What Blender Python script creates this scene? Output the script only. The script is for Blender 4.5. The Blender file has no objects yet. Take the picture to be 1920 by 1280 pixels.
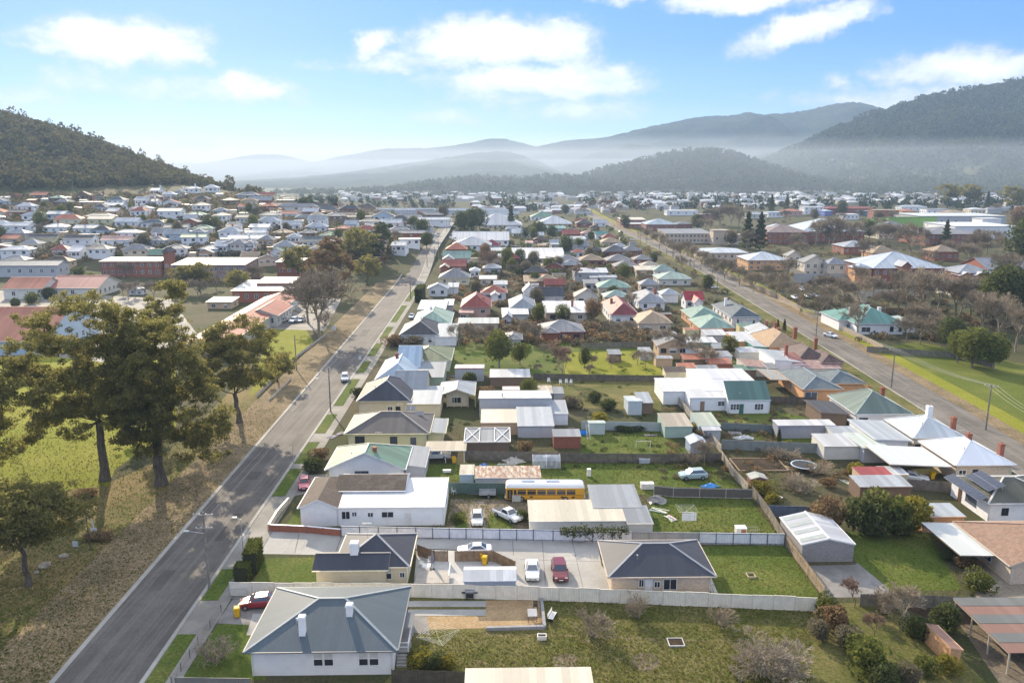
import bpy, math, random
import numpy as np
from mathutils import Vector, Matrix, noise as mnoise

R = math.radians
rnd = random.Random(7)
SC = bpy.context.scene
COL = SC.collection

# ---------------------------------------------------------------- camera
F = 1500.0                      # focal length in pixels of the 1920 px wide photograph
PIT = R(12.33)
CAMH = 50.0
cam = bpy.data.cameras.new('camera')
cam.sensor_width = 36.0
cam.lens = 36.0 * F / 1920.0
cam.clip_start = 1.0
cam.clip_end = 30000.0
camo = bpy.data.objects.new('camera', cam)
COL.objects.link(camo)
camo.location = (0, 0, CAMH)
camo.rotation_euler = (R(90) - PIT, 0, 0)
SC.camera = camo

# ---------------------------------------------------------------- light and sky
SUN_AZ = R(-24.0)               # from the view direction, negative = to its left
SUN_EL = R(24.0)
SKY_STRENGTH = 0.15
SUN_STRENGTH = 2.8
EXPOSURE = 1.7
HAZE_D = 0.00014
SC.view_settings.view_transform = 'Standard'
SC.view_settings.look = 'None'
SC.view_settings.gamma = 1.0
SC.view_settings.use_curve_mapping = False
SC.view_settings.exposure = EXPOSURE
SC.render.film_transparent = False
try:
	cy = SC.cycles
	cy.use_denoising = True
	cy.max_bounces = 6
	cy.diffuse_bounces = 3
	cy.glossy_bounces = 2
	cy.transmission_bounces = 3
	cy.volume_bounces = 1
	cy.transparent_max_bounces = 6
	cy.sample_clamp_indirect = 4.0
	cy.caustics_reflective = False
	cy.caustics_refractive = False
except Exception:
	pass

sun = bpy.data.lights.new('sun', 'SUN')
sun.energy = SUN_STRENGTH
sun.angle = R(0.55)
sun.color = (1.0, 0.85, 0.63)
suno = bpy.data.objects.new('sun', sun)
COL.objects.link(suno)
sd = Vector((math.sin(SUN_AZ) * math.cos(SUN_EL), math.cos(SUN_AZ) * math.cos(SUN_EL), math.sin(SUN_EL)))
suno.rotation_euler = sd.to_track_quat('Z', 'Y').to_euler()
suno.location = (0, 0, 900)


def pix_dir(px, py):
	a = (px - 960.0) / F
	b = (py - 640.0) / F
	v = Vector((a, math.cos(PIT) - b * math.sin(PIT), -math.sin(PIT) - b * math.cos(PIT)))
	return v


class NT:
	"""small helper to write node trees"""
	def __init__(self, tree):
		self.t = tree
		self.n = tree.nodes
		self.l = tree.links

	def new(self, kind, inputs=None, **props):
		nd = self.n.new(kind)
		for k, v in props.items():
			setattr(nd, k, v)
		for k, v in (inputs or {}).items():
			self.put(nd, k, v)
		return nd

	def put(self, nd, k, v):
		s = nd.inputs[k]
		if isinstance(v, bpy.types.NodeSocket):
			self.l.new(v, s)
		else:
			if hasattr(v, '__len__') and s.type == 'RGBA' and len(v) == 3:
				v = (*v, 1.0)
			s.default_value = v

	def math(self, op, a, b=0.0, c=0.0, clamp=False):
		nd = self.new('ShaderNodeMath', {0: a, 1: b, 2: c}, operation=op, use_clamp=clamp)
		return nd.outputs[0]

	def vmath(self, op, a, b=(0, 0, 0), out=0):
		nd = self.new('ShaderNodeVectorMath', {0: a, 1: b}, operation=op)
		return nd.outputs[out]

	def mix(self, fac, a, b, blend='MIX'):
		nd = self.new('ShaderNodeMix', data_type='RGBA', blend_type=blend, clamp_factor=True)
		self.put(nd, 0, fac)
		self.put(nd, 6, a)
		self.put(nd, 7, b)
		return nd.outputs[2]

	def noise(self, vec, scale, detail=2.0, rough=0.5, out=0, dist=0.0):
		nd = self.new('ShaderNodeTexNoise', {'Scale': scale, 'Detail': detail, 'Roughness': rough, 'Distortion': dist})
		if vec is not None:
			self.put(nd, 'Vector', vec)
		return nd.outputs[out]

	def ramp(self, fac, lo, hi, a=0.0, b=1.0, smooth=True):
		nd = self.new('ShaderNodeMapRange', {0: fac, 1: lo, 2: hi, 3: a, 4: b}, interpolation_type='SMOOTHSTEP' if smooth else 'LINEAR')
		nd.clamp = True
		return nd.outputs[0]


world = bpy.data.worlds.new('World')
SC.world = world
world.use_nodes = True
w = NT(world.node_tree)
w.n.clear()
wout = w.new('ShaderNodeOutputWorld')
bg = w.new('ShaderNodeBackground')
sky = w.new('ShaderNodeTexSky', sky_type='NISHITA')
sky.sun_disc = False
sky.sun_elevation = SUN_EL
sky.sun_rotation = SUN_AZ
sky.altitude = 0.0
sky.air_density = 1.0
sky.dust_density = 0.3
sky.ozone_density = 2.5
tc = w.new('ShaderNodeTexCoord')
dirv = w.vmath('NORMALIZE', tc.outputs['Generated'])
sep = w.new('ShaderNodeSeparateXYZ', {0: dirv})
az = w.math('ARCTAN2', sep.outputs[0], sep.outputs[1])
el = w.math('ARCSINE', sep.outputs[2])
# a clear winter blue over the whole dome: deeper overhead, pale at the horizon
elr = w.math('MAXIMUM', el, 0.0)
cr = w.new('ShaderNodeValToRGB', {0: w.math('DIVIDE', elr, 1.5708)})
els = cr.color_ramp.elements
els[0].position = 0.0
els[0].color = (0.60, 0.78, 0.92, 1)
els[1].position = 1.0
els[1].color = (0.10, 0.26, 0.60, 1)
for p, c in ((0.02, (0.36, 0.66, 1.02, 1)), (0.045, (0.08, 0.40, 1.06, 1)), (0.09, (0.015, 0.28, 1.05, 1)), (0.35, (0.06, 0.27, 0.84, 1))):
	e = els.new(p)
	e.color = c
SKY_K = 1.0 / SKY_STRENGTH / 2 ** EXPOSURE
clear = w.mix(1.0, cr.outputs[0], (SKY_K,) * 3, 'MULTIPLY')
base = w.mix(0.93, sky.outputs[0], clear)
pv = w.new('ShaderNodeCombineXYZ', {0: az, 1: el, 2: 0.0}).outputs[0]
n1 = w.noise(w.vmath('MULTIPLY', dirv, (1, 1, 1.9)), 17.0, 9.0, 0.64)
n2 = w.noise(w.vmath('MULTIPLY', dirv, (1, 1, 1.5)), 60.0, 6.0, 0.62)
nn = w.math('ADD', w.math('MULTIPLY', w.math('SUBTRACT', n1, 0.5), 2.1), w.math('MULTIPLY', w.math('SUBTRACT', n2, 0.5), 0.8))
wv = w.noise(dirv, 26.0, 4.0, 0.6, out=1)
pv = w.vmath('ADD', pv, w.vmath('MULTIPLY', w.vmath('SUBTRACT', wv, (.5, .5, .5)), (.075, .030, 0)))


def azel(px, py):
	v = pix_dir(px, py).normalized()
	return math.atan2(v.x, v.y), math.asin(v.z)


CLOUDS = [  # px, py, half width, half height, tilt, strength
	(225, 78, 150, 44, 0, 1.25), (330, 100, 80, 20, -8, .9), (90, 90, 60, 14, 0, .8), (165, 148, 105, 34, 0, .62), (395, 176, 150, 26, 0, .72), (485, 166, 75, 28, 0, 1.05),
	(702, 82, 58, 22, 28, 1.0), (935, 78, 160, 44, 0, 1.3), (1030, 85, 90, 42, 0, 1.1), (850, 118, 190, 28, 0, .62), (1010, 150, 215, 32, 0, 1.1), (1110, 165, 110, 26, 0, .9),
	(1080, 205, 150, 26, 0, .68), (845, 223, 80, 18, 0, .55), (1395, 2, 150, 20, 0, 1.1), (1190, -8, 90, 14, 0, .6), (1515, 48, 125, 26, 17, 1.15),
	(1790, 128, 160, 32, 0, 1.0), (1880, 118, 120, 26, 0, .8), (1570, 156, 52, 22, 0, .75), (1680, 186, 260, 28, 0, .65), (365, 270, 60, 16, 0, .55), (600, 298, 70, 12, 0, .5), (60, 190, 150, 30, 0, .42),
	(250, 290, 200, 22, 0, .4), (600, 120, 60, 14, 0, .5), (250, 165, 120, 24, 0, .6), (1850, 170, 200, 24, 0, .8), (960, 185, 170, 26, 0, .6), (750, 125, 110, 16, 0, .6), (2250, 60, 230, 60, 0, 1.1), (-330, 110, 260, 50, 0, 1.0), (-900, 10, 300, 70, 0, 1.1), (2700, 140, 200, 50, 0, 1.0),
]
acc = None
for (cx, cyy, rx, ry, tilt, st) in CLOUDS:
	a0, e0 = azel(cx, cyy)
	a1, e1 = azel(cx + rx, cyy)
	a2, e2 = azel(cx, cyy - ry)
	sx = math.hypot(a1 - a0, e1 - e0) * 1.08
	sy = math.hypot(a2 - a0, e2 - e0) * 1.15
	mp = w.new('ShaderNodeMapping', {'Vector': pv, 'Location': (a0, e0, 0), 'Rotation': (0, 0, R(tilt)), 'Scale': (sx, sy, 1)}, vector_type='TEXTURE')
	ln = w.vmath('LENGTH', mp.outputs[0], out='Value')
	g = w.ramp(ln, 0.0, 1.75, st * 1.15 + .16, 0.0)
	acc = g if acc is None else w.math('MAXIMUM', acc, g)
# thicker clouds overhead, out of view, added to raise the fill light
n3 = w.noise(w.vmath('MULTIPLY', dirv, (1, 1, 2.2)), 4.0, 5.0, 0.55)
high = w.ramp(el, 0.2, 0.32, 0.0, 1.0)
acc = w.math('MAXIMUM', acc, w.math('MULTIPLY', high, w.ramp(n3, 0.40, 0.58, 0.0, 2.1)))
dens = w.math('ADD', acc, w.math('MULTIPLY', nn, 0.75))
cov = w.ramp(dens, 0.24, 1.0, 0.0, 1.0)
gate = w.ramp(acc, 0.03, 0.3, 0.0, 1.0)
cov = w.math('MULTIPLY', w.math('MULTIPLY', cov, gate), 0.97)
cshade = w.ramp(dens, 0.45, 2.9, 0.0, 1.0)
ccol = w.mix(cshade, (0.72 * SKY_K, 0.80 * SKY_K, 0.92 * SKY_K), (2.9 * SKY_K, 2.8 * SKY_K, 2.65 * SKY_K))
skyc = w.mix(cov, base, ccol)
w.put(bg, 'Color', skyc)
w.put(bg, 'Strength', SKY_STRENGTH)
w.l.new(bg.outputs[0], wout.inputs['Surface'])

# ---------------------------------------------------------------- terrain
def P0(px, py, d, dz=0.0):
	"""world point seen at a pixel at forward distance d (metres)"""
	v = pix_dir(px, py)
	t = d / v.y
	return (v.x * t, d, CAMH + v.z * t + dz)


_ctrl = []
for x in range(-900, 901, 150):
	for y in (200, 300, 380):
		if not (x < -500 and y > 340):
			_ctrl.append((x, y, 0.0))
for x in (0, 60, 130, 220, 320, 450, 600, 800):
	for y in (460, 560, 660, 800, 1000, 1300):
		_ctrl.append((x, y, 0.0))
_ctrl += [P0(*q) for q in (
	(20, 512, 352), (200, 512, 372), (400, 508, 378), (40, 482, 395), (190, 470, 405), (330, 468, 408), (500, 470, 410), (650, 475, 400),
	(100, 447, 440), (250, 447, 440), (400, 450, 440), (560, 450, 440), (700, 448, 440), (800, 446, 480),
	(60, 408, 480), (200, 412, 485), (330, 415, 490), (480, 415, 500), (620, 420, 510), (740, 420, 540), (835, 420, 580),
	(170, 392, 525), (290, 376, 560), (400, 383, 560), (520, 398, 560), (640, 404, 590), (780, 411, 630), (850, 409, 660),
	(330, 362, 610), (420, 360, 640), (520, 379, 640), (600, 391, 650), (700, 398, 660),
	(60, 372, 560), (10, 395, 520), (150, 330, 650), (0, 330, 620), (0, 225, 800), (100, 250, 800), (200, 283, 790), (260, 310, 770), (300, 326, 740), (345, 345, 700))]
_ctrl += [(-780, 800, 150), (-800, 560, 60), (-620, 470, 18), (-500, 1000, 60), (-300, 900, 10), (-150, 850, 0), (-500, 1300, 0), (-800, 1300, 30), (-60, 800, -3), (-150, 1100, 0), (-300, 1200, 0)]
_C = np.array(_ctrl, float)


def _tps(r2):
	return np.where(r2 > 1e-9, 0.5 * r2 * np.log(np.maximum(r2, 1e-9)), 0.0)


_XY = _C[:, :2] / 100.0
_n = len(_C)
_K = _tps(((_XY[:, None, :] - _XY[None, :, :]) ** 2).sum(-1)) + np.eye(_n) * 0.05
_Pm = np.hstack([np.ones((_n, 1)), _XY])
_A = np.vstack([np.hstack([_K, _Pm]), np.hstack([_Pm.T, np.zeros((3, 3))])])
_W = np.linalg.solve(_A, np.concatenate([_C[:, 2], np.zeros(3)]))


def _ss(x, a, b):
	t = np.clip((x - a) / (b - a), 0, 1)
	return t * t * (3 - 2 * t)


def terr_np(X, Y):
	X = np.asarray(X, float)
	Y = np.asarray(Y, float)
	q = np.stack([X.ravel(), Y.ravel()], -1) / 100.0
	out = np.zeros(len(q))
	for i in range(0, len(q), 20000):
		s = q[i:i + 20000]
		k = _tps(((s[:, None, :] - _XY[None, :, :]) ** 2).sum(-1))
		out[i:i + 20000] = k @ _W[:_n] + _W[_n] + s @ _W[_n + 1:]
	out = out.reshape(X.shape)
	m = _ss(Y, 330, 420) * (1 - _ss(X, -60, 40)) * (1 - _ss(Y, 1000, 1300)) * (1 - _ss(-X, 820, 1000))
	return np.clip(out, -4, 170) * m


def terr(x, y):
	if y < 330 or x > 40 or y > 1300:
		return 0.0
	return float(terr_np(np.array([x]), np.array([y]))[0])


def at(px, py, h=0.0):
	"""ground point (lifted by h) seen at a pixel of the photograph"""
	v = pix_dir(px, py)
	if v.z < -1e-4:
		t = (h - CAMH) / v.z
		x, y = v.x * t, v.y * t
		if y < 330 or (x > 40 and y < 3000):
			return Vector((x, y, 0.0))
	t0, t = 200.0, 200.0
	while t < 6000:
		x, y, z = v.x * t, v.y * t, CAMH + v.z * t
		if z <= terr(x, y) + h:
			lo, hi = t0, t
			for _ in range(18):
				m = (lo + hi) / 2
				if CAMH + v.z * m <= terr(v.x * m, v.y * m) + h:
					hi = m
				else:
					lo = m
			x, y = v.x * hi, v.y * hi
			return Vector((x, y, terr(x, y)))
		t0 = t
		t *= 1.01
	return Vector((v.x * 1500, v.y * 1500, 0))


def to_px(p):
	"""pixel of a world point"""
	x, y, z = p[0], p[1], p[2] - CAMH
	f = y * math.cos(PIT) - z * math.sin(PIT)
	u = y * math.sin(PIT) + z * math.cos(PIT)
	return 960 + F * x / f, 640 - F * u / f


ROT = R(1.07)                   # the street grid against the view direction
EX = Vector((math.cos(ROT), math.sin(ROT), 0))
EY = Vector((-math.sin(ROT), math.cos(ROT), 0))

# ---------------------------------------------------------------- mesh and object helpers
class MB:
	def __init__(self):
		self.v, self.f, self.u, self.m = [], [], [], []

	def face(self, pts, m=0, uv=None):
		i = len(self.v)
		self.v.extend([tuple(p) for p in pts])
		self.f.append(tuple(range(i, i + len(pts))))
		self.m.append(m)
		if uv is None:
			a = Vector(pts[0])
			e = Vector(pts[1]) - a
			ln = e.length or 1.0
			e = e / ln
			n = Vector((0, 0, 0))
			for k in range(1, len(pts) - 1):
				n += (Vector(pts[k]) - a).cross(Vector(pts[k + 1]) - a)
			n.normalize()
			g = n.cross(e)
			# u along the world position so that neighbouring faces line up
			o = a.dot(e)
			uv = [((Vector(p) - a).dot(e) + o, (Vector(p) - a).dot(g)) for p in pts]
		self.u.extend(uv)

	def box(self, x0, x1, y0, y1, z0, z1, m=0, bottom=False):
		A, B, C, D = (x0, y0, z0), (x1, y0, z0), (x1, y1, z0), (x0, y1, z0)
		E, G, H, I = (x0, y0, z1), (x1, y0, z1), (x1, y1, z1), (x0, y1, z1)
		self.face((A, B, G, E), m)
		self.face((B, C, H, G), m)
		self.face((C, D, I, H), m)
		self.face((D, A, E, I), m)
		self.face((E, G, H, I), m)
		if bottom:
			self.face((D, C, B, A), m)

	def obox(self, p, q, w, h, m=0, up=(0, 0, 1)):
		"""bar from p to q, w wide, h high (centred)"""
		p, q = Vector(p), Vector(q)
		d = (q - p).normalized()
		s = d.cross(Vector(up))
		if s.length < 1e-5:
			s = d.cross(Vector((1, 0, 0)))
		s.normalize()
		u = s.cross(d)
		s, u = s * w / 2, u * h / 2
		a = [p - s - u, p + s - u, p + s + u, p - s + u]
		b = [x + (q - p) for x in a]
		for i in range(4):
			j = (i + 1) % 4
			self.face((a[i], a[j], b[j], b[i]), m)
		self.face((a[3], a[2], a[1], a[0]), m)
		self.face(b, m)

	def tube(self, p, q, r0, r1, n=6, m=0, caps=True):
		p, q = Vector(p), Vector(q)
		d = (q - p)
		if d.length < 1e-6:
			return
		d.normalize()
		s = d.cross(Vector((0, 0, 1)) if abs(d.z) < .95 else Vector((1, 0, 0))).normalized()
		u = s.cross(d)
		a, b = [], []
		for i in range(n):
			t = 2 * math.pi * i / n
			o = s * math.cos(t) + u * math.sin(t)
			a.append(p + o * r0)
			b.append(q + o * r1)
		for i in range(n):
			j = (i + 1) % n
			self.face((a[j], a[i], b[i], b[j]), m)
		if caps:
			self.face(b[::-1], m)
			self.face(a, m)

	def lathe(self, prof, n=12, c=(0, 0), m=0):
		rings = [[(c[0] + r * math.cos(2 * math.pi * i / n), c[1] + r * math.sin(2 * math.pi * i / n), z) for i in range(n)] for r, z in prof]
		for k in range(len(rings) - 1):
			for i in range(n):
				j = (i + 1) % n
				self.face((rings[k][i], rings[k][j], rings[k + 1][j], rings[k + 1][i]), m)
		self.face(rings[-1], m)

	def mesh(self, name, mats):
		me = bpy.data.meshes.new(name)
		me.from_pydata(self.v, [], self.f)
		if not isinstance(mats, (list, tuple)):
			mats = [mats]
		for x in mats:
			me.materials.append(x)
		if len(mats) > 1:
			me.polygons.foreach_set('material_index', self.m)
		ul = me.uv_layers.new(name='UVMap')
		ul.data.foreach_set('uv', np.array(self.u, dtype=np.float32).ravel())
		me.update()
		return me


def link(name, me, parent=None, loc=None, rz=None, scale=None):
	o = bpy.data.objects.new(name, me)
	COL.objects.link(o)
	if parent is not None:
		o.parent = parent
	if loc is not None:
		o.location = loc
	if rz is not None:
		o.rotation_euler = (0, 0, rz)
	if scale is not None:
		o.scale = scale if hasattr(scale, '__len__') else (scale,) * 3
	return o


def part(name, mb, mats, parent, **k):
	return link(name, mb.mesh(name, mats), parent, **k)


THINGS = []


def tag(o, label, cat, group=None):
	o['label'] = label
	o['category'] = cat
	if group:
		o['group'] = group
	THINGS.append(o)
	return o


def thing(name, label, cat, loc, rz=0.0, group=None, scale=None):
	o = link(name, None, None, loc, rz, scale)
	o.empty_display_size = 0.3
	return tag(o, label, cat, group)


def struct(name, mb, mats):
	o = part(name, mb, mats, None)
	o['kind'] = 'structure'
	return o


def np_mesh(name, V, quads, mat):
	me = bpy.data.meshes.new(name)
	k = quads.shape[1]
	me.vertices.add(len(V))
	me.vertices.foreach_set('co', V.astype(np.float32).ravel())
	me.loops.add(quads.size)
	me.loops.foreach_set('vertex_index', quads.astype(np.int32).ravel())
	me.polygons.add(len(quads))
	me.polygons.foreach_set('loop_start', np.arange(0, quads.size, k, dtype=np.int32))
	me.polygons.foreach_set('loop_total', np.full(len(quads), k, dtype=np.int32))
	me.materials.append(mat)
	me.update(calc_edges=True)
	return me


def copy_thing(root, label, loc, rz=0.0, scale=None, group=None):
	r = root.copy()
	COL.objects.link(r)
	r.location = loc
	r.rotation_euler = (0, 0, rz)
	if scale is not None:
		r.scale = scale if hasattr(scale, '__len__') else (scale,) * 3
	r['label'] = label
	if group:
		r['group'] = group
	THINGS.append(r)
	for c in root.children:
		d = c.copy()
		COL.objects.link(d)
		d.parent = r
		for g in c.children:
			e = g.copy()
			COL.objects.link(e)
			e.parent = d
	return r


# ---------------------------------------------------------------- materials
_MC = {}


def newmat(name):
	m = bpy.data.materials.new(name)
	m.use_nodes = True
	t = NT(m.node_tree)
	t.n.clear()
	o = t.new('ShaderNodeOutputMaterial')
	b = t.new('ShaderNodeBsdfPrincipled')
	t.l.new(b.outputs[0], o.inputs[0])
	return m, t, b


def uvsplit(t):
	uv = t.new('ShaderNodeUVMap').outputs[0]
	s = t.new('ShaderNodeSeparateXYZ', {0: uv})
	return uv, s.outputs[0], s.outputs[1]


def vary(t, col, amount=.12):
	oi = t.new('ShaderNodeObjectInfo')
	return t.mix(1.0, col, t.math('ADD', t.math('MULTIPLY', oi.outputs['Random'], amount * 2), 1 - amount), 'MULTIPLY')


def bump(t, b, h, strength=.3, dist=.05):
	bn = t.new('ShaderNodeBump', {'Height': h, 'Strength': strength, 'Distance': dist})
	t.l.new(bn.outputs[0], b.inputs['Normal'])


def M_plain(col, rough=.7, metal=0.0, spec=.3, dirt=.12):
	k = ('p', col, rough, metal, dirt)
	if k in _MC:
		return _MC[k]
	m, t, b = newmat('paint')
	g = t.new('ShaderNodeNewGeometry')
	n = t.noise(g.outputs['Position'], 1.3, 5, .6)
	c = t.mix(t.ramp(n, .35, .7), tuple(x * (1 - dirt) for x in col), tuple(min(1, x * (1 + dirt * .5)) for x in col))
	t.put(b, 'Base Color', c)
	t.put(b, 'Roughness', rough)
	t.put(b, 'Metallic', metal)
	t.put(b, 'Specular IOR Level', spec)
	_MC[k] = m
	return m


def M_roof(col, kind='metal', wear=.25, rust=0.0):
	k = ('r', col, kind, wear, rust)
	if k in _MC:
		return _MC[k]
	m, t, b = newmat('roof_' + kind)
	uv, u, v = uvsplit(t)
	g = t.new('ShaderNodeNewGeometry')
	pos = g.outputs['Position']
	n = t.noise(pos, .55, 6, .65)
	fine = t.noise(pos, 9.0, 3, .6)
	if kind == 'metal':
		sh = t.math('FLOOR', t.math('DIVIDE', u, .78))
		wn = t.new('ShaderNodeTexWhiteNoise', {'W': sh}, noise_dimensions='1D').outputs[0]
		c = t.mix(wn, tuple(x * (1 - .7 * wear) for x in col), tuple(min(1, x * 1.06) for x in col))
		st = t.noise(t.new('ShaderNodeCombineXYZ', {0: t.math('MULTIPLY', u, 3.0), 1: t.math('MULTIPLY', v, .35), 2: 0.0}).outputs[0], 1.0, 4, .6)
		c = t.mix(t.math('MULTIPLY', t.ramp(st, .45, .75), wear), c, tuple(x * .68 for x in col))
		fr = t.math('FRACT', t.math('DIVIDE', u, .78))
		seam = t.ramp(t.math('ABSOLUTE', t.math('SUBTRACT', fr, .5)), .44, .49)
		c = t.mix(t.math('MULTIPLY', seam, .22), c, tuple(x * .55 for x in col))
		h = t.math('SINE', t.math('MULTIPLY', u, 2 * math.pi / .19))
		bump(t, b, h, .25, .012)
		t.put(b, 'Roughness', .6)
		t.put(b, 'Specular IOR Level', .22)
	else:
		br = t.new('ShaderNodeTexBrick', {'Vector': uv, 'Scale': 1.0, 'Brick Width': .3, 'Row Height': .32, 'Mortar Size': .022, 'Color1': (.75, .75, .75, 1), 'Color2': (1.15, 1.15, 1.15, 1), 'Mortar': (.35, .35, .35, 1), 'Bias': 0.0, 'Mortar Smooth': .4})
		c = t.mix(1.0, col, br.outputs[0], 'MULTIPLY')
		c = t.mix(t.math('MULTIPLY', t.ramp(n, .5, .72), wear), c, (.30, .29, .22))
		bump(t, b, t.math('FRACT', t.math('DIVIDE', v, -.32)), .5, .04)
		t.put(b, 'Roughness', .85)
	c = t.mix(t.math('MULTIPLY', t.ramp(n, .42, .68), wear), c, tuple(x * .74 for x in col))
	c = t.mix(t.math('MULTIPLY', t.ramp(fine, .5, .72), .18), c, tuple(x * .6 for x in col))
	if rust > 0:
		rn = t.noise(t.new('ShaderNodeCombineXYZ', {0: t.math('MULTIPLY', u, 1.6), 1: t.math('MULTIPLY', v, .5), 2: 0.0}).outputs[0], 1.1, 7, .7)
		c = t.mix(t.math('MULTIPLY', t.ramp(rn, .62 - .25 * rust, .74 - .25 * rust), .9), c, t.mix(fine, (.20, .08, .045), (.34, .17, .11)))
	t.put(b, 'Base Color', vary(t, c, .05))
	_MC[k] = m
	return m


def M_wall(col, kind='plain'):
	k = ('w', col, kind)
	if k in _MC:
		return _MC[k]
	m, t, b = newmat('wall_' + kind)
	uv, u, v = uvsplit(t)
	g = t.new('ShaderNodeNewGeometry')
	n = t.noise(g.outputs['Position'], .7, 5, .6)
	dk = tuple(x * .8 for x in col)
	c = t.mix(t.math('MULTIPLY', t.ramp(n, .42, .7), .45), col, dk)
	if kind == 'board':
		fr = t.math('FRACT', t.math('DIVIDE', v, .17))
		c = t.mix(t.math('MULTIPLY', t.ramp(fr, .86, .97), .4), c, tuple(x * .45 for x in col))
		bump(t, b, fr, .5, .03)
	elif kind == 'brick':
		br = t.new('ShaderNodeTexBrick', {'Vector': uv, 'Scale': 1.0, 'Brick Width': .25, 'Row Height': .09, 'Mortar Size': .012, 'Color1': (.78, .76, .74, 1), 'Color2': (1.2, 1.15, 1.1, 1), 'Mortar': (1.1, 1.1, 1.1, 1)})
		c = t.mix(1.0, c, br.outputs[0], 'MULTIPLY')
		bump(t, b, br.outputs['Fac'], -.3, .01)
	elif kind == 'sheet':
		fr = t.math('FRACT', t.math('DIVIDE', u, .2))
		c = t.mix(t.math('MULTIPLY', t.ramp(fr, .8, .95), .3), c, tuple(x * .55 for x in col))
	t.put(b, 'Base Color', vary(t, c, .05))
	t.put(b, 'Roughness', .8)
	t.put(b, 'Specular IOR Level', .25)
	_MC[k] = m
	return m


def M_glass(col=(.03, .035, .045)):
	k = ('g', col)
	if k in _MC:
		return _MC[k]
	m, t, b = newmat('window_glass')
	oi = t.new('ShaderNodeObjectInfo')
	c = t.mix(t.ramp(oi.outputs['Random'], .55, 1.0), col, tuple(x * 3 + .03 for x in col))
	t.put(b, 'Base Color', c)
	t.put(b, 'Roughness', .08)
	t.put(b, 'Specular IOR Level', .6)
	_MC[k] = m
	return m


def M_ground(name, green, dry, mixlo=.45, mixhi=.65, patch=.08, soil=None, soil_amt=0.0, fine_amt=.55, scale=1.0):
	"""grass or earth: broad patches, tufts and a fine broken grain, with real relief"""
	m, t, b = newmat(name)
	g = t.new('ShaderNodeNewGeometry')
	pos = g.outputs['Position']
	big = t.noise(pos, patch * scale, 5, .6, dist=.4)
	mid = t.noise(pos, .9 * scale, 5, .65)
	tuft = t.noise(pos, 3.0 * scale, 6, .75)
	fine = t.noise(pos, 15.0 * scale, 2, .7)
	f = t.math('ADD', t.math('MULTIPLY', big, .6), t.math('MULTIPLY', mid, .4))
	c = t.mix(t.ramp(f, mixlo, mixhi), green, dry)
	c = t.mix(t.math('MULTIPLY', t.ramp(mid, .42, .66), .35), c, tuple(x * .55 for x in green))
	if soil:
		c = t.mix(t.math('MULTIPLY', t.ramp(t.math('ADD', t.math('MULTIPLY', mid, .5), t.math('MULTIPLY', tuft, .5)), .5, .62), soil_amt), c, soil)
	gr = t.math('ADD', t.math('MULTIPLY', tuft, .6), t.math('MULTIPLY', fine, .4))
	k = t.ramp(gr, .36, .64, 1 - fine_amt, 1 + fine_amt * 1.0, smooth=False)
	c = t.mix(1.0, c, k, 'MULTIPLY')
	t.put(b, 'Base Color', c)
	t.put(b, 'Roughness', .95)
	t.put(b, 'Specular IOR Level', .1)
	bump(t, b, gr, .7, .18)
	return m


def M_paving(name, col, spots=.3, streak=0.0, joints=0.0, angle=0.0):
	m, t, b = newmat(name)
	g = t.new('ShaderNodeNewGeometry')
	pos = g.outputs['Position']
	if angle:
		pos = t.new('ShaderNodeMapping', {'Vector': pos, 'Rotation': (0, 0, angle)}).outputs[0]
	big = t.noise(pos, .12, 6, .65)
	mid = t.noise(pos, 1.1, 5, .65)
	fine = t.noise(pos, 16.0, 3, .7)
	c = t.mix(t.ramp(big, .35, .68), tuple(x * (1 - spots) for x in col), tuple(x * (1 + spots * .6) for x in col))
	c = t.mix(t.math('MULTIPLY', t.ramp(mid, .5, .7), spots), c, tuple(x * .55 for x in col))
	if streak:
		s = t.noise(t.vmath('MULTIPLY', pos, (1.4, .035, 1.0)), 1.0, 5, .6)
		c = t.mix(t.math('MULTIPLY', t.ramp(s, .42, .66), streak), c, tuple(min(1, x * 1.7 + .01) for x in col))
		cr = t.noise(t.vmath('MULTIPLY', pos, (.6, .5, 1.0)), 1.0, 9, .8)
		c = t.mix(t.math('MULTIPLY', t.ramp(t.math('ABSOLUTE', t.math('SUBTRACT', cr, .5)), .0, .012, 1.0, 0.0), .5), c, tuple(x * .5 for x in col))
	c = t.mix(1.0, c, t.ramp(fine, .3, .7, .72, 1.28, smooth=False), 'MULTIPLY')
	t.put(b, 'Base Color', c)
	t.put(b, 'Roughness', .85)
	t.put(b, 'Specular IOR Level', .25)
	bump(t, b, fine, .25, .02)
	return m


def M_leaf(name, c1, c2, trans=.35):
	m = bpy.data.materials.new(name)
	m.use_nodes = True
	t = NT(m.node_tree)
	t.n.clear()
	o = t.new('ShaderNodeOutputMaterial')
	g = t.new('ShaderNodeNewGeometry')
	oi = t.new('ShaderNodeObjectInfo')
	n = t.noise(g.outputs['Position'], .45, 3, .6)
	f = t.math('ADD', t.math('MULTIPLY', g.outputs['Random Per Island'], .6), t.math('MULTIPLY', n, .5))
	c = t.mix(t.ramp(f, .15, .9), c1, c2)
	c = vary(t, c, .16)
	d = t.new('ShaderNodeBsdfDiffuse', {'Color': c})
	tr = t.new('ShaderNodeBsdfTranslucent', {'Color': t.mix(.5, c, tuple(min(1, x * 1.5) for x in c2))})
	ms = t.new('ShaderNodeMixShader', {0: trans})
	t.l.new(d.outputs[0], ms.inputs[1])
	t.l.new(tr.outputs[0], ms.inputs[2])
	t.l.new(ms.outputs[0], o.inputs[0])
	return m


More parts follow.
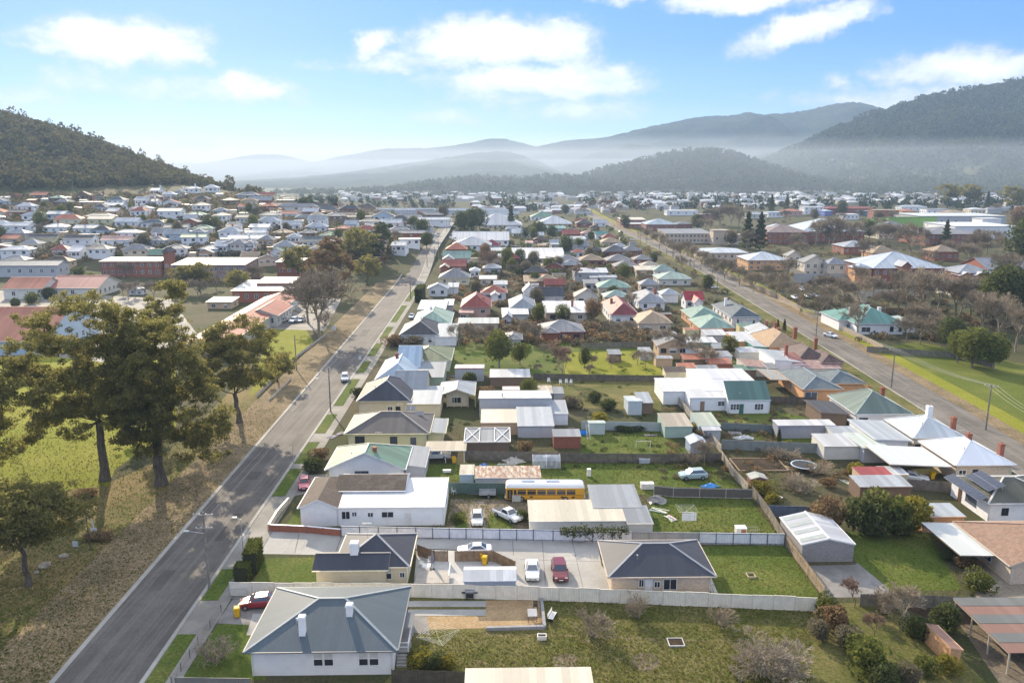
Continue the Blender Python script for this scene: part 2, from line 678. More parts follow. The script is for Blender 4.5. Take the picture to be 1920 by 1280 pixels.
def M_bark(name, c1, c2):
	m, t, b = newmat(name)
	tcn = t.new('ShaderNodeTexCoord')
	v = t.vmath('MULTIPLY', tcn.outputs['Object'], (3, 3, .5))
	n = t.noise(v, 1.5, 5, .7)
	t.put(b, 'Base Color', vary(t, t.mix(t.ramp(n, .35, .65), c1, c2), .15))
	t.put(b, 'Roughness', .9)
	bump(t, b, n, .5, .05)
	return m


ROOFC = dict(slate=(.052, .056, .072), bluegrey=(.082, .108, .128), grey=(.22, .225, .235), pale=(.37, .40, .43), white=(.55, .56, .57), zinc=(.27, .29, .315), green=(.16, .265, .20),
			 teal=(.12, .27, .24), olive=(.17, .20, .12), red=(.27, .075, .06), maroon=(.20, .05, .055), terracotta=(.44, .17, .105), brown=(.085, .06, .048), tan=(.36, .27, .18), sand=(.42, .37, .29),
			 pink=(.45, .28, .25), blue=(.38, .48, .58), rust=(.30, .24, .21), darkrust=(.11, .075, .07), charcoal=(.07, .07, .075), cream=(.58, .53, .43))
WALLC = dict(white=(.76, .77, .78), cream=(.70, .61, .43), tan=(.52, .38, .25), pale=(.62, .60, .54), grey=(.45, .46, .48), blue=(.42, .52, .60), brick=(.29, .115, .075), orange=(.58, .33, .17),
			 pinkbrick=(.50, .33, .25), green=(.30, .40, .33), yellow=(.64, .60, .36), pink=(.52, .34, .29), brown=(.20, .14, .10), palebrick=(.56, .47, .37), stone=(.58, .53, .44))
# ---------------------------------------------------------------- buildings
WHITE = M_plain((.78, .78, .77), .5)
DARKTRIM = M_plain((.06, .07, .09), .5)
GLASS = M_glass()
BLIND = M_plain((.55, .55, .53), .5)
CHROME_ = M_plain((.5, .5, .5), .4, .6)
_WM = {}


def win_mesh(w, h, style):
	k = (round(w, 2), round(h, 2), style)
	if k in _WM:
		return _WM[k]
	fr = MB()
	t = .07
	fr.box(-w / 2 - t, w / 2 + t, -.05, .0, h, h + t)
	fr.box(-w / 2 - t, w / 2 + t, -.09, .0, -t, 0)
	fr.box(-w / 2 - t, -w / 2, -.05, .0, 0, h)
	fr.box(w / 2, w / 2 + t, -.05, .0, 0, h)
	if style in ('pair', 'dark'):
		fr.box(-.03, .03, -.045, 0, 0, h)
	elif style == 'sash':
		fr.box(-w / 2, w / 2, -.045, 0, h / 2 - .03, h / 2 + .03)
	elif style == 'grid':
		fr.box(-.04, .04, -.045, 0, 0, h)
		fr.box(-w / 2, -.04, -.04, 0, h / 2 - .025, h / 2 + .025)
		fr.box(.04, w / 2, -.04, 0, h / 2 - .025, h / 2 + .025)
	pn = MB()
	if style == 'sash':
		pn.box(-w / 2, w / 2, -.02, -.002, 0, h * .5)
		pn.box(-w / 2, w / 2, -.02, -.002, h * .5, h, 1)
	else:
		pn.box(-w / 2, w / 2, -.02, -.002, 0, h)
	r = (fr.mesh('window', DARKTRIM if style == 'dark' else WHITE), pn.mesh('pane', [GLASS, BLIND]))
	_WM[k] = r
	return r


SIDE = {'f': (0, -1, 0.0), 'l': (-1, 0, -R(90)), 'r': (1, 0, R(90)), 'b': (0, 1, R(180))}


def window(parent, x, y, z, side, w, h, style='pair', pane=True):
	a, b = win_mesh(w, h, style)
	o = link('window', a, parent, (x, y, z), SIDE[side][2])
	link('pane', b, o)
	return o


_DM = {}


def door(parent, x, y, z, side, col=(.35, .3, .25), w=.9, h=2.05):
	k = (col, w, h)
	if k not in _DM:
		d = MB()
		d.box(-w / 2, w / 2, -.05, 0, 0, h, 0)
		d.box(-w / 2 + .12, w / 2 - .12, -.065, -.05, .2, h * .45, 0)
		d.box(-w / 2 + .12, w / 2 - .12, -.065, -.05, h * .52, h - .15, 0)
		hd = MB()
		hd.box(w / 2 - .14, w / 2 - .06, -.11, -.05, 1.0, 1.06)
		_DM[k] = (d.mesh('door', M_plain(col, .5)), hd.mesh('handle', M_plain((.5, .5, .5), .3, .8)))
	o = link('door', _DM[k][0], parent, (x, y, z), SIDE[side][2])
	link('handle', _DM[k][1], o)
	return o


def roof_geo(cx, cy, w, d, h, typ, pitch, th=.16):
	"""list of (faces, ridge lines) for a roof over an eave rectangle w x d centred at cx, cy with its eaves at h"""
	x0, x1, y0, y1 = cx - w / 2, cx + w / 2, cy - d / 2, cy + d / 2
	tp = math.tan(R(pitch))
	A, B, C, D = (x0, y0, h), (x1, y0, h), (x1, y1, h), (x0, y1, h)
	faces, ridges, top = [], [], h
	if typ == 'hip':
		if w >= d:
			r = h + d / 2 * tp
			P, Q = (x0 + d / 2, cy, r), (x1 - d / 2, cy, r)
			if w - d < .05:
				Q = P
			faces = [(A, B, Q, P) if P != Q else (A, B, P), (B, C, Q), (C, D, P, Q) if P != Q else (C, D, P), (D, A, P)]
		else:
			r = h + w / 2 * tp
			P, Q = (cx, y0 + w / 2, r), (cx, y1 - w / 2, r)
			faces = [(A, B, P), (B, C, Q, P), (C, D, Q), (D, A, P, Q)]
		ridges = [(P, Q), (A, P), (D, P), (B, Q), (C, Q)] if w >= d else [(P, Q), (A, P), (B, P), (C, Q), (D, Q)]
		top = r
	elif typ == 'gx':
		r = h + d / 2 * tp
		P, Q = (x0, cy, r), (x1, cy, r)
		faces = [(A, B, Q, P), (C, D, P, Q)]
		ridges = [(P, Q)]
		top = r
	elif typ == 'gy':
		r = h + w / 2 * tp
		P, Q = (cx, y0, r), (cx, y1, r)
		faces = [(D, A, P, Q), (B, C, Q, P)]
		ridges = [(P, Q)]
		top = r
	elif typ == 'gyh':                      # gable at the front, hip at the back
		r = h + w / 2 * tp
		P, Q = (cx, y0, r), (cx, y1 - w / 2, r)
		faces = [(D, A, P, Q), (B, C, Q, P), (C, D, Q)]
		ridges = [(P, Q), (C, Q), (D, Q)]
		top = r
	elif typ in ('skb', 'skf', 'skl', 'skr', 'flat'):
		dz = {'skb': (0, 0, d, d), 'skf': (d, d, 0, 0), 'skl': (w, 0, 0, w), 'skr': (0, w, w, 0), 'flat': (0, 0, 0, 0)}[typ]
		faces = [tuple((p[0], p[1], p[2] + q * tp) for p, q in zip((A, B, C, D), dz))]
		top = h + max(dz) * tp
	return faces, ridges, top


def add_block(root, cx, cy, w, d, h, roof='hip', pitch=22, rc='grey', wc='white', rk='metal', wk='plain', ov=.5, base=0.0, caps=True, wear=.32, rust=0.0, cap=None, gutter=True, fascia=None, walls=True, hb=0.0):
	"""one wing of a building: its wall and its roof as parts of root"""
	rcol = ROOFC[rc] if isinstance(rc, str) else rc
	wcol = WALLC[wc] if isinstance(wc, str) else wc
	faces, ridges, top = roof_geo(cx, cy, w, d, h, roof, pitch)
	fcol = fascia or tuple(min(1, x * .9 + .05) for x in wcol)
	mb = MB()
	th = .18
	edge = {}
	for f in faces:
		mb.face(f, 0)
		n = len(f)
		for i in range(n):
			a, b = f[i], f[(i + 1) % n]
			edge[(a, b)] = edge.get((a, b), 0) + 1
	rim = [(a, b) for (a, b) in edge if (b, a) not in edge and a != b]
	for a, b in rim:                        # fascia round the free edges, soffit below
		mb.face(((a[0], a[1], a[2] - th), (b[0], b[1], b[2] - th), b, a), 1)
	for f in faces:
		mb.face([(p[0], p[1], p[2] - th) for p in f][::-1], 1)
	r = part('roof', mb, [M_roof(rcol, rk, wear, rust), M_plain(fcol, .6)], root)
	if caps and ridges:
		rb = MB()
		for a, b in ridges:
			if (Vector(a) - Vector(b)).length > .3:
				rb.obox(Vector(a) + Vector((0, 0, .02)), Vector(b) + Vector((0, 0, .02)), .26, .1)
		cc = cap or tuple(min(1, x * 1.25 + .04) for x in rcol)
		part('ridge_cap', rb, M_plain(cc, .6), r)
	if gutter:
		gb = MB()
		for a, b in rim:
			if abs(a[2] - b[2]) < .02 and a[2] < h + .02:
				n = Vector((b[1] - a[1], a[0] - b[0], 0)).normalized() * .06
				gb.obox(Vector(a) + n + Vector((0, 0, -.05)), Vector(b) + n + Vector((0, 0, -.05)), .11, .11)
				if roof in ('gx', 'gy'):
					part('gutter', gb, M_plain(fcol if not fascia else fascia, .5), r)
					gb = MB()
		if gb.f:
			part('gutter', gb, M_plain(fcol if not fascia else fascia, .5), r)
	if walls:
		wb = MB()
		x0, x1, y0, y1 = cx - w / 2 + ov, cx + w / 2 - ov, cy - d / 2 + ov, cy + d / 2 - ov
		zt = h - .17
		tp = math.tan(R(pitch))

		def wz(x, y):
			if roof == 'skb':
				return zt + (y - (cy - d / 2)) * tp
			if roof == 'skf':
				return zt + ((cy + d / 2) - y) * tp
			if roof == 'skl':
				return zt + ((cx + w / 2) - x) * tp
			if roof == 'skr':
				return zt + (x - (cx - w / 2)) * tp
			return zt + (ov * tp if roof in ('gx', 'gy', 'gyh') else 0)
		cs = [(x0, y0), (x1, y0), (x1, y1), (x0, y1)]
		for i in range(4):
			a, b = cs[i], cs[(i + 1) % 4]
			za, zb = wz(*a), wz(*b)
			pts = [(a[0], a[1], base), (b[0], b[1], base), (b[0], b[1], zb), (a[0], a[1], za)]
			if (roof == 'gx' and i in (1, 3)):
				pts.insert(3, ((a[0] + b[0]) / 2, (a[1] + b[1]) / 2, h - .17 + d / 2 * tp))
			if (roof == 'gy' and i in (0, 2)) or (roof == 'gyh' and i == 0):
				pts.insert(3, ((a[0] + b[0]) / 2, (a[1] + b[1]) / 2, h - .17 + w / 2 * tp))
			wb.face(pts)
		part('wall', wb, M_wall(wcol, wk), root)
	return top


def chimney(root, x, y, z0, z1, w=.7, col='brick', pots=True, d=None):
	c = WALLC.get(col, col) if isinstance(col, str) else col
	d = d or w
	mb = MB()
	mb.box(x - w / 2, x + w / 2, y - d / 2, y + d / 2, z0, z1 - .3)
	mb.box(x - w / 2 - .07, x + w / 2 + .07, y - d / 2 - .07, y + d / 2 + .07, z1 - .3, z1 - .12)
	mb.box(x - w / 2 - .02, x + w / 2 + .02, y - d / 2 - .02, y + d / 2 + .02, z1 - .12, z1)
	o = part('chimney', mb, M_wall(c, 'brick' if col in ('brick', 'orange') else 'plain'), root)
	if pots:
		pb = MB()
		pb.lathe([(.12, z1), (.1, z1 + .35)], 8, (x, y))
		part('chimney_pot', pb, M_plain((.42, .2, .12), .8), o)
	return o


FOOT = []                       # footprints (world x, y, radius) that scattered plants keep clear of


def eave_rect(x0, x1, ye, yk, h, D=None, g=None):
	"""front eave from pixel (x0, ye) to (x1, ye), back eave at pixel row yk (or depth D): centre, width, depth"""
	a, b = at(x0, ye, h), at(x1, ye, h)
	m = (a + b) / 2
	if D is None:
		k = at((x0 + x1) / 2, yk, h)
		D = k.y - m.y
		if m.y > 280:
			D = min(D, max(8.0, .95 * (b - a).length))
	c = m + EY * (D / 2)
	return c, (b - a).length, D, m.z


def house(label, x0, x1, ye, yk=None, D=None, h=2.8, roof='hip', pitch=22, rc='grey', wc='white', rk='metal', wk='plain', ov=.5, wings=(), win='auto', chim=(), cat='house', name='house', group=None,
		  caps=True, wear=.32, rust=0.0, cap=None, fascia=None, base=None, doors=(), rot=0.0, walls=True, nw=None):
	c, wd, D, g = eave_rect(x0, x1, ye, yk, h, D)
	g = min(terr(c.x + dx, c.y + dy) for dx in (-wd / 2, wd / 2) for dy in (-D / 2, D / 2)) if g != 0 else 0.0
	gm = terr(c.x, c.y)
	root = thing(name, label, cat, (c.x, c.y, gm), ROT + rot, group)
	bz = (g - gm - .6) if base is None else base
	top = add_block(root, 0, 0, wd, D, h, roof, pitch, rc, wc, rk, wk, ov, bz, caps, wear, rust, cap, True, fascia, walls)
	FOOT.append((c.x, c.y, math.hypot(wd, D) / 2))
	rx, ry = math.cos(ROT), math.sin(ROT)
	for wg in wings:
		k = dict(wg)
		px = k.pop('px')
		hh = k.get('h', h)
		cc, ww, dd, _ = eave_rect(px[0], px[1], px[2], px[3], hh, k.pop('D', None))
		dx, dy = cc.x - c.x, cc.y - c.y
		lx, ly = dx * rx + dy * ry, -dx * ry + dy * rx
		k.pop('h', None)
		o = dict(rc=rc, wc=wc, rk=rk, wk=wk, ov=ov, base=bz, caps=caps, wear=wear, pitch=pitch)
		o.update(k)
		add_block(root, lx, ly, ww, dd, hh, **o)
		FOOT.append((cc.x, cc.y, math.hypot(ww, dd) / 2))
	hw, hd = wd / 2 - ov, D / 2 - ov
	if win == 'auto':
		n = nw or max(2, int((wd - 1) / 3.6))
		for i in range(n):
			x = -hw + (i + .5) * 2 * hw / n
			window(root, x, -hd - .003, h - 2.05, 'f', rnd.choice((1.0, 1.4, 1.7)), 1.15, rnd.choice(('pair', 'sash', 'dark')))
		s = 'l' if c.x > 0 else 'r'
		sx = -hw - .003 if c.x > 0 else hw + .003
		n = max(1, int((D - 1) / 4.5))
		for i in range(n):
			window(root, sx, -hd + (i + .5) * 2 * hd / n, h - 2.05, s, 1.3, 1.15, 'pair')
	elif win:
		for q in win:                       # (side, fraction along, sill, width, height, style)
			s, fr, z, ww, hh, stl = q
			if s == 'f':
				window(root, -hw + fr * 2 * hw, -hd - .003, z, 'f', ww, hh, stl)
			elif s == 'l':
				window(root, -hw - .003, hd - fr * 2 * hd, z, 'l', ww, hh, stl)
			elif s == 'r':
				window(root, hw + .003, -hd + fr * 2 * hd, z, 'r', ww, hh, stl)
	for q in doors:
		s, fr, col = q[:3]
		if s == 'f':
			door(root, -hw + fr * 2 * hw, -hd - .003, 0, 'f', col)
		elif s == 'l':
			door(root, -hw - .003, hd - fr * 2 * hd, 0, 'l', col)
		else:
			door(root, hw + .003, -hd + fr * 2 * hd, 0, 'r', col)
	if c.y < 290 and walls and name == 'house':
		for sx in (-1, 1):
			mb = MB()
			mb.tube((sx * (hw - .15), -hd - .06, 0), (sx * (hw - .15), -hd - .06, h - .2), .045, .045, 6)
			part('downpipe', mb, M_plain((.62, .62, .60), .5), root)
		zr = top - (h + 0.0)
		k = int(abs(c.x * 7 + c.y * 3)) % 4
		if k != 1 and roof in ('hip', 'gyh', 'gx', 'gy') and zr > 1:
			mb = MB()
			x, y = wd * .12 * (1 if k else -1), 0.0
			mb.tube((x, y, top - .9), (x, y, top + 1.6), .02, .02, 5)
			mb.obox((x - .55, y, top + 1.5), (x + .55, y, top + 1.5), .03, .03)
			for i in range(5):
				mb.obox((x - .5 + i * .25, y - .35 + i * .03, top + 1.5), (x - .5 + i * .25, y + .35 - i * .03, top + 1.5), .02, .02)
			part('aerial', mb, CHROME_, root)
		if k != 2 and zr > 1:
			mb = MB()
			x, y = -wd * .2, -D * .24
			zz = h + (D * .26 if (wd >= D or roof == 'gx') else min(wd * .3, D * .26)) * math.tan(R(pitch))
			mb.lathe([(.06, zz - .5), (.06, zz + .45), (.11, zz + .46), (.11, zz + .58), (.02, zz + .62)], 8, (x, y))
			part('vent_pipe', mb, CHROME_, root)
	for q in chim:                          # (local x, local y, base z, top z, width, colour)
		chimney(root, *q)
	return root


def shed(label, x0, x1, ye, yk=None, D=None, **k):
	k.setdefault('h', 2.2)
	k.setdefault('ov', .12)
	k.setdefault('caps', False)
	k.setdefault('win', ())
	k.setdefault('roof', 'skb')
	k.setdefault('pitch', 5)
	k.setdefault('wk', 'sheet')
	k.setdefault('wear', .45)
	return house(label, x0, x1, ye, yk, D, cat='shed', name=k.pop('name', 'shed'), **k)


# ---------------------------------------------------------------- fences
_FM = {}


def fence_panel_mesh(L, h, style, col):
	k = (round(L, 1), h, style, col)
	if k in _FM:
		return _FM[k]
	mb = MB()
	L = round(L, 1)
	if style == 'sheet':
		n = max(2, int(L / .2))
		for i in range(n):
			x0, x1 = i * L / n, (i + 1) * L / n
			a, b = x0 + (x1 - x0) * .35, x0 + (x1 - x0) * .65
			for (p, q, yp, yq) in ((x0, a, 0, 0), (a, b, 0, -.035), (b, x1, -.035, 0)):
				mb.face(((p, yp, 0), (q, yq, 0), (q, yq, h), (p, yp, h)))
		mb.box(0, L, -.05, .03, h - .02, h + .05)
		mb.box(0, L, -.05, .03, 0, .06)
	elif style == 'paling':
		n = max(2, int(L / .15))
		for i in range(n):
			x0, x1 = i * L / n + .008, (i + 1) * L / n - .008
			dz = ((i * 37) % 11 - 5) * .006
			mb.box(x0, x1, -.012, .006, 0, h + dz)
		mb.box(0, L, .008, .06, h * .22, h * .22 + .08)
		mb.box(0, L, .008, .06, h * .8, h * .8 + .08)
	elif style == 'picket':
		n = max(2, int(L / .16))
		for i in range(n):
			x0 = i * L / n
			mb.box(x0, x0 + .09, -.012, .006, .05, h)
		mb.box(0, L, .008, .05, h * .25, h * .25 + .07)
		mb.box(0, L, .008, .05, h * .8, h * .8 + .07)
	elif style == 'brick':
		mb.box(0, L, -.11, .11, 0, h)
		mb.box(0, L, -.14, .14, h, h + .07, 1)
	elif style == 'wire':
		for z in (.25, .6, .95):
			mb.box(0, L, -.008, .008, h * z - .01, h * z + .01)
		for i in range(int(L / .3)):
			mb.box(i * .3, i * .3 + .012, -.006, .006, 0, h)
	mats = [M_wall(col, 'brick'), WHITE] if style == 'brick' else M_plain(col, .75, dirt=.1 if style == 'sheet' else .3)
	me = mb.mesh('panel', mats)
	_FM[k] = me
	return me


def fence(label, pts, h=1.7, style='sheet', col=(.62, .60, .52), seg=2.4, post=None, pw=.07, px=True, back=False, step=0.0, rail=False, cat='fence', name='fence', ph=.06):
	"""fence along pixel (or world) points; each panel and each post is a part"""
	W = [at(*p) if px else Vector((p[0], p[1], terr(*p))) for p in pts]
	o0 = W[0].copy()
	root = thing(name, label, cat, o0)
	pcol = post or tuple(x * .8 for x in col)
	if ('post', h, pcol, pw, ph) not in _FM:
		pm = MB()
		pm.box(-pw / 2, pw / 2, -pw / 2, pw / 2, -.5, h + ph)
		_FM[('post', h, pcol, pw, ph)] = pm.mesh('post', M_plain(pcol, .7))
	pme = _FM[('post', h, pcol, pw, ph)]
	side = -1 if back else 1
	for a, b in zip(W[:-1], W[1:]):
		d = b - a
		ln = math.hypot(d.x, d.y)
		n = max(1, round(ln / seg))
		L = ln / n
		ang = math.atan2(d.y, d.x)
		for i in range(n):
			p = a + d * (i / n)
			q = a + d * ((i + 1) / n)
			p.z, q.z = terr(p.x, p.y), terr(q.x, q.y)
			pz = (p.z + q.z) / 2
			me = fence_panel_mesh(L, h, style, col)
			o = link('panel', me, root, (p.x - o0.x, p.y - o0.y, pz - o0.z + (((i * 7) % 3) - 1) * step), ang, (L / round(L, 1), side, 1))
			off = Vector((math.sin(ang), -math.cos(ang), 0)) * (.06 * side if style in ('sheet',) and rail else 0)
			link('post', pme, root, (p.x - o0.x + off.x, p.y - o0.y + off.y, p.z - o0.z), ang)
			if rail:
				kk = ('rail', round(L, 1), pcol)
				if kk not in _FM:
					rm = MB()
					rm.box(0, round(L, 1), -.03, .03, -.03, .03)
					_FM[kk] = rm.mesh('rail', M_plain(pcol, .7))
				for z in (.14, h - .05):
					link('rail', _FM[kk], root, (p.x - o0.x + off.x, p.y - o0.y + off.y, p.z - o0.z + z), ang)
		e = b
		link('post', pme, root, (e.x - o0.x, e.y - o0.y, terr(e.x, e.y) - o0.z), ang)
	return root


# ---------------------------------------------------------------- ground sheets
_SH = []


def sheet(name, pts, mat, z=None, px=True, lift=0.0):
	"""flat patch of ground; each sheet lies a few millimetres above the one before"""
	mb = MB()
	P = [at(*p) if px else Vector((p[0], p[1], 0)) for p in pts]
	bb = (min(p.x for p in P), max(p.x for p in P), min(p.y for p in P), max(p.y for p in P))
	if z is None:
		z = max([.010] + [q[4] + .004 for q in _SH if q[0] < bb[1] and q[1] > bb[0] and q[2] < bb[3] and q[3] > bb[2]])
	_SH.append((*bb, z))
	a = sum(P[i].x * P[(i + 1) % len(P)].y - P[(i + 1) % len(P)].x * P[i].y for i in range(len(P)))
	if a < 0:
		P = P[::-1]
	mb.face([(p.x, p.y, z + lift) for p in P])
	return struct(name, mb, mat)


def strip(name, line, hw0, hw1, mat, z, step=8.0, thick=0.0):
	"""ribbon that follows the terrain beside a polyline (world x, y), between offsets hw0..hw1 across"""
	pts = []
	for (a, b) in zip(line[:-1], line[1:]):
		n = max(1, int(math.hypot(b[0] - a[0], b[1] - a[1]) / step))
		for i in range(n):
			pts.append((a[0] + (b[0] - a[0]) * i / n, a[1] + (b[1] - a[1]) * i / n))
	pts.append(line[-1])
	mb = MB()
	L, Rr = [], []
	for i, p in enumerate(pts):
		q = pts[min(i + 1, len(pts) - 1)]
		o = pts[max(i - 1, 0)]
		dx, dy = q[0] - o[0], q[1] - o[1]
		ln = math.hypot(dx, dy)
		nx, ny = dy / ln, -dx / ln
		zc = terr(p[0], p[1])
		for lst, hw in ((L, hw0), (Rr, hw1)):
			x, y = p[0] + nx * hw, p[1] + ny * hw
			lst.append((x, y, zc + z))
	for i in range(len(pts) - 1):
		mb.face((L[i], Rr[i], Rr[i + 1], L[i + 1]))
		if thick:
			for S in (L, Rr):
				a, b = S[i], S[i + 1]
				f = ((a[0], a[1], a[2] - thick), (b[0], b[1], b[2] - thick), b, a)
				mb.face(f if S is Rr else f[::-1])
	return struct(name, mb, mat)


# ---------------------------------------------------------------- vegetation meshes
def quads_from(cent, size, rng, aspect=.7, flat=0.0):
	"""leaf cards: one small tilted quad per centre"""
	n = len(cent)
	a = rng.normal(size=(n, 3))
	a[:, 2] *= (1 - flat)
	a /= np.linalg.norm(a, axis=1)[:, None] + 1e-9
	b = rng.normal(size=(n, 3))
	b -= (b * a).sum(1)[:, None] * a
	b /= np.linalg.norm(b, axis=1)[:, None] + 1e-9
	s = (size * (0.6 + 0.8 * rng.random(n)))[:, None] if np.ndim(size) == 0 else size[:, None]
	a, b = a * s / 2, b * s / 2 * aspect
	V = np.stack([cent - a - b * .6, cent + a * .2 - b, cent + a + b * .4, cent - a * .1 + b], 1).reshape(-1, 3)
	Q = np.arange(4 * n).reshape(-1, 4)
	return V, Q


def ball(rng, n, c, r, shell=.5):
	d = rng.normal(size=(n, 3))
	d /= np.linalg.norm(d, axis=1)[:, None]
	rad = (shell + (1 - shell) * rng.random(n)) ** .6
	return np.array(c) + d * rad[:, None] * np.array(r)


class Wood:
	def __init__(self):
		self.V, self.Q, self.k = [], [], 0

	def seg(self, p, q, r0, r1, n=5):
		p, q = np.array(p, float), np.array(q, float)
		d = q - p
		ln = np.linalg.norm(d)
		if ln < 1e-6:
			return
		d /= ln
		s = np.cross(d, (0, 0, 1.0) if abs(d[2]) < .9 else (1.0, 0, 0))
		s /= np.linalg.norm(s)
		u = np.cross(s, d)
		t = np.arange(n) * 2 * np.pi / n
		o = np.cos(t)[:, None] * s + np.sin(t)[:, None] * u
		self.V.append(p + o * r0)
		self.V.append(q + o * r1)
		i = np.arange(n)
		j = (i + 1) % n
		self.Q.append(np.stack([i, j, j + n, i + n], 1) + self.k)
		self.k += 2 * n

	def curve(self, p, q, r0, r1, bend, rng, n=5, k=4):
		p, q = np.array(p, float), np.array(q, float)
		m = (p + q) / 2 + rng.normal(size=3) * bend * np.linalg.norm(q - p)
		prev, pr = p, r0
		for i in range(1, k + 1):
			t = i / k
			x = (1 - t) ** 2 * p + 2 * t * (1 - t) * m + t * t * q
			r = r0 + (r1 - r0) * t
			self.seg(prev, x, pr, r, n)
			prev, pr = x, r

	def mesh(self, name, mat):
		return np_mesh(name, np.concatenate(self.V), np.concatenate(self.Q), mat)


BARK_GUM = M_bark('bark', (.060, .048, .038), (.150, .118, .090))
BARK_GREY = M_bark('bark_grey', (.12, .10, .085), (.26, .225, .19))
BARK_PALE = M_bark('bark_pale', (.30, .27, .23), (.55, .50, .44))
LEAF_GUM = M_leaf('leaf_gum', (.095, .100, .038), (.265, .24, .082), .5)
LEAF_DARK = M_leaf('leaf_dark', (.040, .056, .024), (.110, .125, .046), .4)
LEAF_GREEN = M_leaf('leaf_green', (.050, .075, .022), (.160, .170, .045), .42)
LEAF_YELLOW = M_leaf('leaf_yellow', (.11, .115, .025), (.27, .23, .045), .4)
LEAF_BROWN = M_leaf('leaf_brown', (.11, .075, .042), (.26, .18, .10), .4)
LEAF_GREY = M_leaf('leaf_grey', (.085, .078, .050), (.19, .165, .11), .35)
TWIG = M_bark('twig', (.20, .162, .112), (.35, .285, .20))
TWIG_RED = M_bark('twig_red', (.21, .135, .09), (.35, .235, .16))
TWIG_PALE = M_bark('twig_pale', (.29, .24, .17), (.47, .39, .28))


def make_gum(base_h, envs, nclump, rng, leaf_n=170, leaf=.42, tr=.55, fork=None):
	"""open-crowned eucalypt: clumps of leaf sprays at the ends of forking limbs. envs: ellipsoids (x, y, z, rx, ry, rz)"""
	cl = []
	vol = np.array([e[3] * e[4] * e[5] for e in envs], float) ** .8
	vol /= vol.sum()
	for i in range(nclump):
		e = envs[rng.choice(len(envs), p=vol)]
		p = ball(rng, 1, e[:3], e[3:6], .45)[0]
		cl.append(p)
	cl = np.array(cl)
	wood = Wood()
	nodes = [np.array((0, 0, 0.0))]
	rad = [tr]
	top = np.array((rng.normal() * .4, rng.normal() * .4, base_h))
	for i in range(1, 6):
		p = top * i / 5 + np.array((rng.normal() * .12, rng.normal() * .12, 0))
		r = tr * (1.0 - .3 * i / 5)
		wood.seg(nodes[-1], p, rad[-1] * (1.35 if i == 1 else 1), r, 9)
		nodes.append(p)
		rad.append(r)
	allow = [5]
	order = np.argsort(np.linalg.norm(cl - top, axis=1))
	pts = [(nodes[5], rad[5] * .8)]
	for i in order:
		c = cl[i] - np.array((0, 0, .4))
		best, bi = 1e9, 0
		for k, (p, r) in enumerate(pts):
			dv = c - p
			d = np.linalg.norm(dv)
			cost = d + (3.0 if dv[2] < -.5 else 0) + 1.2 / max(r, .03) * .12
			if cost < best:
				best, bi = cost, k
		p, r = pts[bi]
		d = np.linalg.norm(c - p)
		r0 = min(r * .62, .05 + d * .022)
		r0 = max(r0, .035)
		m = (p + c) / 2 + np.array((rng.normal() * .12 * d, rng.normal() * .12 * d, -.02 * d + abs(rng.normal()) * .04 * d))
		wood.seg(p, m, r0, r0 * .75, 5)
		wood.seg(m, c, r0 * .75, r0 * .45, 5)
		pts.append((m, r0 * .8))
		pts.append((c, r0 * .5))
	L = []
	for c in cl:
		r = rng.uniform(.9, 1.9)
		n = int(leaf_n * (r / 1.4) ** 2)
		L.append(ball(rng, n, c, (r, r, r * .62), .25))
		for k in range(3):
			c2 = c + rng.normal(size=3) * np.array((1.1, 1.1, .6))
			L.append(ball(rng, n // 4, c2, (.7, .7, .5), .1))
	L = np.concatenate(L)
	V, Q = quads_from(L, leaf, rng, .55)
	return wood, V, Q


def make_bare(H, spread, rng, levels=5, r0=.22, kids=(3, 4), stem=.22, up=.35, tw=.012):
	wood = Wood()

	def grow(p, d, ln, r, lv):
		q = p + d * ln
		n = 6 if lv == 0 else (4 if lv < 3 else 3)
		m = (p + q) / 2 + rng.normal(size=3) * ln * .06
		wood.seg(p, m, r, r * .85, n)
		wood.seg(m, q, r * .85, r * .68, n)
		if lv >= levels:
			return
		k = rng.integers(kids[0], kids[1] + 1)
		for i in range(k):
			t = rng.uniform(.45, 1.0) if lv else rng.uniform(.8, 1.0)
			s = p + (q - p) * t
			ax = rng.normal(size=3)
			ax -= ax.dot(d) * d
			ax /= np.linalg.norm(ax) + 1e-9
			a = rng.uniform(.35, .85) * spread
			nd = d * math.cos(a) + ax * math.sin(a)
			nd[2] += up * .35
			nd /= np.linalg.norm(nd)
			grow(s, nd, ln * rng.uniform(.62, .86) * (1.25 if lv == 0 else 1), max(r * .55, tw), lv + 1)
	grow(np.zeros(3), np.array((rng.normal() * .04, rng.normal() * .04, 1.0)), H * stem, r0, 0)
	return wood


def make_shrub(H, rng, stems=16, levels=4, wide=1.0, tw=.014):
	"""leafless shrub: many stems fanning from the ground"""
	wood = Wood()

	def grow(p, d, ln, r, lv):
		q = p + d * ln
		m = (p + q) / 2 + rng.normal(size=3) * ln * .07
		wood.seg(p, m, r, r * .85, 3)
		wood.seg(m, q, r * .85, r * .65, 3)
		if lv >= levels:
			return
		for i in range(rng.integers(2, 5)):
			s = p + (q - p) * rng.uniform(.35, 1.0)
			nd = d + rng.normal(size=3) * .48
			nd[2] += .12
			nd /= np.linalg.norm(nd)
			grow(s, nd, ln * rng.uniform(.5, .8), max(r * .6, tw), lv + 1)
	for k in range(stems):
		a = 2 * math.pi * (k + rng.uniform(-.3, .3)) / stems
		t = rng.uniform(.15, 1.05) * wide
		d = np.array((math.cos(a) * math.sin(t), math.sin(a) * math.sin(t), math.cos(t)))
		grow(np.array((math.cos(a) * .15, math.sin(a) * .15, 0)), d, H * rng.uniform(.34, .46), .045, 0)
	return wood


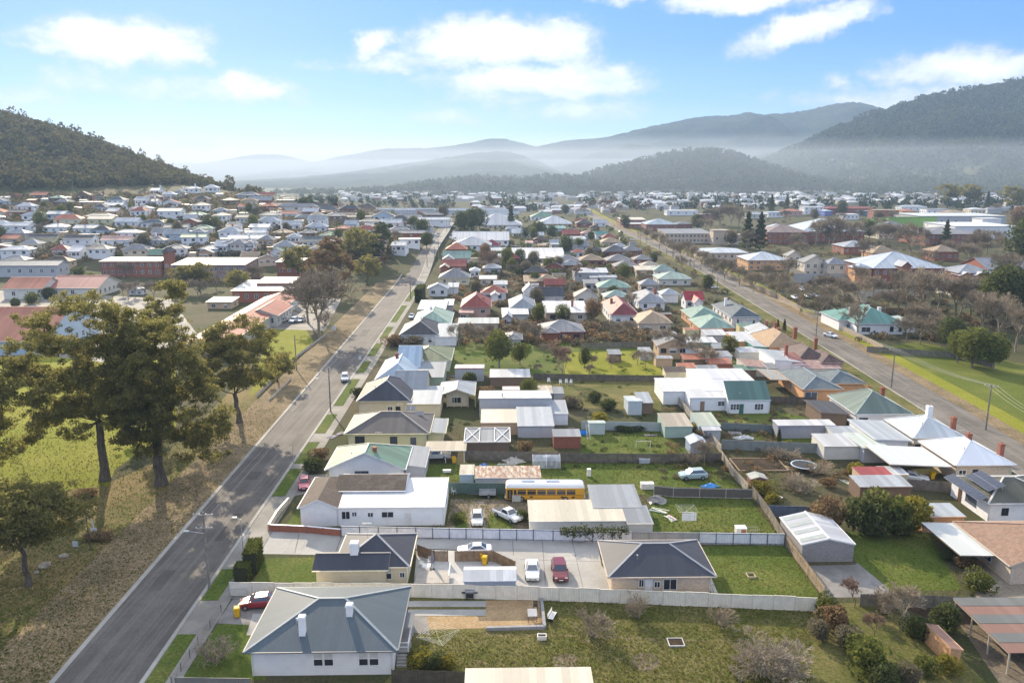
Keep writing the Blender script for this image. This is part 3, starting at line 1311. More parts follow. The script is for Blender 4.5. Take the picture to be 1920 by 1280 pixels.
def make_bush(rng, r, h, n, leaf, lobes=6):
	L = []
	for i in range(lobes):
		a = rng.uniform(0, 2 * np.pi)
		k = rng.uniform(.0, .55)
		c = (math.cos(a) * r * k, math.sin(a) * r * k, h * rng.uniform(.38, .66))
		q = rng.uniform(.48, .68)
		L.append(ball(rng, n // lobes, c, (r * q, r * q, h * q * .72), .62))
	L = np.concatenate(L)
	L = L[L[:, 2] > .02]
	return quads_from(L, leaf, rng, .75)


def make_conifer(rng, r, h, n, leaf):
	t = rng.random(n) ** .75
	z = h * (.06 + .94 * t)
	rr = r * (1 - t) ** .65 * (.72 + .28 * np.sin(z * 5.0 + rng.random(n))) * (.55 + .45 * rng.random(n) ** .5)
	a = rng.random(n) * 2 * np.pi
	L = np.stack([rr * np.cos(a), rr * np.sin(a), z], 1)
	return quads_from(L, leaf, rng, .7)


class TreeKind:
	def __init__(self, name, cat, parts):
		self.name, self.cat, self.parts = name, cat, parts

	def put(self, label, p, s=1.0, rz=None, group=None, sz=None):
		rz = rnd.uniform(0, 6.28) if rz is None else rz
		o = thing(self.name, label, self.cat, p, rz, group, (s, s, sz or s))
		for nm, me in self.parts:
			link(nm, me, o)
		return o
# ================================================================ THE SETTING
G_YARD = M_ground('yard_ground', (.060, .070, .026), (.110, .092, .056), .40, .62, .05, soil=(.085, .062, .042), soil_amt=.55)
G_LAWN = M_ground('lawn_grass', (.080, .115, .020), (.165, .165, .045), .44, .68, .12, fine_amt=.6)
G_LAWN2 = M_ground('rough_grass', (.088, .100, .024), (.185, .158, .062), .38, .62, .12, fine_amt=.65, soil=(.16, .12, .075), soil_amt=.25)
G_BRIGHT = M_ground('bright_grass', (.19, .205, .018), (.29, .27, .05), .42, .70, .06, fine_amt=.45)
G_PADDOCK = M_ground('paddock_grass', (.095, .125, .020), (.185, .185, .045), .44, .66, .05, fine_amt=.5)
G_PARK = M_ground('park_grass', (.090, .098, .026), (.225, .170, .072), .38, .60, .07, soil=(.26, .18, .10), soil_amt=.6, fine_amt=.65)
G_LITTER = M_ground('leaf_litter', (.150, .118, .066), (.265, .200, .120), .38, .62, .18, soil=(.34, .25, .155), soil_amt=.4, fine_amt=.6)
G_SOIL = M_ground('garden_soil', (.045, .032, .022), (.085, .060, .042), .4, .6, .3, fine_amt=.5)
G_GRAVEL = M_ground('gravel', (.26, .22, .17), (.36, .31, .24), .4, .6, .3, fine_amt=.4)
G_TAN = M_ground('tan_gravel', (.34, .235, .13), (.42, .30, .17), .4, .6, .3, fine_amt=.35)
G_DIRT = M_ground('bare_dirt', (.15, .12, .085), (.24, .195, .14), .4, .6, .25, fine_amt=.45)
ASPHALT = M_paving('asphalt', (.118, .106, .095), .25, .4, angle=ROT)
ASPHALT2 = M_paving('old_asphalt', (.14, .125, .107), .3, .6, angle=ROT)
CONC = M_paving('concrete', (.36, .35, .33), .16)
CONC_D = M_paving('stained_concrete', (.22, .21, .20), .35)
CONC_L = M_paving('pale_concrete', (.46, .45, .43), .12)
KERB = M_paving('kerb', (.33, .32, .29), .2)
PATHM = M_paving('path', (.25, .235, .21), .3)


def graded(a):
	out = []
	for lo, hi, st in a:
		out += list(np.arange(lo, hi, st))
	return np.array(out + [a[-1][1]], float)


gx = graded([(-6000, -2500, 500), (-2500, -900, 80), (-900, -20, 11), (-20, 300, 40), (300, 1500, 100), (1500, 6000, 500)])
gy = graded([(-150, 300, 45), (300, 900, 11), (900, 1400, 30), (1400, 3000, 100), (3000, 6000, 500)])
GX, GY = np.meshgrid(gx, gy)
GZ = terr_np(GX, GY)
nx_, ny_ = len(gx), len(gy)
idx = np.arange(nx_ * ny_).reshape(ny_, nx_)
Qg = np.stack([idx[:-1, :-1], idx[:-1, 1:], idx[1:, 1:], idx[1:, :-1]], -1).reshape(-1, 4)
go = link('ground', np_mesh('ground', np.stack([GX, GY, GZ], -1).reshape(-1, 3), Qg, G_YARD))
go['kind'] = 'structure'

# ---- the hills round the valley -------------------------------------------------
HILLM = {}


def hill_mat(name, c1, c2, sc, low=0):
	m, t, b = newmat(name)
	g = t.new('ShaderNodeNewGeometry')
	p = g.outputs['Position']
	a = t.noise(p, sc, 6, .65)
	c_ = t.noise(p, sc * 12, 3, .65)
	c = t.mix(t.ramp(a, .38, .62), c1, c2)
	c = t.mix(t.ramp(c_, .35, .65, .65, 0.0), c, tuple(x * .35 for x in c1))
	if low:
		z = t.new('ShaderNodeSeparateXYZ', {0: p}).outputs[2]
		cl = t.math('MULTIPLY', t.ramp(z, 20, low, 1.0, 0.0), t.ramp(t.noise(p, .0035, 4, .55), .50, .60))
		c = t.mix(cl, c, t.mix(c_, (.10, .105, .05), (.20, .175, .10)))
	t.put(b, 'Base Color', c)
	t.put(b, 'Roughness', 1.0)
	t.put(b, 'Specular IOR Level', 0.0)
	return m


def ridge(name, sil, d_peak, d_front, d_back, mat, rough=1.0, nrow=60, ncol=160, canopy=5.0, power=1.25, clear=None):
	"""a wooded range: crest through the given skyline, falling to the valley in front and behind"""
	px = np.array([s[0] for s in sil], float)
	py = np.array([s[1] for s in sil], float)
	q = np.linspace(px[0], px[-1], ncol)
	yy = np.interp(q, px, py)
	kern = np.ones(5) / 5
	ys = np.convolve(np.pad(yy, 2, 'edge'), kern, 'valid')
	pts = [pix_dir(a, b) for a, b in zip(q, ys)]
	CX = np.array([v.x / v.y * d_peak for v in pts])
	CZ = np.array([CAMH + v.z / v.y * d_peak for v in pts])
	rows = []
	nb = nrow // 4
	ts = list(np.linspace(0, 1, nrow)) + list(np.linspace(1, 0, nb + 1))[1:]
	ysr = list(np.linspace(d_front, d_peak, nrow)) + list(np.linspace(d_peak, d_back, nb + 1))[1:]
	V = np.zeros((len(ts), ncol, 3))
	sc = 1.0 / (0.16 * (d_peak - d_front))
	for j, (t, y) in enumerate(zip(ts, ysr)):
		prof = t ** power
		for i in range(ncol):
			sp = mnoise.noise(Vector((CX[i] * sc, y * sc, 3.1))) + .5 * mnoise.noise(Vector((CX[i] * sc * 2.3, y * sc * 2.3, 7.7)))
			fade = math.sin(math.pi * min(1, t)) ** .8
			z = CZ[i] * prof + sp * CZ[i] * .22 * fade * rough
			fn = mnoise.noise(Vector((CX[i] * .06, y * .06, 1.3)))
			z += canopy * fn * (.3 + .7 * min(1, t * 3))
			edge = min(1.0, i / 6.0, (ncol - 1 - i) / 6.0)
			z = -8 + (z + 8) * (.15 + .85 * edge) if (i < 6 or i > ncol - 7) else z
			V[j, i] = (CX[i], y, (z if t > 0 else -12))
	nr = len(ts)
	ii = np.arange(nr * ncol).reshape(nr, ncol)
	Q = np.stack([ii[:-1, :-1], ii[:-1, 1:], ii[1:, 1:], ii[1:, :-1]], -1).reshape(-1, 4)
	o = link(name, np_mesh(name, V.reshape(-1, 3), Q, mat))
	o['kind'] = 'structure'
	return V[:nrow]


def woods(name, label, P, size, cards, mat, seed, hgt=1.25, card=.42, stuff=True):
	"""a wood that reads as one mass: crowns of leaf cards at the points P"""
	rng = np.random.default_rng(seed)
	n = len(P)
	s = size * rng.uniform(.6, 1.25, n)
	d = rng.normal(size=(n, cards, 3))
	d /= np.linalg.norm(d, axis=2)[:, :, None]
	rad = (.55 + .45 * rng.random((n, cards)))[:, :, None]
	c = P[:, None, :] + np.array((0, 0, 1.0)) * (s * hgt * .8)[:, None, None] + d * rad * s[:, None, None] * np.array((1, 1, hgt * .75))
	sz = np.repeat(s * card * 2, cards)
	V, Q = quads_from(c.reshape(-1, 3), sz, rng, .8)
	o = link(name, np_mesh(name, V, Q, mat))
	o['kind'] = 'stuff'
	o['label'] = label
	return o


def scatter_on(V, n, seed, lo=0.0, hi=1.0, keep=None):
	rng = np.random.default_rng(seed)
	nr, ncol, _ = V.shape
	j = lo * (nr - 2) + rng.random(n) * (hi - lo) * (nr - 2)
	i = rng.random(n) * (ncol - 2)
	j0, i0 = j.astype(int), i.astype(int)
	fj, fi = (j - j0)[:, None], (i - i0)[:, None]
	p = V[j0, i0] * (1 - fi) * (1 - fj) + V[j0, i0 + 1] * fi * (1 - fj) + V[j0 + 1, i0] * (1 - fi) * fj + V[j0 + 1, i0 + 1] * fi * fj
	return p


HM_near = hill_mat('bush_hill', (.030, .040, .022), (.055, .060, .032), .012, 170)
HM_far = hill_mat('far_hill', (.030, .042, .030), (.060, .068, .042), .004)
LEAF_HILL = M_leaf('leaf_hill', (.045, .050, .024), (.135, .120, .058), .3)
LEAF_FAR = M_leaf('leaf_far', (.018, .034, .018), (.080, .094, .042), .2)

ridge('mountain_range', [(930, 330), (980, 285), (1010, 274), (1060, 263), (1130, 259), (1200, 242), (1260, 229), (1310, 219), (1385, 216), (1394, 211), (1401, 207), (1410, 211), (1420, 215), (1480, 212), (1510, 207), (1560, 196), (1600, 190), (1640, 199), (1700, 222), (1800, 262), (1950, 300), (2100, 330)], 4000, 2500, 5200, HM_far, 1.0, 70, 200, 6, 1.1)
ridge('mountain_range', [(530, 335), (575, 311), (590, 305), (650, 291), (720, 279), (800, 278), (840, 274), (880, 268), (910, 261), (940, 260), (970, 266), (1000, 274), (1040, 279), (1090, 290), (1200, 315), (1300, 335)], 4300, 3000, 5400, HM_far, .9, 60, 180, 6, 1.1)
ridge('mountain_range', [(200, 330), (330, 305), (400, 306), (440, 297), (480, 290), (520, 289), (560, 297), (600, 308), (680, 322), (760, 340)], 4700, 3300, 5600, HM_far, .8, 50, 140, 5, 1.1)
ridge('far_hill', [(330, 348), (480, 338), (600, 330), (660, 322), (730, 311), (800, 301), (860, 292), (900, 286), (940, 283), (975, 290), (1000, 299), (1030, 311), (1060, 324), (1120, 345)], 3000, 1900, 4000, HM_far, .8, 60, 180, 6, 1.15)
Vr = ridge('wooded_hill', [(1340, 352), (1400, 316), (1440, 297), (1480, 280), (1510, 266), (1540, 250), (1580, 233), (1620, 218), (1680, 197), (1740, 182), (1800, 170), (1860, 159), (1920, 146), (2000, 128), (2150, 108), (2300, 120), (2500, 180), (2700, 260)], 2350, 1400, 3600, HM_near, 1.0, 90, 260, 5, 1.25)
Vm = ridge('wooded_hill', [(980, 356), (1060, 345), (1110, 328), (1140, 318), (1180, 309), (1210, 300), (1240, 292), (1270, 286), (1305, 281), (1340, 284), (1370, 292), (1400, 301), (1430, 312), (1470, 326), (1540, 342), (1620, 356)], 1900, 1480, 2500, HM_near, .6, 50, 150, 4, 1.0)
Vk = ridge('wooded_hill', [(560, 372), (680, 366), (760, 357), (800, 348), (840, 341), (900, 338), (960, 341), (1010, 337), (1060, 334), (1110, 338), (1160, 346), (1260, 360)], 1750, 1420, 2200, HM_near, .5, 40, 130, 3, 1.0)
woods('forest', 'dense dark forest covering the big hill', np.concatenate([scatter_on(Vr, 9500, 3, .42, 1.0), scatter_on(Vr, 2600, 9, .03, .45)]), 7.0, 9, LEAF_FAR, 31, 1.2, .5)
woods('forest', 'hazy gum forest on the round middle hill', scatter_on(Vm, 3800, 4, .1, 1.0), 6.0, 12, LEAF_FAR, 32, 1.35, .42)
woods('forest', 'hazy trees on the low knoll in the valley', scatter_on(Vk, 1700, 5, .35, 1.0), 6.0, 12, LEAF_FAR, 33, 1.4, .42)

# the wooded hill behind the town, on the terrain itself
_rng = np.random.default_rng(11)
Pl = np.stack([_rng.uniform(-900, -215, 15000), _rng.uniform(520, 960, 15000)], -1)
Zl = terr_np(Pl[:, 0], Pl[:, 1])
_lim = np.interp(Pl[:, 0], [-900, -560, -380, -310, -260, -215], [470, 505, 555, 610, 660, 690])
_ok = (Pl[:, 1] > _lim) & (Zl > 4)
_ok &= Pl[:, 0] < np.interp(Pl[:, 1], [520, 700, 760, 960], [-262, -268, -300, -330]) + 90 * _rng.random(len(Pl)) ** 3 - 20
_ok &= _rng.random(len(Pl)) < np.clip((Pl[:, 1] - _lim) / 60 + .35, 0, 1)
woods('forest', 'dry bush forest covering the hillside above the houses', np.concatenate([Pl, Zl[:, None]], 1)[_ok], 3.6, 38, LEAF_HILL, 34, 1.35, .34)

_s = np.concatenate([Pl, Zl[:, None]], 1)[_ok]
woods('forest', 'taller gums standing out of the hillside forest', _s[_rng.choice(len(_s), 420, replace=False)], 4.2, 60, LEAF_HILL, 35, 2.3, .26)

# ---- roads -----------------------------------------------------------------------
_a = at(182, 1280)


def LX(y):
	return _a.x - math.tan(ROT) * (y - _a.y)


LROAD = [(LX(y), y) for y in (20, 120, 250, 330, 400, 460, 520, 580, 640, 690, 760, 900)]
RROAD = [(85.0, 20), (87.0, 100)] + [(at(*q).x, at(*q).y) for q in ((1770, 768), (1488, 600), (1330, 508), (1212, 450), (1160, 429))] + [(84, 780), (84, 1000)]
strip('road', LROAD, -4.2, 4.2, ASPHALT, .03, 6)
strip('road', RROAD, -4.4, 4.4, ASPHALT2, .03, 6)
strip('kerb', LROAD, -4.75, -4.2, KERB, .12, 6, .2)
strip('kerb', LROAD, 4.2, 4.65, KERB, .12, 6, .2)
strip('verge', LROAD, -13.0, -4.75, G_LITTER, .055, 6, .1)
strip('verge', LROAD, 4.65, 8.2, PATHM, .06, 6, .1)
strip('kerb', RROAD, -4.75, -4.4, KERB, .10, 6, .2)
strip('verge', RROAD, -9.5, -4.75, G_LAWN2, .05, 6, .1)
strip('verge', RROAD, 4.4, 8.0, G_LITTER, .05, 6, .1)
strip('verge', RROAD, 8.0, 12.0, G_BRIGHT, .055, 6, .1)
for (y0, y1) in ((56, 78.5), (85.5, 93), (116, 127.5), (130, 141), (146, 158), (164, 186), (192, 204), (210, 226), (232, 250), (258, 290), (300, 330)):
	strip('lawn', [(LX(y0), y0), (LX(y1), y1)], 4.75, 6.75, G_LAWN, .10, 4, .06)
# cross street running off to the school, and the centre of town
mb_line = []
PATCH = M_paving('road_patch', (.094, .085, .077), .25)
for (y, o, ww, ln) in ((88, -1.8, 1.6, 5), (101, 1.6, 1.2, 9), (123, -.6, 2.0, 3.5), (139, 2.2, 1.4, 7), (160, -2.0, 1.8, 9), (188, 1.0, 1.5, 12), (236, -1.0, 2.2, 10)):
	strip('road_patch', [(LX(y) + o, y), (LX(y + ln) + o, y + ln)], -ww / 2, ww / 2, PATCH, .034, 3)
# ---- lots between the two roads ---------------------------------------------------
sheet('lawn', [(770, 1118), (1010, 1124), (1370, 1138), (1530, 1144), (1700, 1285), (1700, 1380), (640, 1380), (735, 1262), (760, 1200)], G_LAWN2)
sheet('lawn', [(340, 1275), (408, 1170), (472, 1168), (500, 1275)], G_LAWN)
sheet('driveway', [(405, 1168), (440, 1118), (545, 1120), (500, 1172)], CONC_D)
sheet('path', [(462, 1190), (474, 1150), (500, 1150), (490, 1192)], CONC)
sheet('path', [(765, 1126), (911, 1126), (911, 1137), (765, 1137)], CONC)
sheet('path', [(765, 1142), (911, 1142), (911, 1154), (765, 1154)], CONC)
sheet('gravel_bed', [(800, 1155), (911, 1155), (911, 1125), (1012, 1125), (1018, 1173), (912, 1177), (802, 1180)], G_TAN)
sheet('patio', [(752, 1182), (765, 1154), (800, 1155), (806, 1190)], CONC_D)
WORN = M_ground('worn_grass', (.125, .115, .045), (.225, .180, .095), .40, .6, .4, soil=(.24, .18, .11), soil_amt=.5)
for pts in ([(1025, 1189), (1120, 1190), (1240, 1197), (1392, 1201), (1392, 1204), (1240, 1201), (1120, 1194), (1025, 1192)], [(900, 1186), (1000, 1188), (1005, 1194), (905, 1192)], [(1085, 1231), (1185, 1233), (1185, 1235), (1085, 1234)],
			[(1340, 1108), (1390, 1112), (1440, 1100), (1400, 1094), (1350, 1100)], [(860, 1240), (900, 1236), (930, 1250), (880, 1256)], [(1650, 1060), (1700, 1054), (1716, 1070), (1670, 1078)], [(1130, 886), (1240, 892), (1240, 898), (1130, 894)], [(1300, 962), (1350, 958), (1370, 972), (1310, 978)]):
	sheet('worn_path', pts, WORN)
for c, rx, ry in (((1060, 1238), 25, 15), ((1210, 1240), 27, 18)):
	sheet('garden_bed', [(c[0] + rx * math.cos(a * math.pi / 10), c[1] + ry * math.sin(a * math.pi / 10)) for a in range(20)], G_DIRT)
# the pair of homes behind the cream fence
sheet('driveway', [(428, 1040), (478, 1000), (497, 992), (760, 1004), (790, 1010), (1120, 1014), (1128, 1060), (1168, 1106), (1160, 1114), (960, 1096), (966, 1058), (900, 1030), (868, 1030), (780, 1028), (620, 1040), (500, 1038)], CONC)
for a, b in (((960, 1012), (962, 1040)), ((1016, 1013), (1022, 1096)), ((1072, 1014), (1092, 1100)), ((1128, 1052), (975, 1048)), ((560, 1000), (552, 1036)), ((640, 1004), (628, 1036))):
	sheet('joint', [a, (a[0] + 1.6, a[1] + .9), (b[0] + 1.6, b[1] + .9), b], CONC_D)
sheet('lawn', [(470, 1090), (500, 1046), (610, 1044), (600, 1092)], G_LAWN)
sheet('path', [(455, 1090), (478, 1050), (494, 1050), (474, 1090)], G_SOIL)
sheet('patio', [(775, 1100), (782, 1030), (870, 1032), (930, 1038), (955, 1092), (900, 1100)], CONC_L)
sheet('lawn', [(1338, 1112), (1300, 1024), (1470, 1022), (1540, 1118), (1526, 1126)], G_LAWN)
sheet('path', [(1334, 1112), (1346, 1112), (1316, 1040), (1310, 1040)], CONC_L)
sheet('driveway', [(428, 1040), (400, 1040), (470, 962), (500, 962), (478, 1000)], CONC_D)
# behind the blue framed fence
sheet('lawn', [(536, 984), (560, 952), (610, 940), (620, 984)], G_LAWN)
sheet('yard', [(835, 1004), (845, 935), (1110, 938), (1120, 1010)], G_DIRT)
sheet('lawn', [(855, 1002), (850, 962), (872, 958), (880, 1002)], G_LAWN)
sheet('lawn', [(912, 1002), (918, 962), (940, 962), (975, 1000)], G_LAWN)
sheet('path', [(878, 1002), (882, 940), (908, 940), (912, 1002)], G_GRAVEL)
sheet('lawn', [(1225, 1012), (1215, 925), (1405, 935), (1465, 1012)], G_LAWN)
sheet('lawn', [(800, 902), (795, 870), (1330, 868), (1410, 930), (1100, 925), (1100, 900)], G_LAWN)
sheet('lawn', [(1090, 862), (1090, 812), (1235, 808), (1330, 868)], G_LAWN)
sheet('driveway', [(548, 930), (572, 890), (615, 888), (600, 920)], PATHM)
sheet('yard', [(830, 700), (860, 640), (1240, 640), (1250, 704)], G_LAWN)
sheet('lawn', [(1060, 704), (1055, 660), (1240, 655), (1250, 704)], G_BRIGHT)
sheet('yard', [(960, 760), (940, 712), (1240, 706), (1240, 770)], G_LAWN2)
sheet('lawn', [(1340, 798), (1330, 770), (1450, 768), (1520, 784), (1480, 795)], G_LAWN)
sheet('vegetable_garden', [(1378, 885), (1360, 858), (1440, 856), (1470, 884)], G_SOIL)
sheet('lawn', [(1400, 822), (1395, 812), (1540, 814), (1545, 832)], G_LAWN)
sheet('yard', [(1330, 720), (1280, 650), (1400, 640), (1440, 700)], G_LAWN2)
# lots along the second road
sheet('driveway', [(1512, 1060), (1604, 1058), (1618, 1040), (1680, 1118), (1545, 1120)], CONC_D)
sheet('lawn', [(1602, 1050), (1582, 996), (1740, 1000), (1805, 1106), (1672, 1108)], G_LAWN)
sheet('driveway', [(1835, 1130), (1800, 1050), (1925, 1050), (1990, 1160), (1925, 1172)], G_GRAVEL)
sheet('lawn', [(1545, 1130), (1640, 1130), (1760, 1190), (1900, 1330), (1700, 1330)], G_LAWN2)
sheet('garden_bed', [(1690, 1138), (1830, 1130), (1850, 1160), (1790, 1180)], G_SOIL)
# paddock on the far side of the second road
sheet('paddock', [(1650, 652), (1720, 640), (1960, 690), (2150, 900), (1960, 880)], G_PADDOCK)
sheet('paddock', [(1400, 470), (1560, 560), (1600, 600), (1720, 640), (2000, 700), (2100, 560), (1700, 470)], G_YARD)
# park on the other side of the first road
sheet('park', [(-700, 1290), (-300, 930), (205, 905), (300, 862), (420, 745), (520, 640), (548, 760), (330, 1010), (75, 1290)], G_PARK)
sheet('park', [(-300, 960), (-60, 700), (160, 640), (330, 660), (330, 800), (215, 880), (205, 910)], G_BRIGHT)
sheet('lawn', [(468, 745), (505, 615), (570, 612), (588, 640), (560, 668)], G_BRIGHT)
sheet('verge', [(478, 748), (585, 652), (612, 612), (655, 612), (625, 665), (560, 742)], G_LAWN2)
sheet('car_park', [(460, 615), (500, 552), (640, 560), (610, 620)], PATHM)
sheet('driveway', [(478, 768), (490, 748), (590, 748), (584, 768)], G_DIRT)
sheet('yard', [(-300, 620), (-100, 540), (320, 560), (380, 640), (200, 680)], PATHM)

# ---- the morning haze --------------------------------------------------------------
hz = MB()
hz.box(-6200, 6200, -200, 6300, -14, 440, bottom=True)
hm = bpy.data.materials.new('haze')
hm.use_nodes = True
ht = NT(hm.node_tree)
ht.n.clear()
ho = ht.new('ShaderNodeOutputMaterial')
hv = ht.new('ShaderNodeVolumePrincipled', {'Color': (.40, .56, .79), 'Density': HAZE_D, 'Anisotropy': .28})
ht.l.new(hv.outputs[0], ho.inputs['Volume'])
hzo = part('haze', hz, hm, None)
hzo['kind'] = 'stuff'

for nm, (y0, y1, zt, dn) in (('low', (1120, 2420, 92, .00033)), ('back', (2450, 3800, 75, .00045)), ('back', (2520, 3750, 112, .00028)), ('back', (2620, 3700, 158, .0002))):
	mb = MB()
	mb.box(-3000, 3400, y0, y1, -13, zt, bottom=True)
	mm = bpy.data.materials.new('mist')
	mm.use_nodes = True
	t_ = NT(mm.node_tree)
	t_.n.clear()
	o_ = t_.new('ShaderNodeOutputMaterial')
	v_ = t_.new('ShaderNodeVolumePrincipled', {'Color': (.76, .84, .92), 'Density': dn, 'Anisotropy': .1})
	t_.l.new(v_.outputs[0], o_.inputs['Volume'])
	part('mist', mb, mm, None)['kind'] = 'stuff'
# ================================================================ VEHICLES
TYRE = M_plain((.018, .018, .02), .85)
RIM = M_plain((.42, .43, .45), .35, .7)
LAMP = M_plain((.75, .77, .8), .15)
TAIL = M_plain((.35, .02, .02), .25)
CHROME = M_plain((.55, .56, .58), .25, .8)
PLASTIC = M_plain((.03, .03, .033), .6)
_PM = {}


def paint(col):
	if col not in _PM:
		m, t, b = newmat('car_paint')
		t.put(b, 'Base Color', col)
		t.put(b, 'Roughness', .28)
		t.put(b, 'Coat Weight', .8)
		t.put(b, 'Coat Roughness', .06)
		_PM[col] = m
	return _PM[col]


def loft(mb, rings, cap=True, m=0):
	for a, b in zip(rings[:-1], rings[1:]):
		n = len(a)
		for i in range(n):
			j = (i + 1) % n
			mb.face((a[i], a[j], b[j], b[i]), m)
	if cap:
		mb.face(rings[0][::-1], m)
		mb.face(rings[-1], m)


_wheel = {}


def wheel_mesh(r, wd):
	k = (r, wd)
	if k not in _wheel:
		mb = MB()
		mb.tube((-wd / 2, 0, 0), (wd / 2, 0, 0), r, r, 14)
		rm = MB()
		rm.tube((-wd / 2 - .012, 0, 0), (wd / 2 + .012, 0, 0), r * .62, r * .62, 12)
		for i in range(5):
			a = 2 * math.pi * i / 5
			for sx in (-1, 1):
				rm.obox((sx * (wd / 2 + .018), 0, 0), (sx * (wd / 2 + .018), math.cos(a) * r * .6, math.sin(a) * r * .6), .05, .02)
		_wheel[k] = (mb.mesh('wheel', TYRE), rm.mesh('rim', RIM))
	return _wheel[k]


# body stations: (y, z bottom, z top, half width); cabin stations: (y, z, half width); front is -y
CARS = dict(
	hatch=dict(L=4.2, b=[(-2.1, .38, .58, .68), (-1.98, .25, .72, .80), (-1.2, .22, .86, .87), (-.55, .22, .95, .88), (1.2, .22, .98, .88), (1.95, .25, .95, .84), (2.1, .38, .80, .74)],
			   c=[(-.95, .92, .80), (-.2, 1.40, .60), (1.15, 1.46, .60), (1.85, .95, .76)]),
	suv=dict(L=4.6, b=[(-2.3, .45, .72, .72), (-2.18, .32, .90, .86), (-1.3, .28, 1.04, .92), (-.7, .28, 1.10, .93), (1.6, .28, 1.12, .93), (2.18, .32, 1.08, .88), (2.3, .45, .90, .80)],
			 c=[(-1.05, 1.08, .84), (-.35, 1.60, .66), (1.55, 1.66, .66), (2.18, 1.10, .80)]),
	sedan=dict(L=4.6, b=[(-2.3, .38, .58, .70), (-2.18, .25, .72, .82), (-1.3, .22, .86, .88), (-.6, .22, .93, .89), (1.3, .22, .96, .89), (2.15, .25, .92, .84), (2.3, .38, .78, .74)],
			   c=[(-.95, .90, .80), (-.2, 1.36, .58), (.85, 1.40, .58), (1.6, .94, .74)]),
	ute=dict(L=5.1, b=[(-2.55, .5, .72, .74), (-2.42, .38, .92, .86), (-1.6, .34, 1.02, .90), (-1.0, .34, 1.06, .91), (.7, .34, 1.06, .91), (.75, .34, 1.00, .91), (2.45, .36, .98, .90), (2.55, .5, .90, .84)],
			 c=[(-1.2, 1.04, .82), (-.55, 1.56, .64), (.4, 1.58, .64), (.75, 1.04, .80)], tray=(.95, 2.4)),
	van=dict(L=4.7, b=[(-2.35, .4, .70, .74), (-2.25, .3, .95, .86), (-1.9, .26, 1.05, .90), (-1.6, .26, 1.12, .91), (1.6, .26, 1.14, .91), (2.25, .3, 1.1, .88), (2.35, .4, .95, .82)],
			 c=[(-2.0, 1.05, .84), (-1.25, 1.82, .70), (1.9, 1.88, .72), (2.28, 1.1, .84)]),
)
_car_mesh = {}


def car_meshes(kind):
	if kind in _car_mesh:
		return _car_mesh[kind]
	S = CARS[kind]
	mb = MB()
	rings = []
	for y, zb, zt, hw in S['b']:
		zm = zb + (zt - zb) * .45
		rings.append([(-hw * .92, y, zb), (hw * .92, y, zb), (hw, y, zm), (hw, y, zt - .10), (hw * .90, y, zt), (-hw * .90, y, zt), (-hw, y, zt - .10), (-hw, y, zm)])
	loft(mb, rings)
	c = S['c']
	(ya, za, wa), (yb, zb, wb), (yc, zc, wc), (yd, zd, wd) = c
	A, B, Cc, D = [[(-q[2], q[0], q[1]), (q[2], q[0], q[1])] for q in c]
	mb.face((A[0], A[1], B[1], B[0]))
	mb.face((B[0], B[1], Cc[1], Cc[0]))
	mb.face((Cc[0], Cc[1], D[1], D[0]))
	mb.face((A[1], D[1], Cc[1], B[1]))
	mb.face((D[0], A[0], B[0], Cc[0]))
	if 'tray' in S:
		y0, y1 = S['tray']
		mb.box(-.78, .78, y0, y1, 1.012, 1.02, 1)
	gl = []

	def inset(q, k, off):
		q = [Vector(p) for p in q]
		ce = sum(q, Vector()) / len(q)
		n = (q[1] - q[0]).cross(q[-1] - q[0]).normalized()
		return [ce + (p - ce) * k + n * off for p in q]
	ws, rw, sd = MB(), MB(), [MB(), MB()]
	ws.face(inset((A[0], A[1], B[1], B[0]), .88, .015))
	rw.face(inset((Cc[0], Cc[1], D[1], D[0]), .82, .015))
	sd[1].face(inset((A[1], D[1], Cc[1], B[1]), .82, .015))
	sd[0].face(inset((D[0], A[0], B[0], Cc[0]), .82, .015))
	fy, ry = S['b'][1][0], S['b'][-2][0]
	hw, zt = S['b'][1][3], S['b'][1][2]
	hl = []
	for s in (-1, 1):
		q = MB()
		q.box(s * hw * .72 - .16, s * hw * .72 + .16, fy - .10, fy + .05, zt - .20, zt - .04)
		hl.append(q)
	tl = []
	hw2, zt2 = S['b'][-2][3], S['b'][-2][2]
	for s in (-1, 1):
		q = MB()
		q.box(s * hw2 * .85 - .10, s * hw2 * .85 + .10, ry - .03, ry + .10, zt2 - .32, zt2 - .04)
		tl.append(q)
	gr = MB()
	f0 = S['b'][0]
	gr.box(-f0[3] * .6, f0[3] * .6, f0[0] - .015, f0[0] + .1, f0[1] + .06, f0[2] - .03)
	gr.box(-f0[3] * .8, f0[3] * .8, fy - .06, fy + .05, .27, .40)
	mi = []
	for s in (-1, 1):
		q = MB()
		q.box(s * (wa + .08) - .09, s * (wa + .08) + .09, ya + .25, ya + .36, za - .02, za + .14, bottom=True)
		mi.append(q)
	pl = MB()
	pl.box(-.24, .24, f0[0] - .03, f0[0] - .015, f0[1] + .02, f0[1] + .13)
	_car_mesh[kind] = (S, mb, ws, rw, sd, hl, tl, gr, mi, pl)
	return _car_mesh[kind]


_cm2 = {}


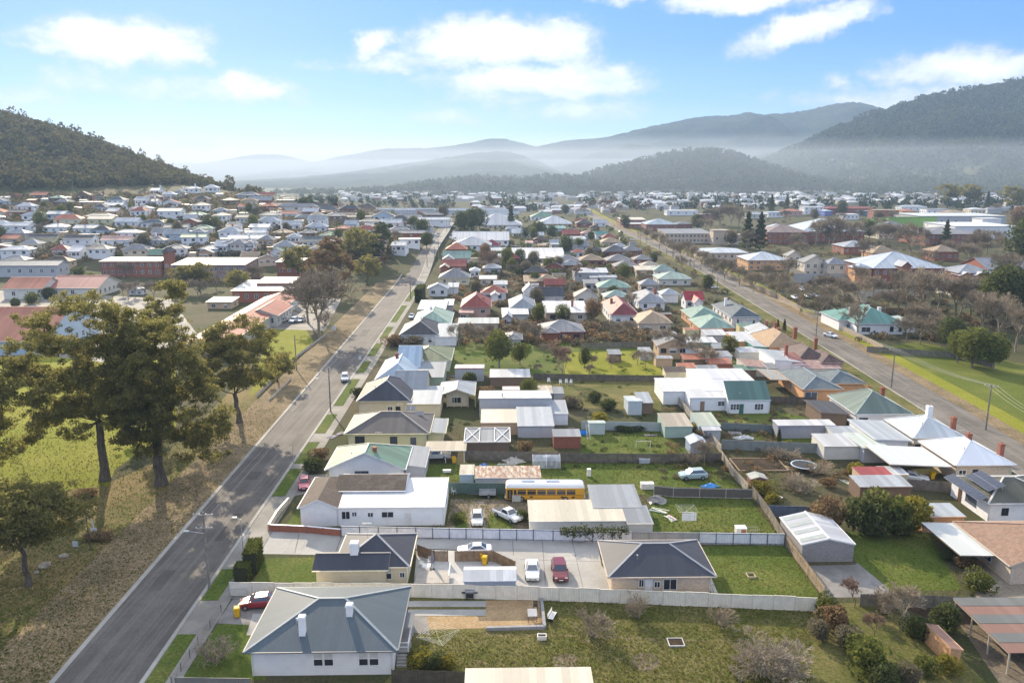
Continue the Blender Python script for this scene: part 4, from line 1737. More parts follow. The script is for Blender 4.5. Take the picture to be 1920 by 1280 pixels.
def car(label, px, py, head, col, kind='hatch', group=None, pt=None, name='parked_car', cat='car', simple=False):
	"""head: compass of the bonnet in degrees, 0 = towards the viewer (-y), 90 = towards +x"""
	p = pt or at(px, py)
	root = thing(name, label, cat, (p.x, p.y, p.z + (.07 if True else 0)), R(head), group)
	key = (kind, col)
	if key not in _cm2:
		S, mb, ws, rw, sd, hl, tl, gr, mi, pl = car_meshes(kind)
		pc = paint(col)
		_cm2[key] = dict(S=S, body=mb.mesh('body', [pc, PLASTIC]), ws=ws.mesh('windscreen', GLASS), rw=rw.mesh('rear_window', GLASS), sd=[q.mesh('side_window', GLASS) for q in sd], hl=[q.mesh('headlight', LAMP) for q in hl],
						 tl=[q.mesh('tail_light', TAIL) for q in tl], gr=gr.mesh('grille', PLASTIC), mi=[q.mesh('mirror', pc) for q in mi], pl=pl.mesh('number_plate', WHITE))
	d = _cm2[key]
	link('body', d['body'], root)
	link('windscreen', d['ws'], root)
	link('rear_window', d['rw'], root)
	for q in d['sd']:
		link('side_window', q, root)
	for q in d['hl']:
		link('headlight', q, root)
	for q in d['tl']:
		link('tail_light', q, root)
	if not simple:
		link('grille', d['gr'], root)
		link('number_plate', d['pl'], root)
		for q in d['mi']:
			link('mirror', q, root)
	S = d['S']
	r = .36 if kind in ('suv', 'ute') else .31
	hw = S['b'][3][3] - .07
	wm, rm = wheel_mesh(r, .2)
	for sx in (-1, 1):
		for y in (-S['L'] * .31, S['L'] * .30):
			w_ = link('wheel', wm, root, (sx * hw, y, r - .02))
			if not simple:
				link('rim', rm, w_)
	return root


def make_bus(p, rz):
	L, W, H = 12.0, 2.5, 2.95
	root = thing('bus', 'old yellow bus with a white roof parked in the yard among the sheds', 'bus', p, rz)
	Y, Wt = paint((.62, .33, .03)), paint((.72, .72, .71))
	mb = MB()
	ring = [(-W / 2, .45), (W / 2, .45), (W / 2, 1.0), (W / 2, 2.25)]
	rings = []
	for x, k, zt in ((-L / 2, .86, 2.2), (-L / 2 + .18, .97, 2.28), (-L / 2 + .5, 1, 2.3), (L / 2 - .5, 1, 2.3), (L / 2 - .15, .98, 2.28), (L / 2, .9, 2.2)):
		rings.append([(x, -W / 2 * k, .45), (x, W / 2 * k, .45), (x, W / 2 * k, zt), (x, -W / 2 * k, zt)])
	loft(mb, rings)
	link('body', mb.mesh('body', Y), root)
	rb = MB()
	rings = []
	for x, k, zz in ((-L / 2 + .02, .82, .28), (-L / 2 + .22, .95, .5), (-L / 2 + .7, 1, .62), (L / 2 - .7, 1, .62), (L / 2 - .2, .95, .5), (L / 2 - .02, .85, .28)):
		rings.append([(x, -W / 2 * k, 2.28), (x, -W / 2 * k * .93, 2.28 + zz * .62), (x, -W / 2 * k * .7, 2.28 + zz * .92), (x, 0, 2.28 + zz), (x, W / 2 * k * .7, 2.28 + zz * .92), (x, W / 2 * k * .93, 2.28 + zz * .62), (x, W / 2 * k, 2.28)])
	loft(rb, rings)
	ro = part('roof', rb, Wt, root)
	for x in (-2.6, 1.2):
		v = MB()
		v.box(x - 1.0, x + 1.0, -.35, .35, 2.85, 2.96)
		part('roof_hatch', v, CHROME, ro)
	wz0, wz1 = 1.28, 2.02
	for i in range(6):
		x = -3.55 + i * 1.5
		w_ = MB()
		w_.box(x - .64, x + .64, -W / 2 - .02, -W / 2, wz0, wz1)
		w_.box(x - .66, x + .66, -W / 2 - .03, -W / 2 + .01, wz1 - .24, wz1 - .19, 1)
		part('window', w_, [GLASS, Y], root)
		w2 = MB()
		w2.box(x - .64, x + .64, W / 2, W / 2 + .02, wz0, wz1)
		part('window', w2, GLASS, root)
	dw = MB()
	dw.face(((-4.75, -W / 2 - .012, wz0 - .05), (-4.30, -W / 2 - .012, wz0 - .05), (-4.42, -W / 2 - .012, wz1), (-4.75, -W / 2 - .012, wz1)))
	part('window', dw, GLASS, root)
	d = MB()
	for x in (-5.55, -5.12):
		d.box(x - .19, x + .19, -W / 2 - .025, -W / 2, .55, 2.05)
	do = part('door', d, GLASS, root)
	df = MB()
	for x in (-5.77, -5.335, -4.90):
		df.box(x - .025, x + .025, -W / 2 - .05, -W / 2 + .02, .5, 2.1)
	df.box(-5.77, -4.9, -W / 2 - .05, -W / 2 + .02, 2.05, 2.12)
	part('door_frame', df, Y, do)
	for (x0, x1, z0, z1) in ((-6.02, -6.0, 1.2, 2.05),):
		ws = MB()
		ws.box(x0, x1, -W / 2 * .78, W / 2 * .78, z0, z1)
		part('windscreen', ws, GLASS, root)
	st = MB()
	st.box(-5.0 + .2, L / 2 - .3, -W / 2 - .015, -W / 2 + .01, 1.12, 1.18)
	st.box(-4.7, L / 2 - .3, -W / 2 - .015, -W / 2 + .01, .62, .66)
	part('trim_strip', st, PLASTIC, root)
	for x in (-2.1, 2.6, 4.3):
		v = MB()
		v.box(x - .22, x + .22, -W / 2 - .02, -W / 2, .74, .98)
		part('vent', v, PLASTIC, root)
	bm_ = MB()
	bm_.box(-L / 2 - .16, -L / 2 + .1, -1.15, 1.15, .45, .7, bottom=True)
	part('bumper', bm_, CHROME, root)
	b2 = MB()
	b2.box(L / 2 - .1, L / 2 + .14, -1.15, 1.15, .45, .7, bottom=True)
	part('bumper', b2, CHROME, root)
	wm, rm = wheel_mesh(.48, .28)
	for x in (-3.6, 3.1):
		for sy in (-1, 1):
			w_ = link('wheel', wm, root, (x, sy * (W / 2 - .13), .47), R(90))
			link('rim', rm, w_)
	for sy in (-.8, .8):
		h_ = MB()
		h_.tube((-L / 2 - .02, sy, .9), (-L / 2 + .05, sy, .9), .12, .12, 10)
		part('headlight', h_, LAMP, root)
	return root


RED, DRED, WHT, SILV, DKG, BLU = (.26, .012, .02), (.17, .012, .022), (.74, .75, .76), (.42, .44, .46), (.05, .055, .065), (.12, .2, .35)
car('white sedan parked beside the red car on the concrete', 998, 1076, 0, WHT, 'sedan')
car('dark red four wheel drive parked beside the white sedan', 1049, 1078, 2, DRED, 'suv')
car('bright red hatchback parked by the grey roofed house', 484, 1136, -82, RED, 'hatch')
car('white car half hidden behind the timber fence', 890, 1038, -88, WHT, 'sedan')
car('white dirt streaked station wagon nosed up to the blue framed fence', 895, 978, 2, (.62, .62, .60), 'hatch')
car('white utility with a loaded tray slewed on the grass', 952, 972, 42, WHT, 'ute', cat='ute')
car('white utility parked under the open carport', 818, 860, -86, WHT, 'ute', cat='ute')
car('crimson hatchback glinting in the driveway beside the hedge', 571, 912, 12, (.40, .03, .07), 'hatch')
car('silver and teal four wheel drive parked on the grass', 1299, 897, -84, (.40, .50, .50), 'suv')
car('white hatchback driving along the tree shaded street', 647, 713, 12, (.60, .62, .64), 'suv', name='moving_car')
car('white car driving down the wide grey road', 1557, 632, 24, (.75, .76, .80), 'sedan', name='moving_car')
b0 = at(1022, 941)
make_bus((b0.x, b0.y + 1.2, 0), ROT - R(1.5))
for i, (x, y, h, c, k, lab) in enumerate([
		(514, 604, -15, SILV, 'hatch', 'silver car at the school end of the grass'), (531, 604, -10, (.5, .45, .42), 'hatch', 'bronze car in the school row on the grass'), (551, 604, -10, (.6, .66, .72), 'suv', 'pale blue car in the school row on the grass'),
		(565, 603, -10, (.40, .42, .45), 'hatch', 'dull grey car in the school row under the bare tree'), (533, 582, 60, SILV, 'sedan', 'silver sedan behind the row of school cars'), (532, 588, 70, DKG, 'sedan', 'dark sedan behind the row of school cars')]):
	car(lab, x, y, h, c, k, 'cars parked at the school', simple=True)
for x, y, c, lab in ((811, 452, WHT, 'white car parked on the verge of the long street'), (817, 446, SILV, 'silver car parked on the verge of the long street'), (822, 441, DKG, 'dark car parked on the verge of the long street'),
					 (845, 447, WHT, 'white car at the kerb of the long street'), (848, 441, (.3, .32, .36), 'grey car at the kerb of the long street'), (851, 436, SILV, 'silver car at the kerb of the long street'), (851, 427, DKG, 'black car driving far up the long street')):
	car(lab, x, y, 2, c, 'sedan', 'cars along the long street', simple=True)
for x, y, c, lab in ((1337, 541, WHT, 'white car at the kerb before the red roofed house'), (772, 596, WHT, 'white car beside the green roofed house'), (1187, 451, WHT, 'white car parked under the street trees'), (1164, 436, DKG, 'dark car parked under the street trees'),
					 (1490, 560, WHT, 'white car inside the walled car park'), (1514, 558, SILV, 'silver car inside the walled car park'), (1526, 557, (.3, .33, .36), 'grey car inside the walled car park'), (1503, 545, (.2, .25, .3), 'blue grey car inside the walled car park')):
	car(lab, x, y, rnd.choice((0, 90, 20)), c, 'sedan', 'cars about the town', simple=True)
car('pale car parked beneath the flat roofed carport', 1712, 900, 70, (.7, .72, .75), 'sedan')

# boat trailer box in the bus yard
p = at(914, 930)
tr = thing('box_trailer', 'galvanised box trailer parked beside the yellow bus', 'trailer', (p.x, p.y, 0), ROT)
mb = MB()
mb.box(-1.25, 1.25, -.75, .75, .5, .56, bottom=True)
for x0, x1, y0, y1 in ((-1.25, 1.25, -.78, -.74), (-1.25, 1.25, .74, .78), (-1.28, -1.24, -.78, .78), (1.24, 1.28, -.78, .78)):
	mb.box(x0, x1, y0, y1, .5, .95, bottom=True)
part('tray', mb, M_plain((.42, .43, .44), .5, .3), tr)
mb = MB()
mb.obox((-1.25, .4, .5), (-2.6, 0, .45), .07, .07)
mb.obox((-1.25, -.4, .5), (-2.6, 0, .45), .07, .07)
part('drawbar', mb, CHROME, tr)
wm, rm = wheel_mesh(.31, .18)
for sy in (-.9, .9):
	w_ = link('wheel', wm, tr, (.2, sy, .3), R(90))
	link('rim', rm, w_)
# ================================================================ HOUSES AND SHEDS, NEAR BLOCK
wh_ = house('white weatherboard house with a big blue grey hip roof and two white chimneys', 457, 745, 1221, 1100, h=3.0, pitch=19.5, rc='bluegrey', wc='white', wk='board', ov=.55, wear=.08, cap=(.24, .28, .31), fascia=(.10, .12, .14),
	  win=[('f', .47, 1.1, .85, 1.45, 'sash'), ('f', .545, 1.1, .85, 1.45, 'sash'), ('f', .79, 1.1, .85, 1.45, 'sash'), ('f', .865, 1.1, .85, 1.45, 'sash'), ('r', .3, 1.0, 1.2, 1.3, 'sash'), ('r', .75, 1.0, 1.2, 1.3, 'sash'), ('l', .5, 1.0, 1.4, 1.3, 'pair')],
	  chim=[(-2.2, -4.2, 3.2, 5.75, .62, 'white', False), (2.2, -2.0, 4.0, 5.75, .62, 'white', False)], doors=[('r', .5, (.5, .45, .4))])
house('cream house with a dark slate hip roof and a white chimney at the street', 625, 768, 1063, 1000, h=2.65, pitch=25, rc='slate', wc='cream', ov=.4, wear=.12, cap=(.34, .34, .35),
	  wings=[dict(px=(585, 728, 1069, None), D=4.6, h=2.6, roof='gx', pitch=25)], chim=[(-2.3, -2.7, 2.8, 5.1, .95, 'white', False)],
	  win=[('f', .72, .9, .9, 1.5, 'sash'), ('f', .93, 1.1, .5, .6, 'pair'), ('r', .25, .9, 1.2, 1.3, 'pair'), ('r', .7, .9, 1.4, 1.3, 'pair')])
house('pale brick unit with a dark hip roof between the concrete yard and the lawn', 1140, 1344, 1081, 1012, h=2.6, pitch=22, rc='slate', wc='palebrick', wk='brick', ov=.5, wear=.1, cap=(.30, .31, .33),
	  win=[('f', .30, 1.1, .5, .9, 'pair'), ('f', .46, 1.0, .6, .7, 'pair'), ('f', .59, .7, 1.5, 1.3, 'pair'), ('l', .35, .9, 1.4, 1.2, 'pair'), ('r', .5, .9, 1.2, 1.2, 'pair')], doors=[('f', .375, (.75, .75, .74))])
house('cream roofed building cut by the bottom edge with a thin flue', 868, 1122, 1330, 1254, h=3.2, roof='skb', pitch=2, rc='cream', wc='cream', ov=.3, caps=False, win=())
house('brown tiled roof just showing above the bottom fence', 455, 685, 1420, 1320, h=2.7, roof='hip', pitch=24, rc=(.34, .21, .14), rk='tile', wc='pale', ov=.5, win=())
house('long white rendered house with a flat white roof and a brown tiled end', 630, 834, 950, 898, h=2.9, roof='skb', pitch=1.5, rc='white', wc='white', ov=.12, caps=False, wear=.15,
	  wings=[dict(px=(558, 634, 952, None), D=11.5, h=2.9, roof='gyh', pitch=24, rc='brown', rk='tile', ov=.3, cap=(.2, .17, .15)), dict(px=(628, 760, 920, 888), h=3.3, roof='gx', pitch=20, rc='brown', rk='tile', wear=.6)],
	  win=[('f', .08, 1.1, 1.1, 1.1, 'pair'), ('f', .16, 1.5, .6, .6, 'pair'), ('f', .47, 1.3, 1.6, .8, 'pair'), ('f', .31, 1.4, .7, .6, 'pair'), ('r', .5, .9, 1.2, 1.2, 'pair')], doors=[('f', .66, (.7, .7, .68))])
house('white gabled cottage with a mossy green metal roof', 609, 760, 880, D=10.8, h=3.0, roof='gyh', pitch=24, rc='green', wc='white', wk='board', ov=.5, wear=.5, cap=(.6, .6, .5), rust=0.1,
	  wings=[dict(px=(758, 797, 876, 838), h=2.5, roof='skl', pitch=8, rc='zinc', wc='grey', ov=.15, caps=False)],
	  win=[('f', .40, .8, 1.0, 1.7, 'dark'), ('f', .49, .8, 1.0, 1.7, 'dark'), ('f', .62, 1.0, .35, .9, 'pair'), ('r', .4, 1.0, 1.2, 1.2, 'pair')], doors=[('f', .80, (.15, .40, .38))], chim=[(1.3, -3.2, 3.0, 6.0, .6, 'brick', False)])
hd = house('yellow green house with a dark ribbed roof and solar water panels', 645, 805, 813, 776, h=3.0, roof='hip', pitch=22, rc=(.125, .115, .11), wc='yellow', ov=.6, wear=.3, cap=(.35, .33, .3),
		   wings=[dict(px=(795, 835, 812, 785), h=2.6, roof='skl', pitch=6, rc='zinc', caps=False)], win=[('f', .15, .7, 1.6, 1.6, 'dark'), ('f', .58, .7, 1.2, 1.5, 'dark'), ('f', .83, .0, .9, 2.0, 'dark')])
house('cream house with a navy slate roof and a flat white rear wing', 668, 770, 752, 716, h=3.2, roof='hip', pitch=28, rc='slate', wc='cream', ov=.4, cap=(.3, .32, .36),
	  wings=[dict(px=(762, 826, 757, 728), h=2.9, roof='skb', pitch=3, rc='pale', wc='cream', ov=.15, caps=False), dict(px=(735, 800, 733, 705), h=3.2, roof='gx', pitch=25, rc='zinc', wc='cream')], win=[('f', .62, .6, .9, 1.3, 'grid'), ('f', .78, .6, .9, 1.3, 'dark')])
hv_ = house('veranda pavilion with a pale gable roof and cream posts', 822, 890, 741, 716, h=2.9, roof='gyh', pitch=20, rc='pale', wc='cream', ov=1.6, win=[('f', .5, .8, 2.0, 1.2, 'pair')], cat='house')
sol_ = house('low house carrying long solar tubes on a white roof', 897, 1035, 757, 732, h=3.0, roof='skf', pitch=7, rc='white', wc='grey', ov=.2, caps=False, win=(), wings=[dict(px=(901, 972, 792, 770), h=2.5, roof='skb', pitch=3, rc='cream', wc='tan', ov=.1, caps=False), dict(px=(970, 1040, 798, 768), h=2.4, roof='skb', pitch=4, rc='pale', wc='grey', ov=.1, caps=False, rust=.15), dict(px=(1028, 1066, 775, 754), h=2.4, roof='skb', pitch=4, rc='pale', wc='white', ov=.1, caps=False, rust=.25)])
house('house with a light blue pyramid roof and a long grey rear wing', 702, 780, 712, 674, h=3.2, roof='hip', pitch=30, rc='blue', wc='pale', ov=.4, cap=(.6, .66, .72),
	  wings=[dict(px=(776, 832, 707, 684), h=3.0, roof='skb', pitch=4, rc='zinc', wc='green', ov=.15, caps=False), dict(px=(742, 788, 690, 664), h=3.4, roof='gx', pitch=28, rc='blue')], chim=[(-1.0, 2.5, 3.2, 6.5, .7, 'brick', True)], win=[('f', .5, .8, 1.2, 1.3, 'pair')])
house('pale house with a low olive green hip roof', 752, 846, 676, 651, h=2.9, roof='hip', pitch=18, rc='olive', wc='pale', ov=.5, cap=(.35, .38, .26), win=[('f', .3, 1.0, .8, .8, 'dark'), ('f', .6, 1.0, 1.4, .8, 'dark'), ('f', .85, 1.0, .9, .8, 'dark')])
house('white walled house with a dark grey roof beside the hedge on the street', 748, 822, 628, 606, h=3.0, roof='hip', pitch=28, rc='charcoal', wc='white', ov=.4, cap=(.3, .3, .3),
	  wings=[dict(px=(815, 856, 631, 612), h=2.7, roof='skb', pitch=4, rc='pale', ov=.15, caps=False)], win=[('f', .55, .8, .9, 1.4, 'sash'), ('f', .8, .8, .9, 1.4, 'sash')], chim=[(0, 1.0, 3.2, 6.2, .7, 'white', True)])
house('house with a pale green hip roof and a white chimney', 772, 845, 607, 585, h=2.9, roof='hip', pitch=26, rc=(.30, .40, .33), wc='white', ov=.5, chim=[(-.8, .5, 3.2, 6.3, .8, 'white', True)])

# sheds, carports and lean-tos
shed('long cream roofed shed behind the vine hung fence', 992, 1178, 976, 940, h=2.3, roof='skb', pitch=3, rc='cream', wc='pale', rust=.12, wear=.3)
shed('grey iron shed beside the rear end of the bus', 1112, 1205, 950, 912, h=2.6, roof='skb', pitch=3, rc='zinc', wc='grey', wear=.3)
shed('low grey lean to shed at the corner of the fence', 1176, 1226, 981, 950, h=2.3, roof='skb', pitch=3, rc='zinc', wc='pale', rust=.15)
shed('long rusty roofed shed with pale walls', 890, 1015, 895, 876, h=2.2, roof='skb', pitch=4, rc='cream', wc='grey', rust=.75)
shed('small rust streaked shed at the end of the long rusty one', 861, 889, 889, 873, h=2.3, roof='skb', pitch=4, rc='cream', wc='blue', rust=.4)
xg_ = shed('dark open fronted garage with white crossed frames on its roof', 870, 957, 829, 806, h=2.5, roof='skb', pitch=3, rc='zinc', wc='brown', ov=.3)
shed('dark brick shed with a sheet iron roof', 1037, 1090, 818, 806, h=2.3, roof='skb', pitch=4, rc='zinc', wc='brick', wk='brick')
shed('pale green garden shed beside the clothes hoist', 1104, 1136, 795, 788, h=2.1, roof='skf', pitch=6, rc=(.45, .52, .48), wc=(.48, .55, .52))
shed('small white shed with a red edge behind the round bush', 942, 975, 734, 724, h=2.2, roof='skf', pitch=5, rc='white', wc='grey', fascia=(.5, .1, .08))
shed('long white roofed shed in the orchard yard', 918, 995, 707, 694, h=2.3, roof='skb', pitch=3, rc='white', wc='brown')
shed('white roofed garage edged in red', 852, 908, 695, 683, h=2.6, roof='skf', pitch=6, rc='white', wc='grey', fascia=(.5, .1, .08))
shed('rusty roofed shed behind the solar house', 1010, 1037, 737, 725, h=2.1, roof='skb', pitch=4, rc='cream', wc='grey', rust=.5)
shed('low grey shed joined to the rusty roofed one', 1037, 1058, 737, 727, h=2.0, roof='skb', pitch=4, rc='zinc', wc='grey')
shed('pale blue tin shed with double doors', 1177, 1205, 757, 742, h=2.4, roof='skf', pitch=6, rc=(.52, .58, .62), wc=(.50, .56, .60), name='shed')
shed('open sided white roofed shelter joined to the pale blue shed', 1198, 1226, 755, 739, h=2.4, roof='skb', pitch=5, rc='pale', wc='brown')
shed('old flat topped field shelter in the orchard', 1141, 1166, 664, 657, h=2.3, roof='skb', pitch=5, rc='zinc', wc='brown')
shed('white hut on the green orchard slope', 1200, 1224, 660, 653, h=2.2, roof='skb', pitch=5, rc='pale', wc='grey')
shed('grey blue playhouse with a pale gable roof', 1294, 1326, 832, 818, h=2.1, roof='gy', pitch=24, rc=(.45, .5, .58), wc=(.30, .36, .45), win=[('f', .6, .8, .8, .7, 'grid')])
shed('flat roofed green and white shed beyond the lane fence', 1246, 1300, 799, 777, h=2.3, roof='skb', pitch=3, rc='sand', wc=(.35, .45, .38))
shed('mossy green roofed shed by the lane', 1310, 1352, 798, 776, h=2.4, roof='skb', pitch=3, rc=(.42, .46, .38), wc='blue')
shed('little white fronted shed below the mossy shed', 1318, 1353, 806, 799, h=2.2, roof='skb', pitch=5, rc='white', wc='grey')
shed('long grey shipping container style shed with a white roof', 1458, 1568, 797, 787, h=2.6, roof='skb', pitch=2, rc='white', wc=(.30, .31, .36))
shed('small white shed behind the container', 1562, 1612, 812, 800, h=2.4, roof='skb', pitch=3, rc='pale', wc='pale')
shed('white roofed shed with dark skylight strips', 1545, 1630, 836, 815, h=2.5, roof='skb', pitch=3, rc='white', wc='pale')
shed('small shed with a red painted iron roof', 1614, 1676, 891, 876, h=2.3, roof='skb', pitch=3, rc=(.33, .07, .07), wc='tan')
shed('white flat shed beside the red roofed one', 1660, 1705, 889, 875, h=2.3, roof='skb', pitch=3, rc='white', wc='cream')
shed('old patched iron shed behind the clipped hedge', 1612, 1712, 912, 893, h=2.4, roof='skb', pitch=4, rc='pale', wc='brown', rust=.25)
big = shed('big grey garage with a pale gable roof and skylight bands', 1504, 1604, 1020, 968, h=2.5, roof='gy', pitch=13, rc=(.50, .52, .56), wc=(.26, .25, .25), wk='brick', ov=.08, caps=True, fascia=(.7, .7, .68))
house('wide white flat carport joined to the tiled house', 1800, 1880, 1042, 980, h=2.5, roof='skl', pitch=1.5, rc=(.60, .63, .62), wc='brown', ov=.2, caps=False, win=(), walls=False, cat='carport', name='carport')
house('house with a reddish brown tiled roof at the right edge', 1893, 2080, 1060, D=12.5, h=2.7, roof='gyh', pitch=22, rc=(.27, .17, .12), rk='tile', wc='palebrick', wk='brick', ov=.5, wear=.2, win=[('l', .3, .9, 1.5, 1.2, 'pair'), ('l', .6, .9, 1.5, 1.2, 'pair'), ('f', .3, .9, 1.5, 1.2, 'pair')])
house('brick garage with a white roof below the clipped hedge', 1732, 1812, 968, 945, h=2.5, roof='skb', pitch=3, rc='pale', wc='orange', wk='brick', ov=.15, caps=False, win=(), cat='garage')
sh_ = house('white house with three banks of solar panels on a mossy roof', 1852, 2010, 943, D=10.5, h=3.0, roof='hip', pitch=20, rc=(.12, .125, .10), wc='white', ov=.5, wear=.7, cap=(.62, .60, .56), win=[('f', .22, 1.0, .9, 1.0, 'dark'), ('f', .72, .6, 2.6, 1.9, 'dark'), ('l', .55, .9, 2.6, 1.3, 'dark')], doors=[('l', .25, (.14, .08, .05))])

# houses along the second road
house('brick house with a snow white hip roof and a red chimney', 1791, 1907, 872, 826, h=3.0, roof='hip', pitch=26, rc=(.72, .74, .77), wc='palebrick', wk='brick', ov=.4, wear=.05, cap=(.74, .75, .78), chim=[(1.2, 1.5, 3.6, 5.9, .75, 'brick', True), (4.4, -2.4, 3.2, 5.4, .75, 'brick', True)],
	  wings=[dict(px=(1668, 1786, 875, 838), h=2.7, roof='skl', pitch=3, rc=(.50, .53, .56), wc='palebrick', caps=False, walls=False)], win=[('f', .12, .8, 1.1, 1.2, 'grid'), ('f', .35, .8, .8, 1.3, 'dark'), ('l', .4, .8, 1.2, 1.2, 'grid')])
house('long house with a pale hip roof and smoking white chimney', 1712, 1815, 821, 785, h=3.0, roof='hip', pitch=26, rc=(.50, .54, .56), wc='pale', ov=.4, cap=(.62, .65, .66), chim=[(1.8, 2.2, 3.6, 6.6, .9, 'white', True), (4.4, -1.5, 3.2, 5.6, .75, 'brick', True)],
	  wings=[dict(px=(1640, 1710, 826, 788), h=2.8, roof='skl', pitch=3, rc='pale', wc='white', caps=False), dict(px=(1618, 1672, 842, 812), h=2.6, roof='skl', pitch=3, rc=(.50, .55, .50), wc='grey', caps=False)], win=[('f', .1, .9, 1.6, .8, 'dark'), ('f', .6, .9, 1.6, .8, 'dark')])
house('white house with a weathered green grey hip roof and brick chimneys', 1603, 1714, 776, 740, h=3.0, roof='hip', pitch=28, rc=(.15, .20, .175), wc='white', wk='board', ov=.4, wear=.4, cap=(.35, .4, .36), chim=[(1.0, 3.0, 3.6, 5.9, .75, 'brick', True), (3.6, 2.2, 3.6, 5.9, .75, 'brick', True)],
	  wings=[dict(px=(1538, 1594, 776, 752), h=2.8, roof='skl', pitch=4, rc='charcoal', wc='brown', caps=False)], win=[('f', .14, .9, 1.6, 1.2, 'dark')])
house('tan brick house with a blue grey tiled hip roof', 1505, 1583, 730, 694, h=2.9, roof='hip', pitch=22, rc=(.13, .165, .185), rk='tile', wc='orange', wk='brick', ov=.5, wear=.3, cap=(.32, .36, .38),
	  wings=[dict(px=(1552, 1626, 719, 697), h=2.9, roof='hip', pitch=22), dict(px=(1444, 1512, 714, 694), h=2.6, roof='skl', pitch=3, rc=(.28, .28, .26), caps=False, walls=False)], win=[('f', .2, .5, 2.6, 1.7, 'pair'), ('l', .5, .9, 1.2, 1.2, 'pair')])
house('white weatherboard house with a flat white rear and a red brick chimney', 1452, 1506, 679, 658, h=3.4, roof='skl', pitch=6, rc='pale', wc='white', ov=.15, caps=False, chim=[(1.2, -.5, 3.4, 6.4, .7, 'brick', True)], wings=[dict(px=(1488, 1512, 682, 668), h=3.2, roof='skb', pitch=8, rc=(.28, .12, .10), caps=False)], win=[('f', .75, .8, .9, 1.2, 'dark')])
house('old house with a rusty dark double roof', 1496, 1556, 674, 652, h=3.2, roof='hip', pitch=30, rc='darkrust', wc='pinkbrick', ov=.3, wear=.6, rust=.35, wings=[dict(px=(1540, 1584, 680, 660), h=3.2, roof='hip', pitch=28, rc='darkrust', rust=.35)], chim=[(4, 3, 3.6, 6.6, .8, 'brick', True)])
shed('red and white striped iron lean to below the rusty roof', 1506, 1578, 690, 680, h=2.5, roof='skb', pitch=8, rc=(.42, .30, .28), wc='pale', rust=.55)
shed('falling rusty red shed with pale walls', 1397, 1448, 690, 676, h=2.2, roof='skl', pitch=6, rc=(.40, .30, .27), wc='pale', rust=.7)
shed('open dark carport with a white interior wall', 1330, 1374, 667, 659, h=2.4, roof='skb', pitch=3, rc=(.28, .29, .33), wc='white')
house('orange tiled house with tall brick chimneys and a green wall', 1440, 1510, 650, 626, h=3.2, roof='hip', pitch=30, rc=(.40, .27, .16), rk='tile', wc='orange', wk='brick', ov=.4, cap=(.5, .4, .3), chim=[(1.5, 3.0, 3.6, 6.0, .9, 'brick', True), (5.5, 1.0, 3.4, 6.6, .9, 'brick', True)],
	  wings=[dict(px=(1412, 1460, 652, 640), h=2.8, roof='skl', pitch=4, rc='pale', wc=(.10, .34, .27), caps=False)])
house('grey roofed cottage with two brick chimneys by the road', 1424, 1470, 632, 612, h=3.2, roof='hip', pitch=30, rc=(.33, .36, .39), wc='white', ov=.4, chim=[(1.5, 2, 3.6, 5.9, .8, 'brick', True), (3.5, 0, 3.6, 5.9, .8, 'brick', True)])
house('long brick outbuilding with a flat white roof', 1382, 1440, 640, 624, h=3.0, roof='skb', pitch=2, rc='white', wc='orange', wk='brick', ov=.1, caps=False, win=())
shed('white roofed shed beside the yellow bush', 1388, 1436, 660, 650, h=2.6, roof='hip', pitch=10, rc='white', wc='pale')
shed('long green walled shed with a white rust edged roof', 1274, 1346, 642, 634, h=2.5, roof='skb', pitch=4, rc='white', wc=(.14, .25, .20), rust=.15)
shed('white flat roofed shed with pale walls behind the green one', 1324, 1366, 628, 619, h=2.6, roof='skb', pitch=3, rc='white', wc='grey')
house('broad white flat roofed works building with skylight slots', 1320, 1436, 732, 694, h=3.2, roof='skb', pitch=1.5, rc=(.58, .60, .63), wc='white', ov=.15, caps=False, win=(), wings=[dict(px=(1243, 1350, 733, 710), h=3.0, roof='skb', pitch=1.5, rc=(.60, .62, .64), caps=False, rust=.1), dict(px=(1335, 1396, 709, 693), h=3.5, roof='skb', pitch=1.5, rc=(.56, .57, .62), caps=False)], name='workshop', cat='workshop')
house('white box like outbuilding with a brown door below the works roof', 1293, 1363, 745, 731, h=2.9, roof='skb', pitch=3, rc='white', wc='white', ov=.1, caps=False, win=[('f', .87, 1.1, 1.3, .9, 'grid')], doors=[('f', .35, (.30, .20, .14))], cat='outbuilding')
house('white cottage with a steep dark green roof front', 1365, 1446, 750, D=4.2, h=2.9, roof='skb', pitch=36, rc=(.10, .18, .16), wc='white', ov=.12, caps=False, win=[('f', .12, .9, 1.0, 1.1, 'grid'), ('f', .2, .9, 1.0, 1.1, 'grid'), ('f', .70, .9, 1.0, 1.1, 'grid'), ('f', .78, .9, 1.0, 1.1, 'grid')], doors=[('f', .32, (.06, .16, .13))])
house('white house with a teal ribbed hip roof across the second road', 1605, 1700, 607, 584, h=3.4, roof='hip', pitch=26, rc='teal', wc='white', ov=.5, wear=.35, cap=(.3, .5, .46), chim=[(-5.5, -1.0, 3.4, 6.8, .9, 'white', True), (3.8, -.5, 3.8, 6.8, .9, 'white', True), (1.5, 2.5, 3.8, 7.0, .8, 'white', True)],
	  wings=[dict(px=(1572, 1612, 600, 584), h=3.4, roof='hip', pitch=24), dict(px=(1690, 1722, 606, 594), h=3.0, roof='hip', pitch=20, rc=(.35, .42, .42))], win=[('f', .2, .9, 2.6, 1.3, 'grid'), ('f', .75, .9, 1.0, 1.5, 'dark'), ('f', .93, .9, .8, 1.2, 'dark')])
house('long terraced grey garage behind the white cottage', 1440, 1460, 690, 682, h=2.6, roof='skb', pitch=4, rc='grey', wc='grey', ov=.1, caps=False, win=(), cat='garage')

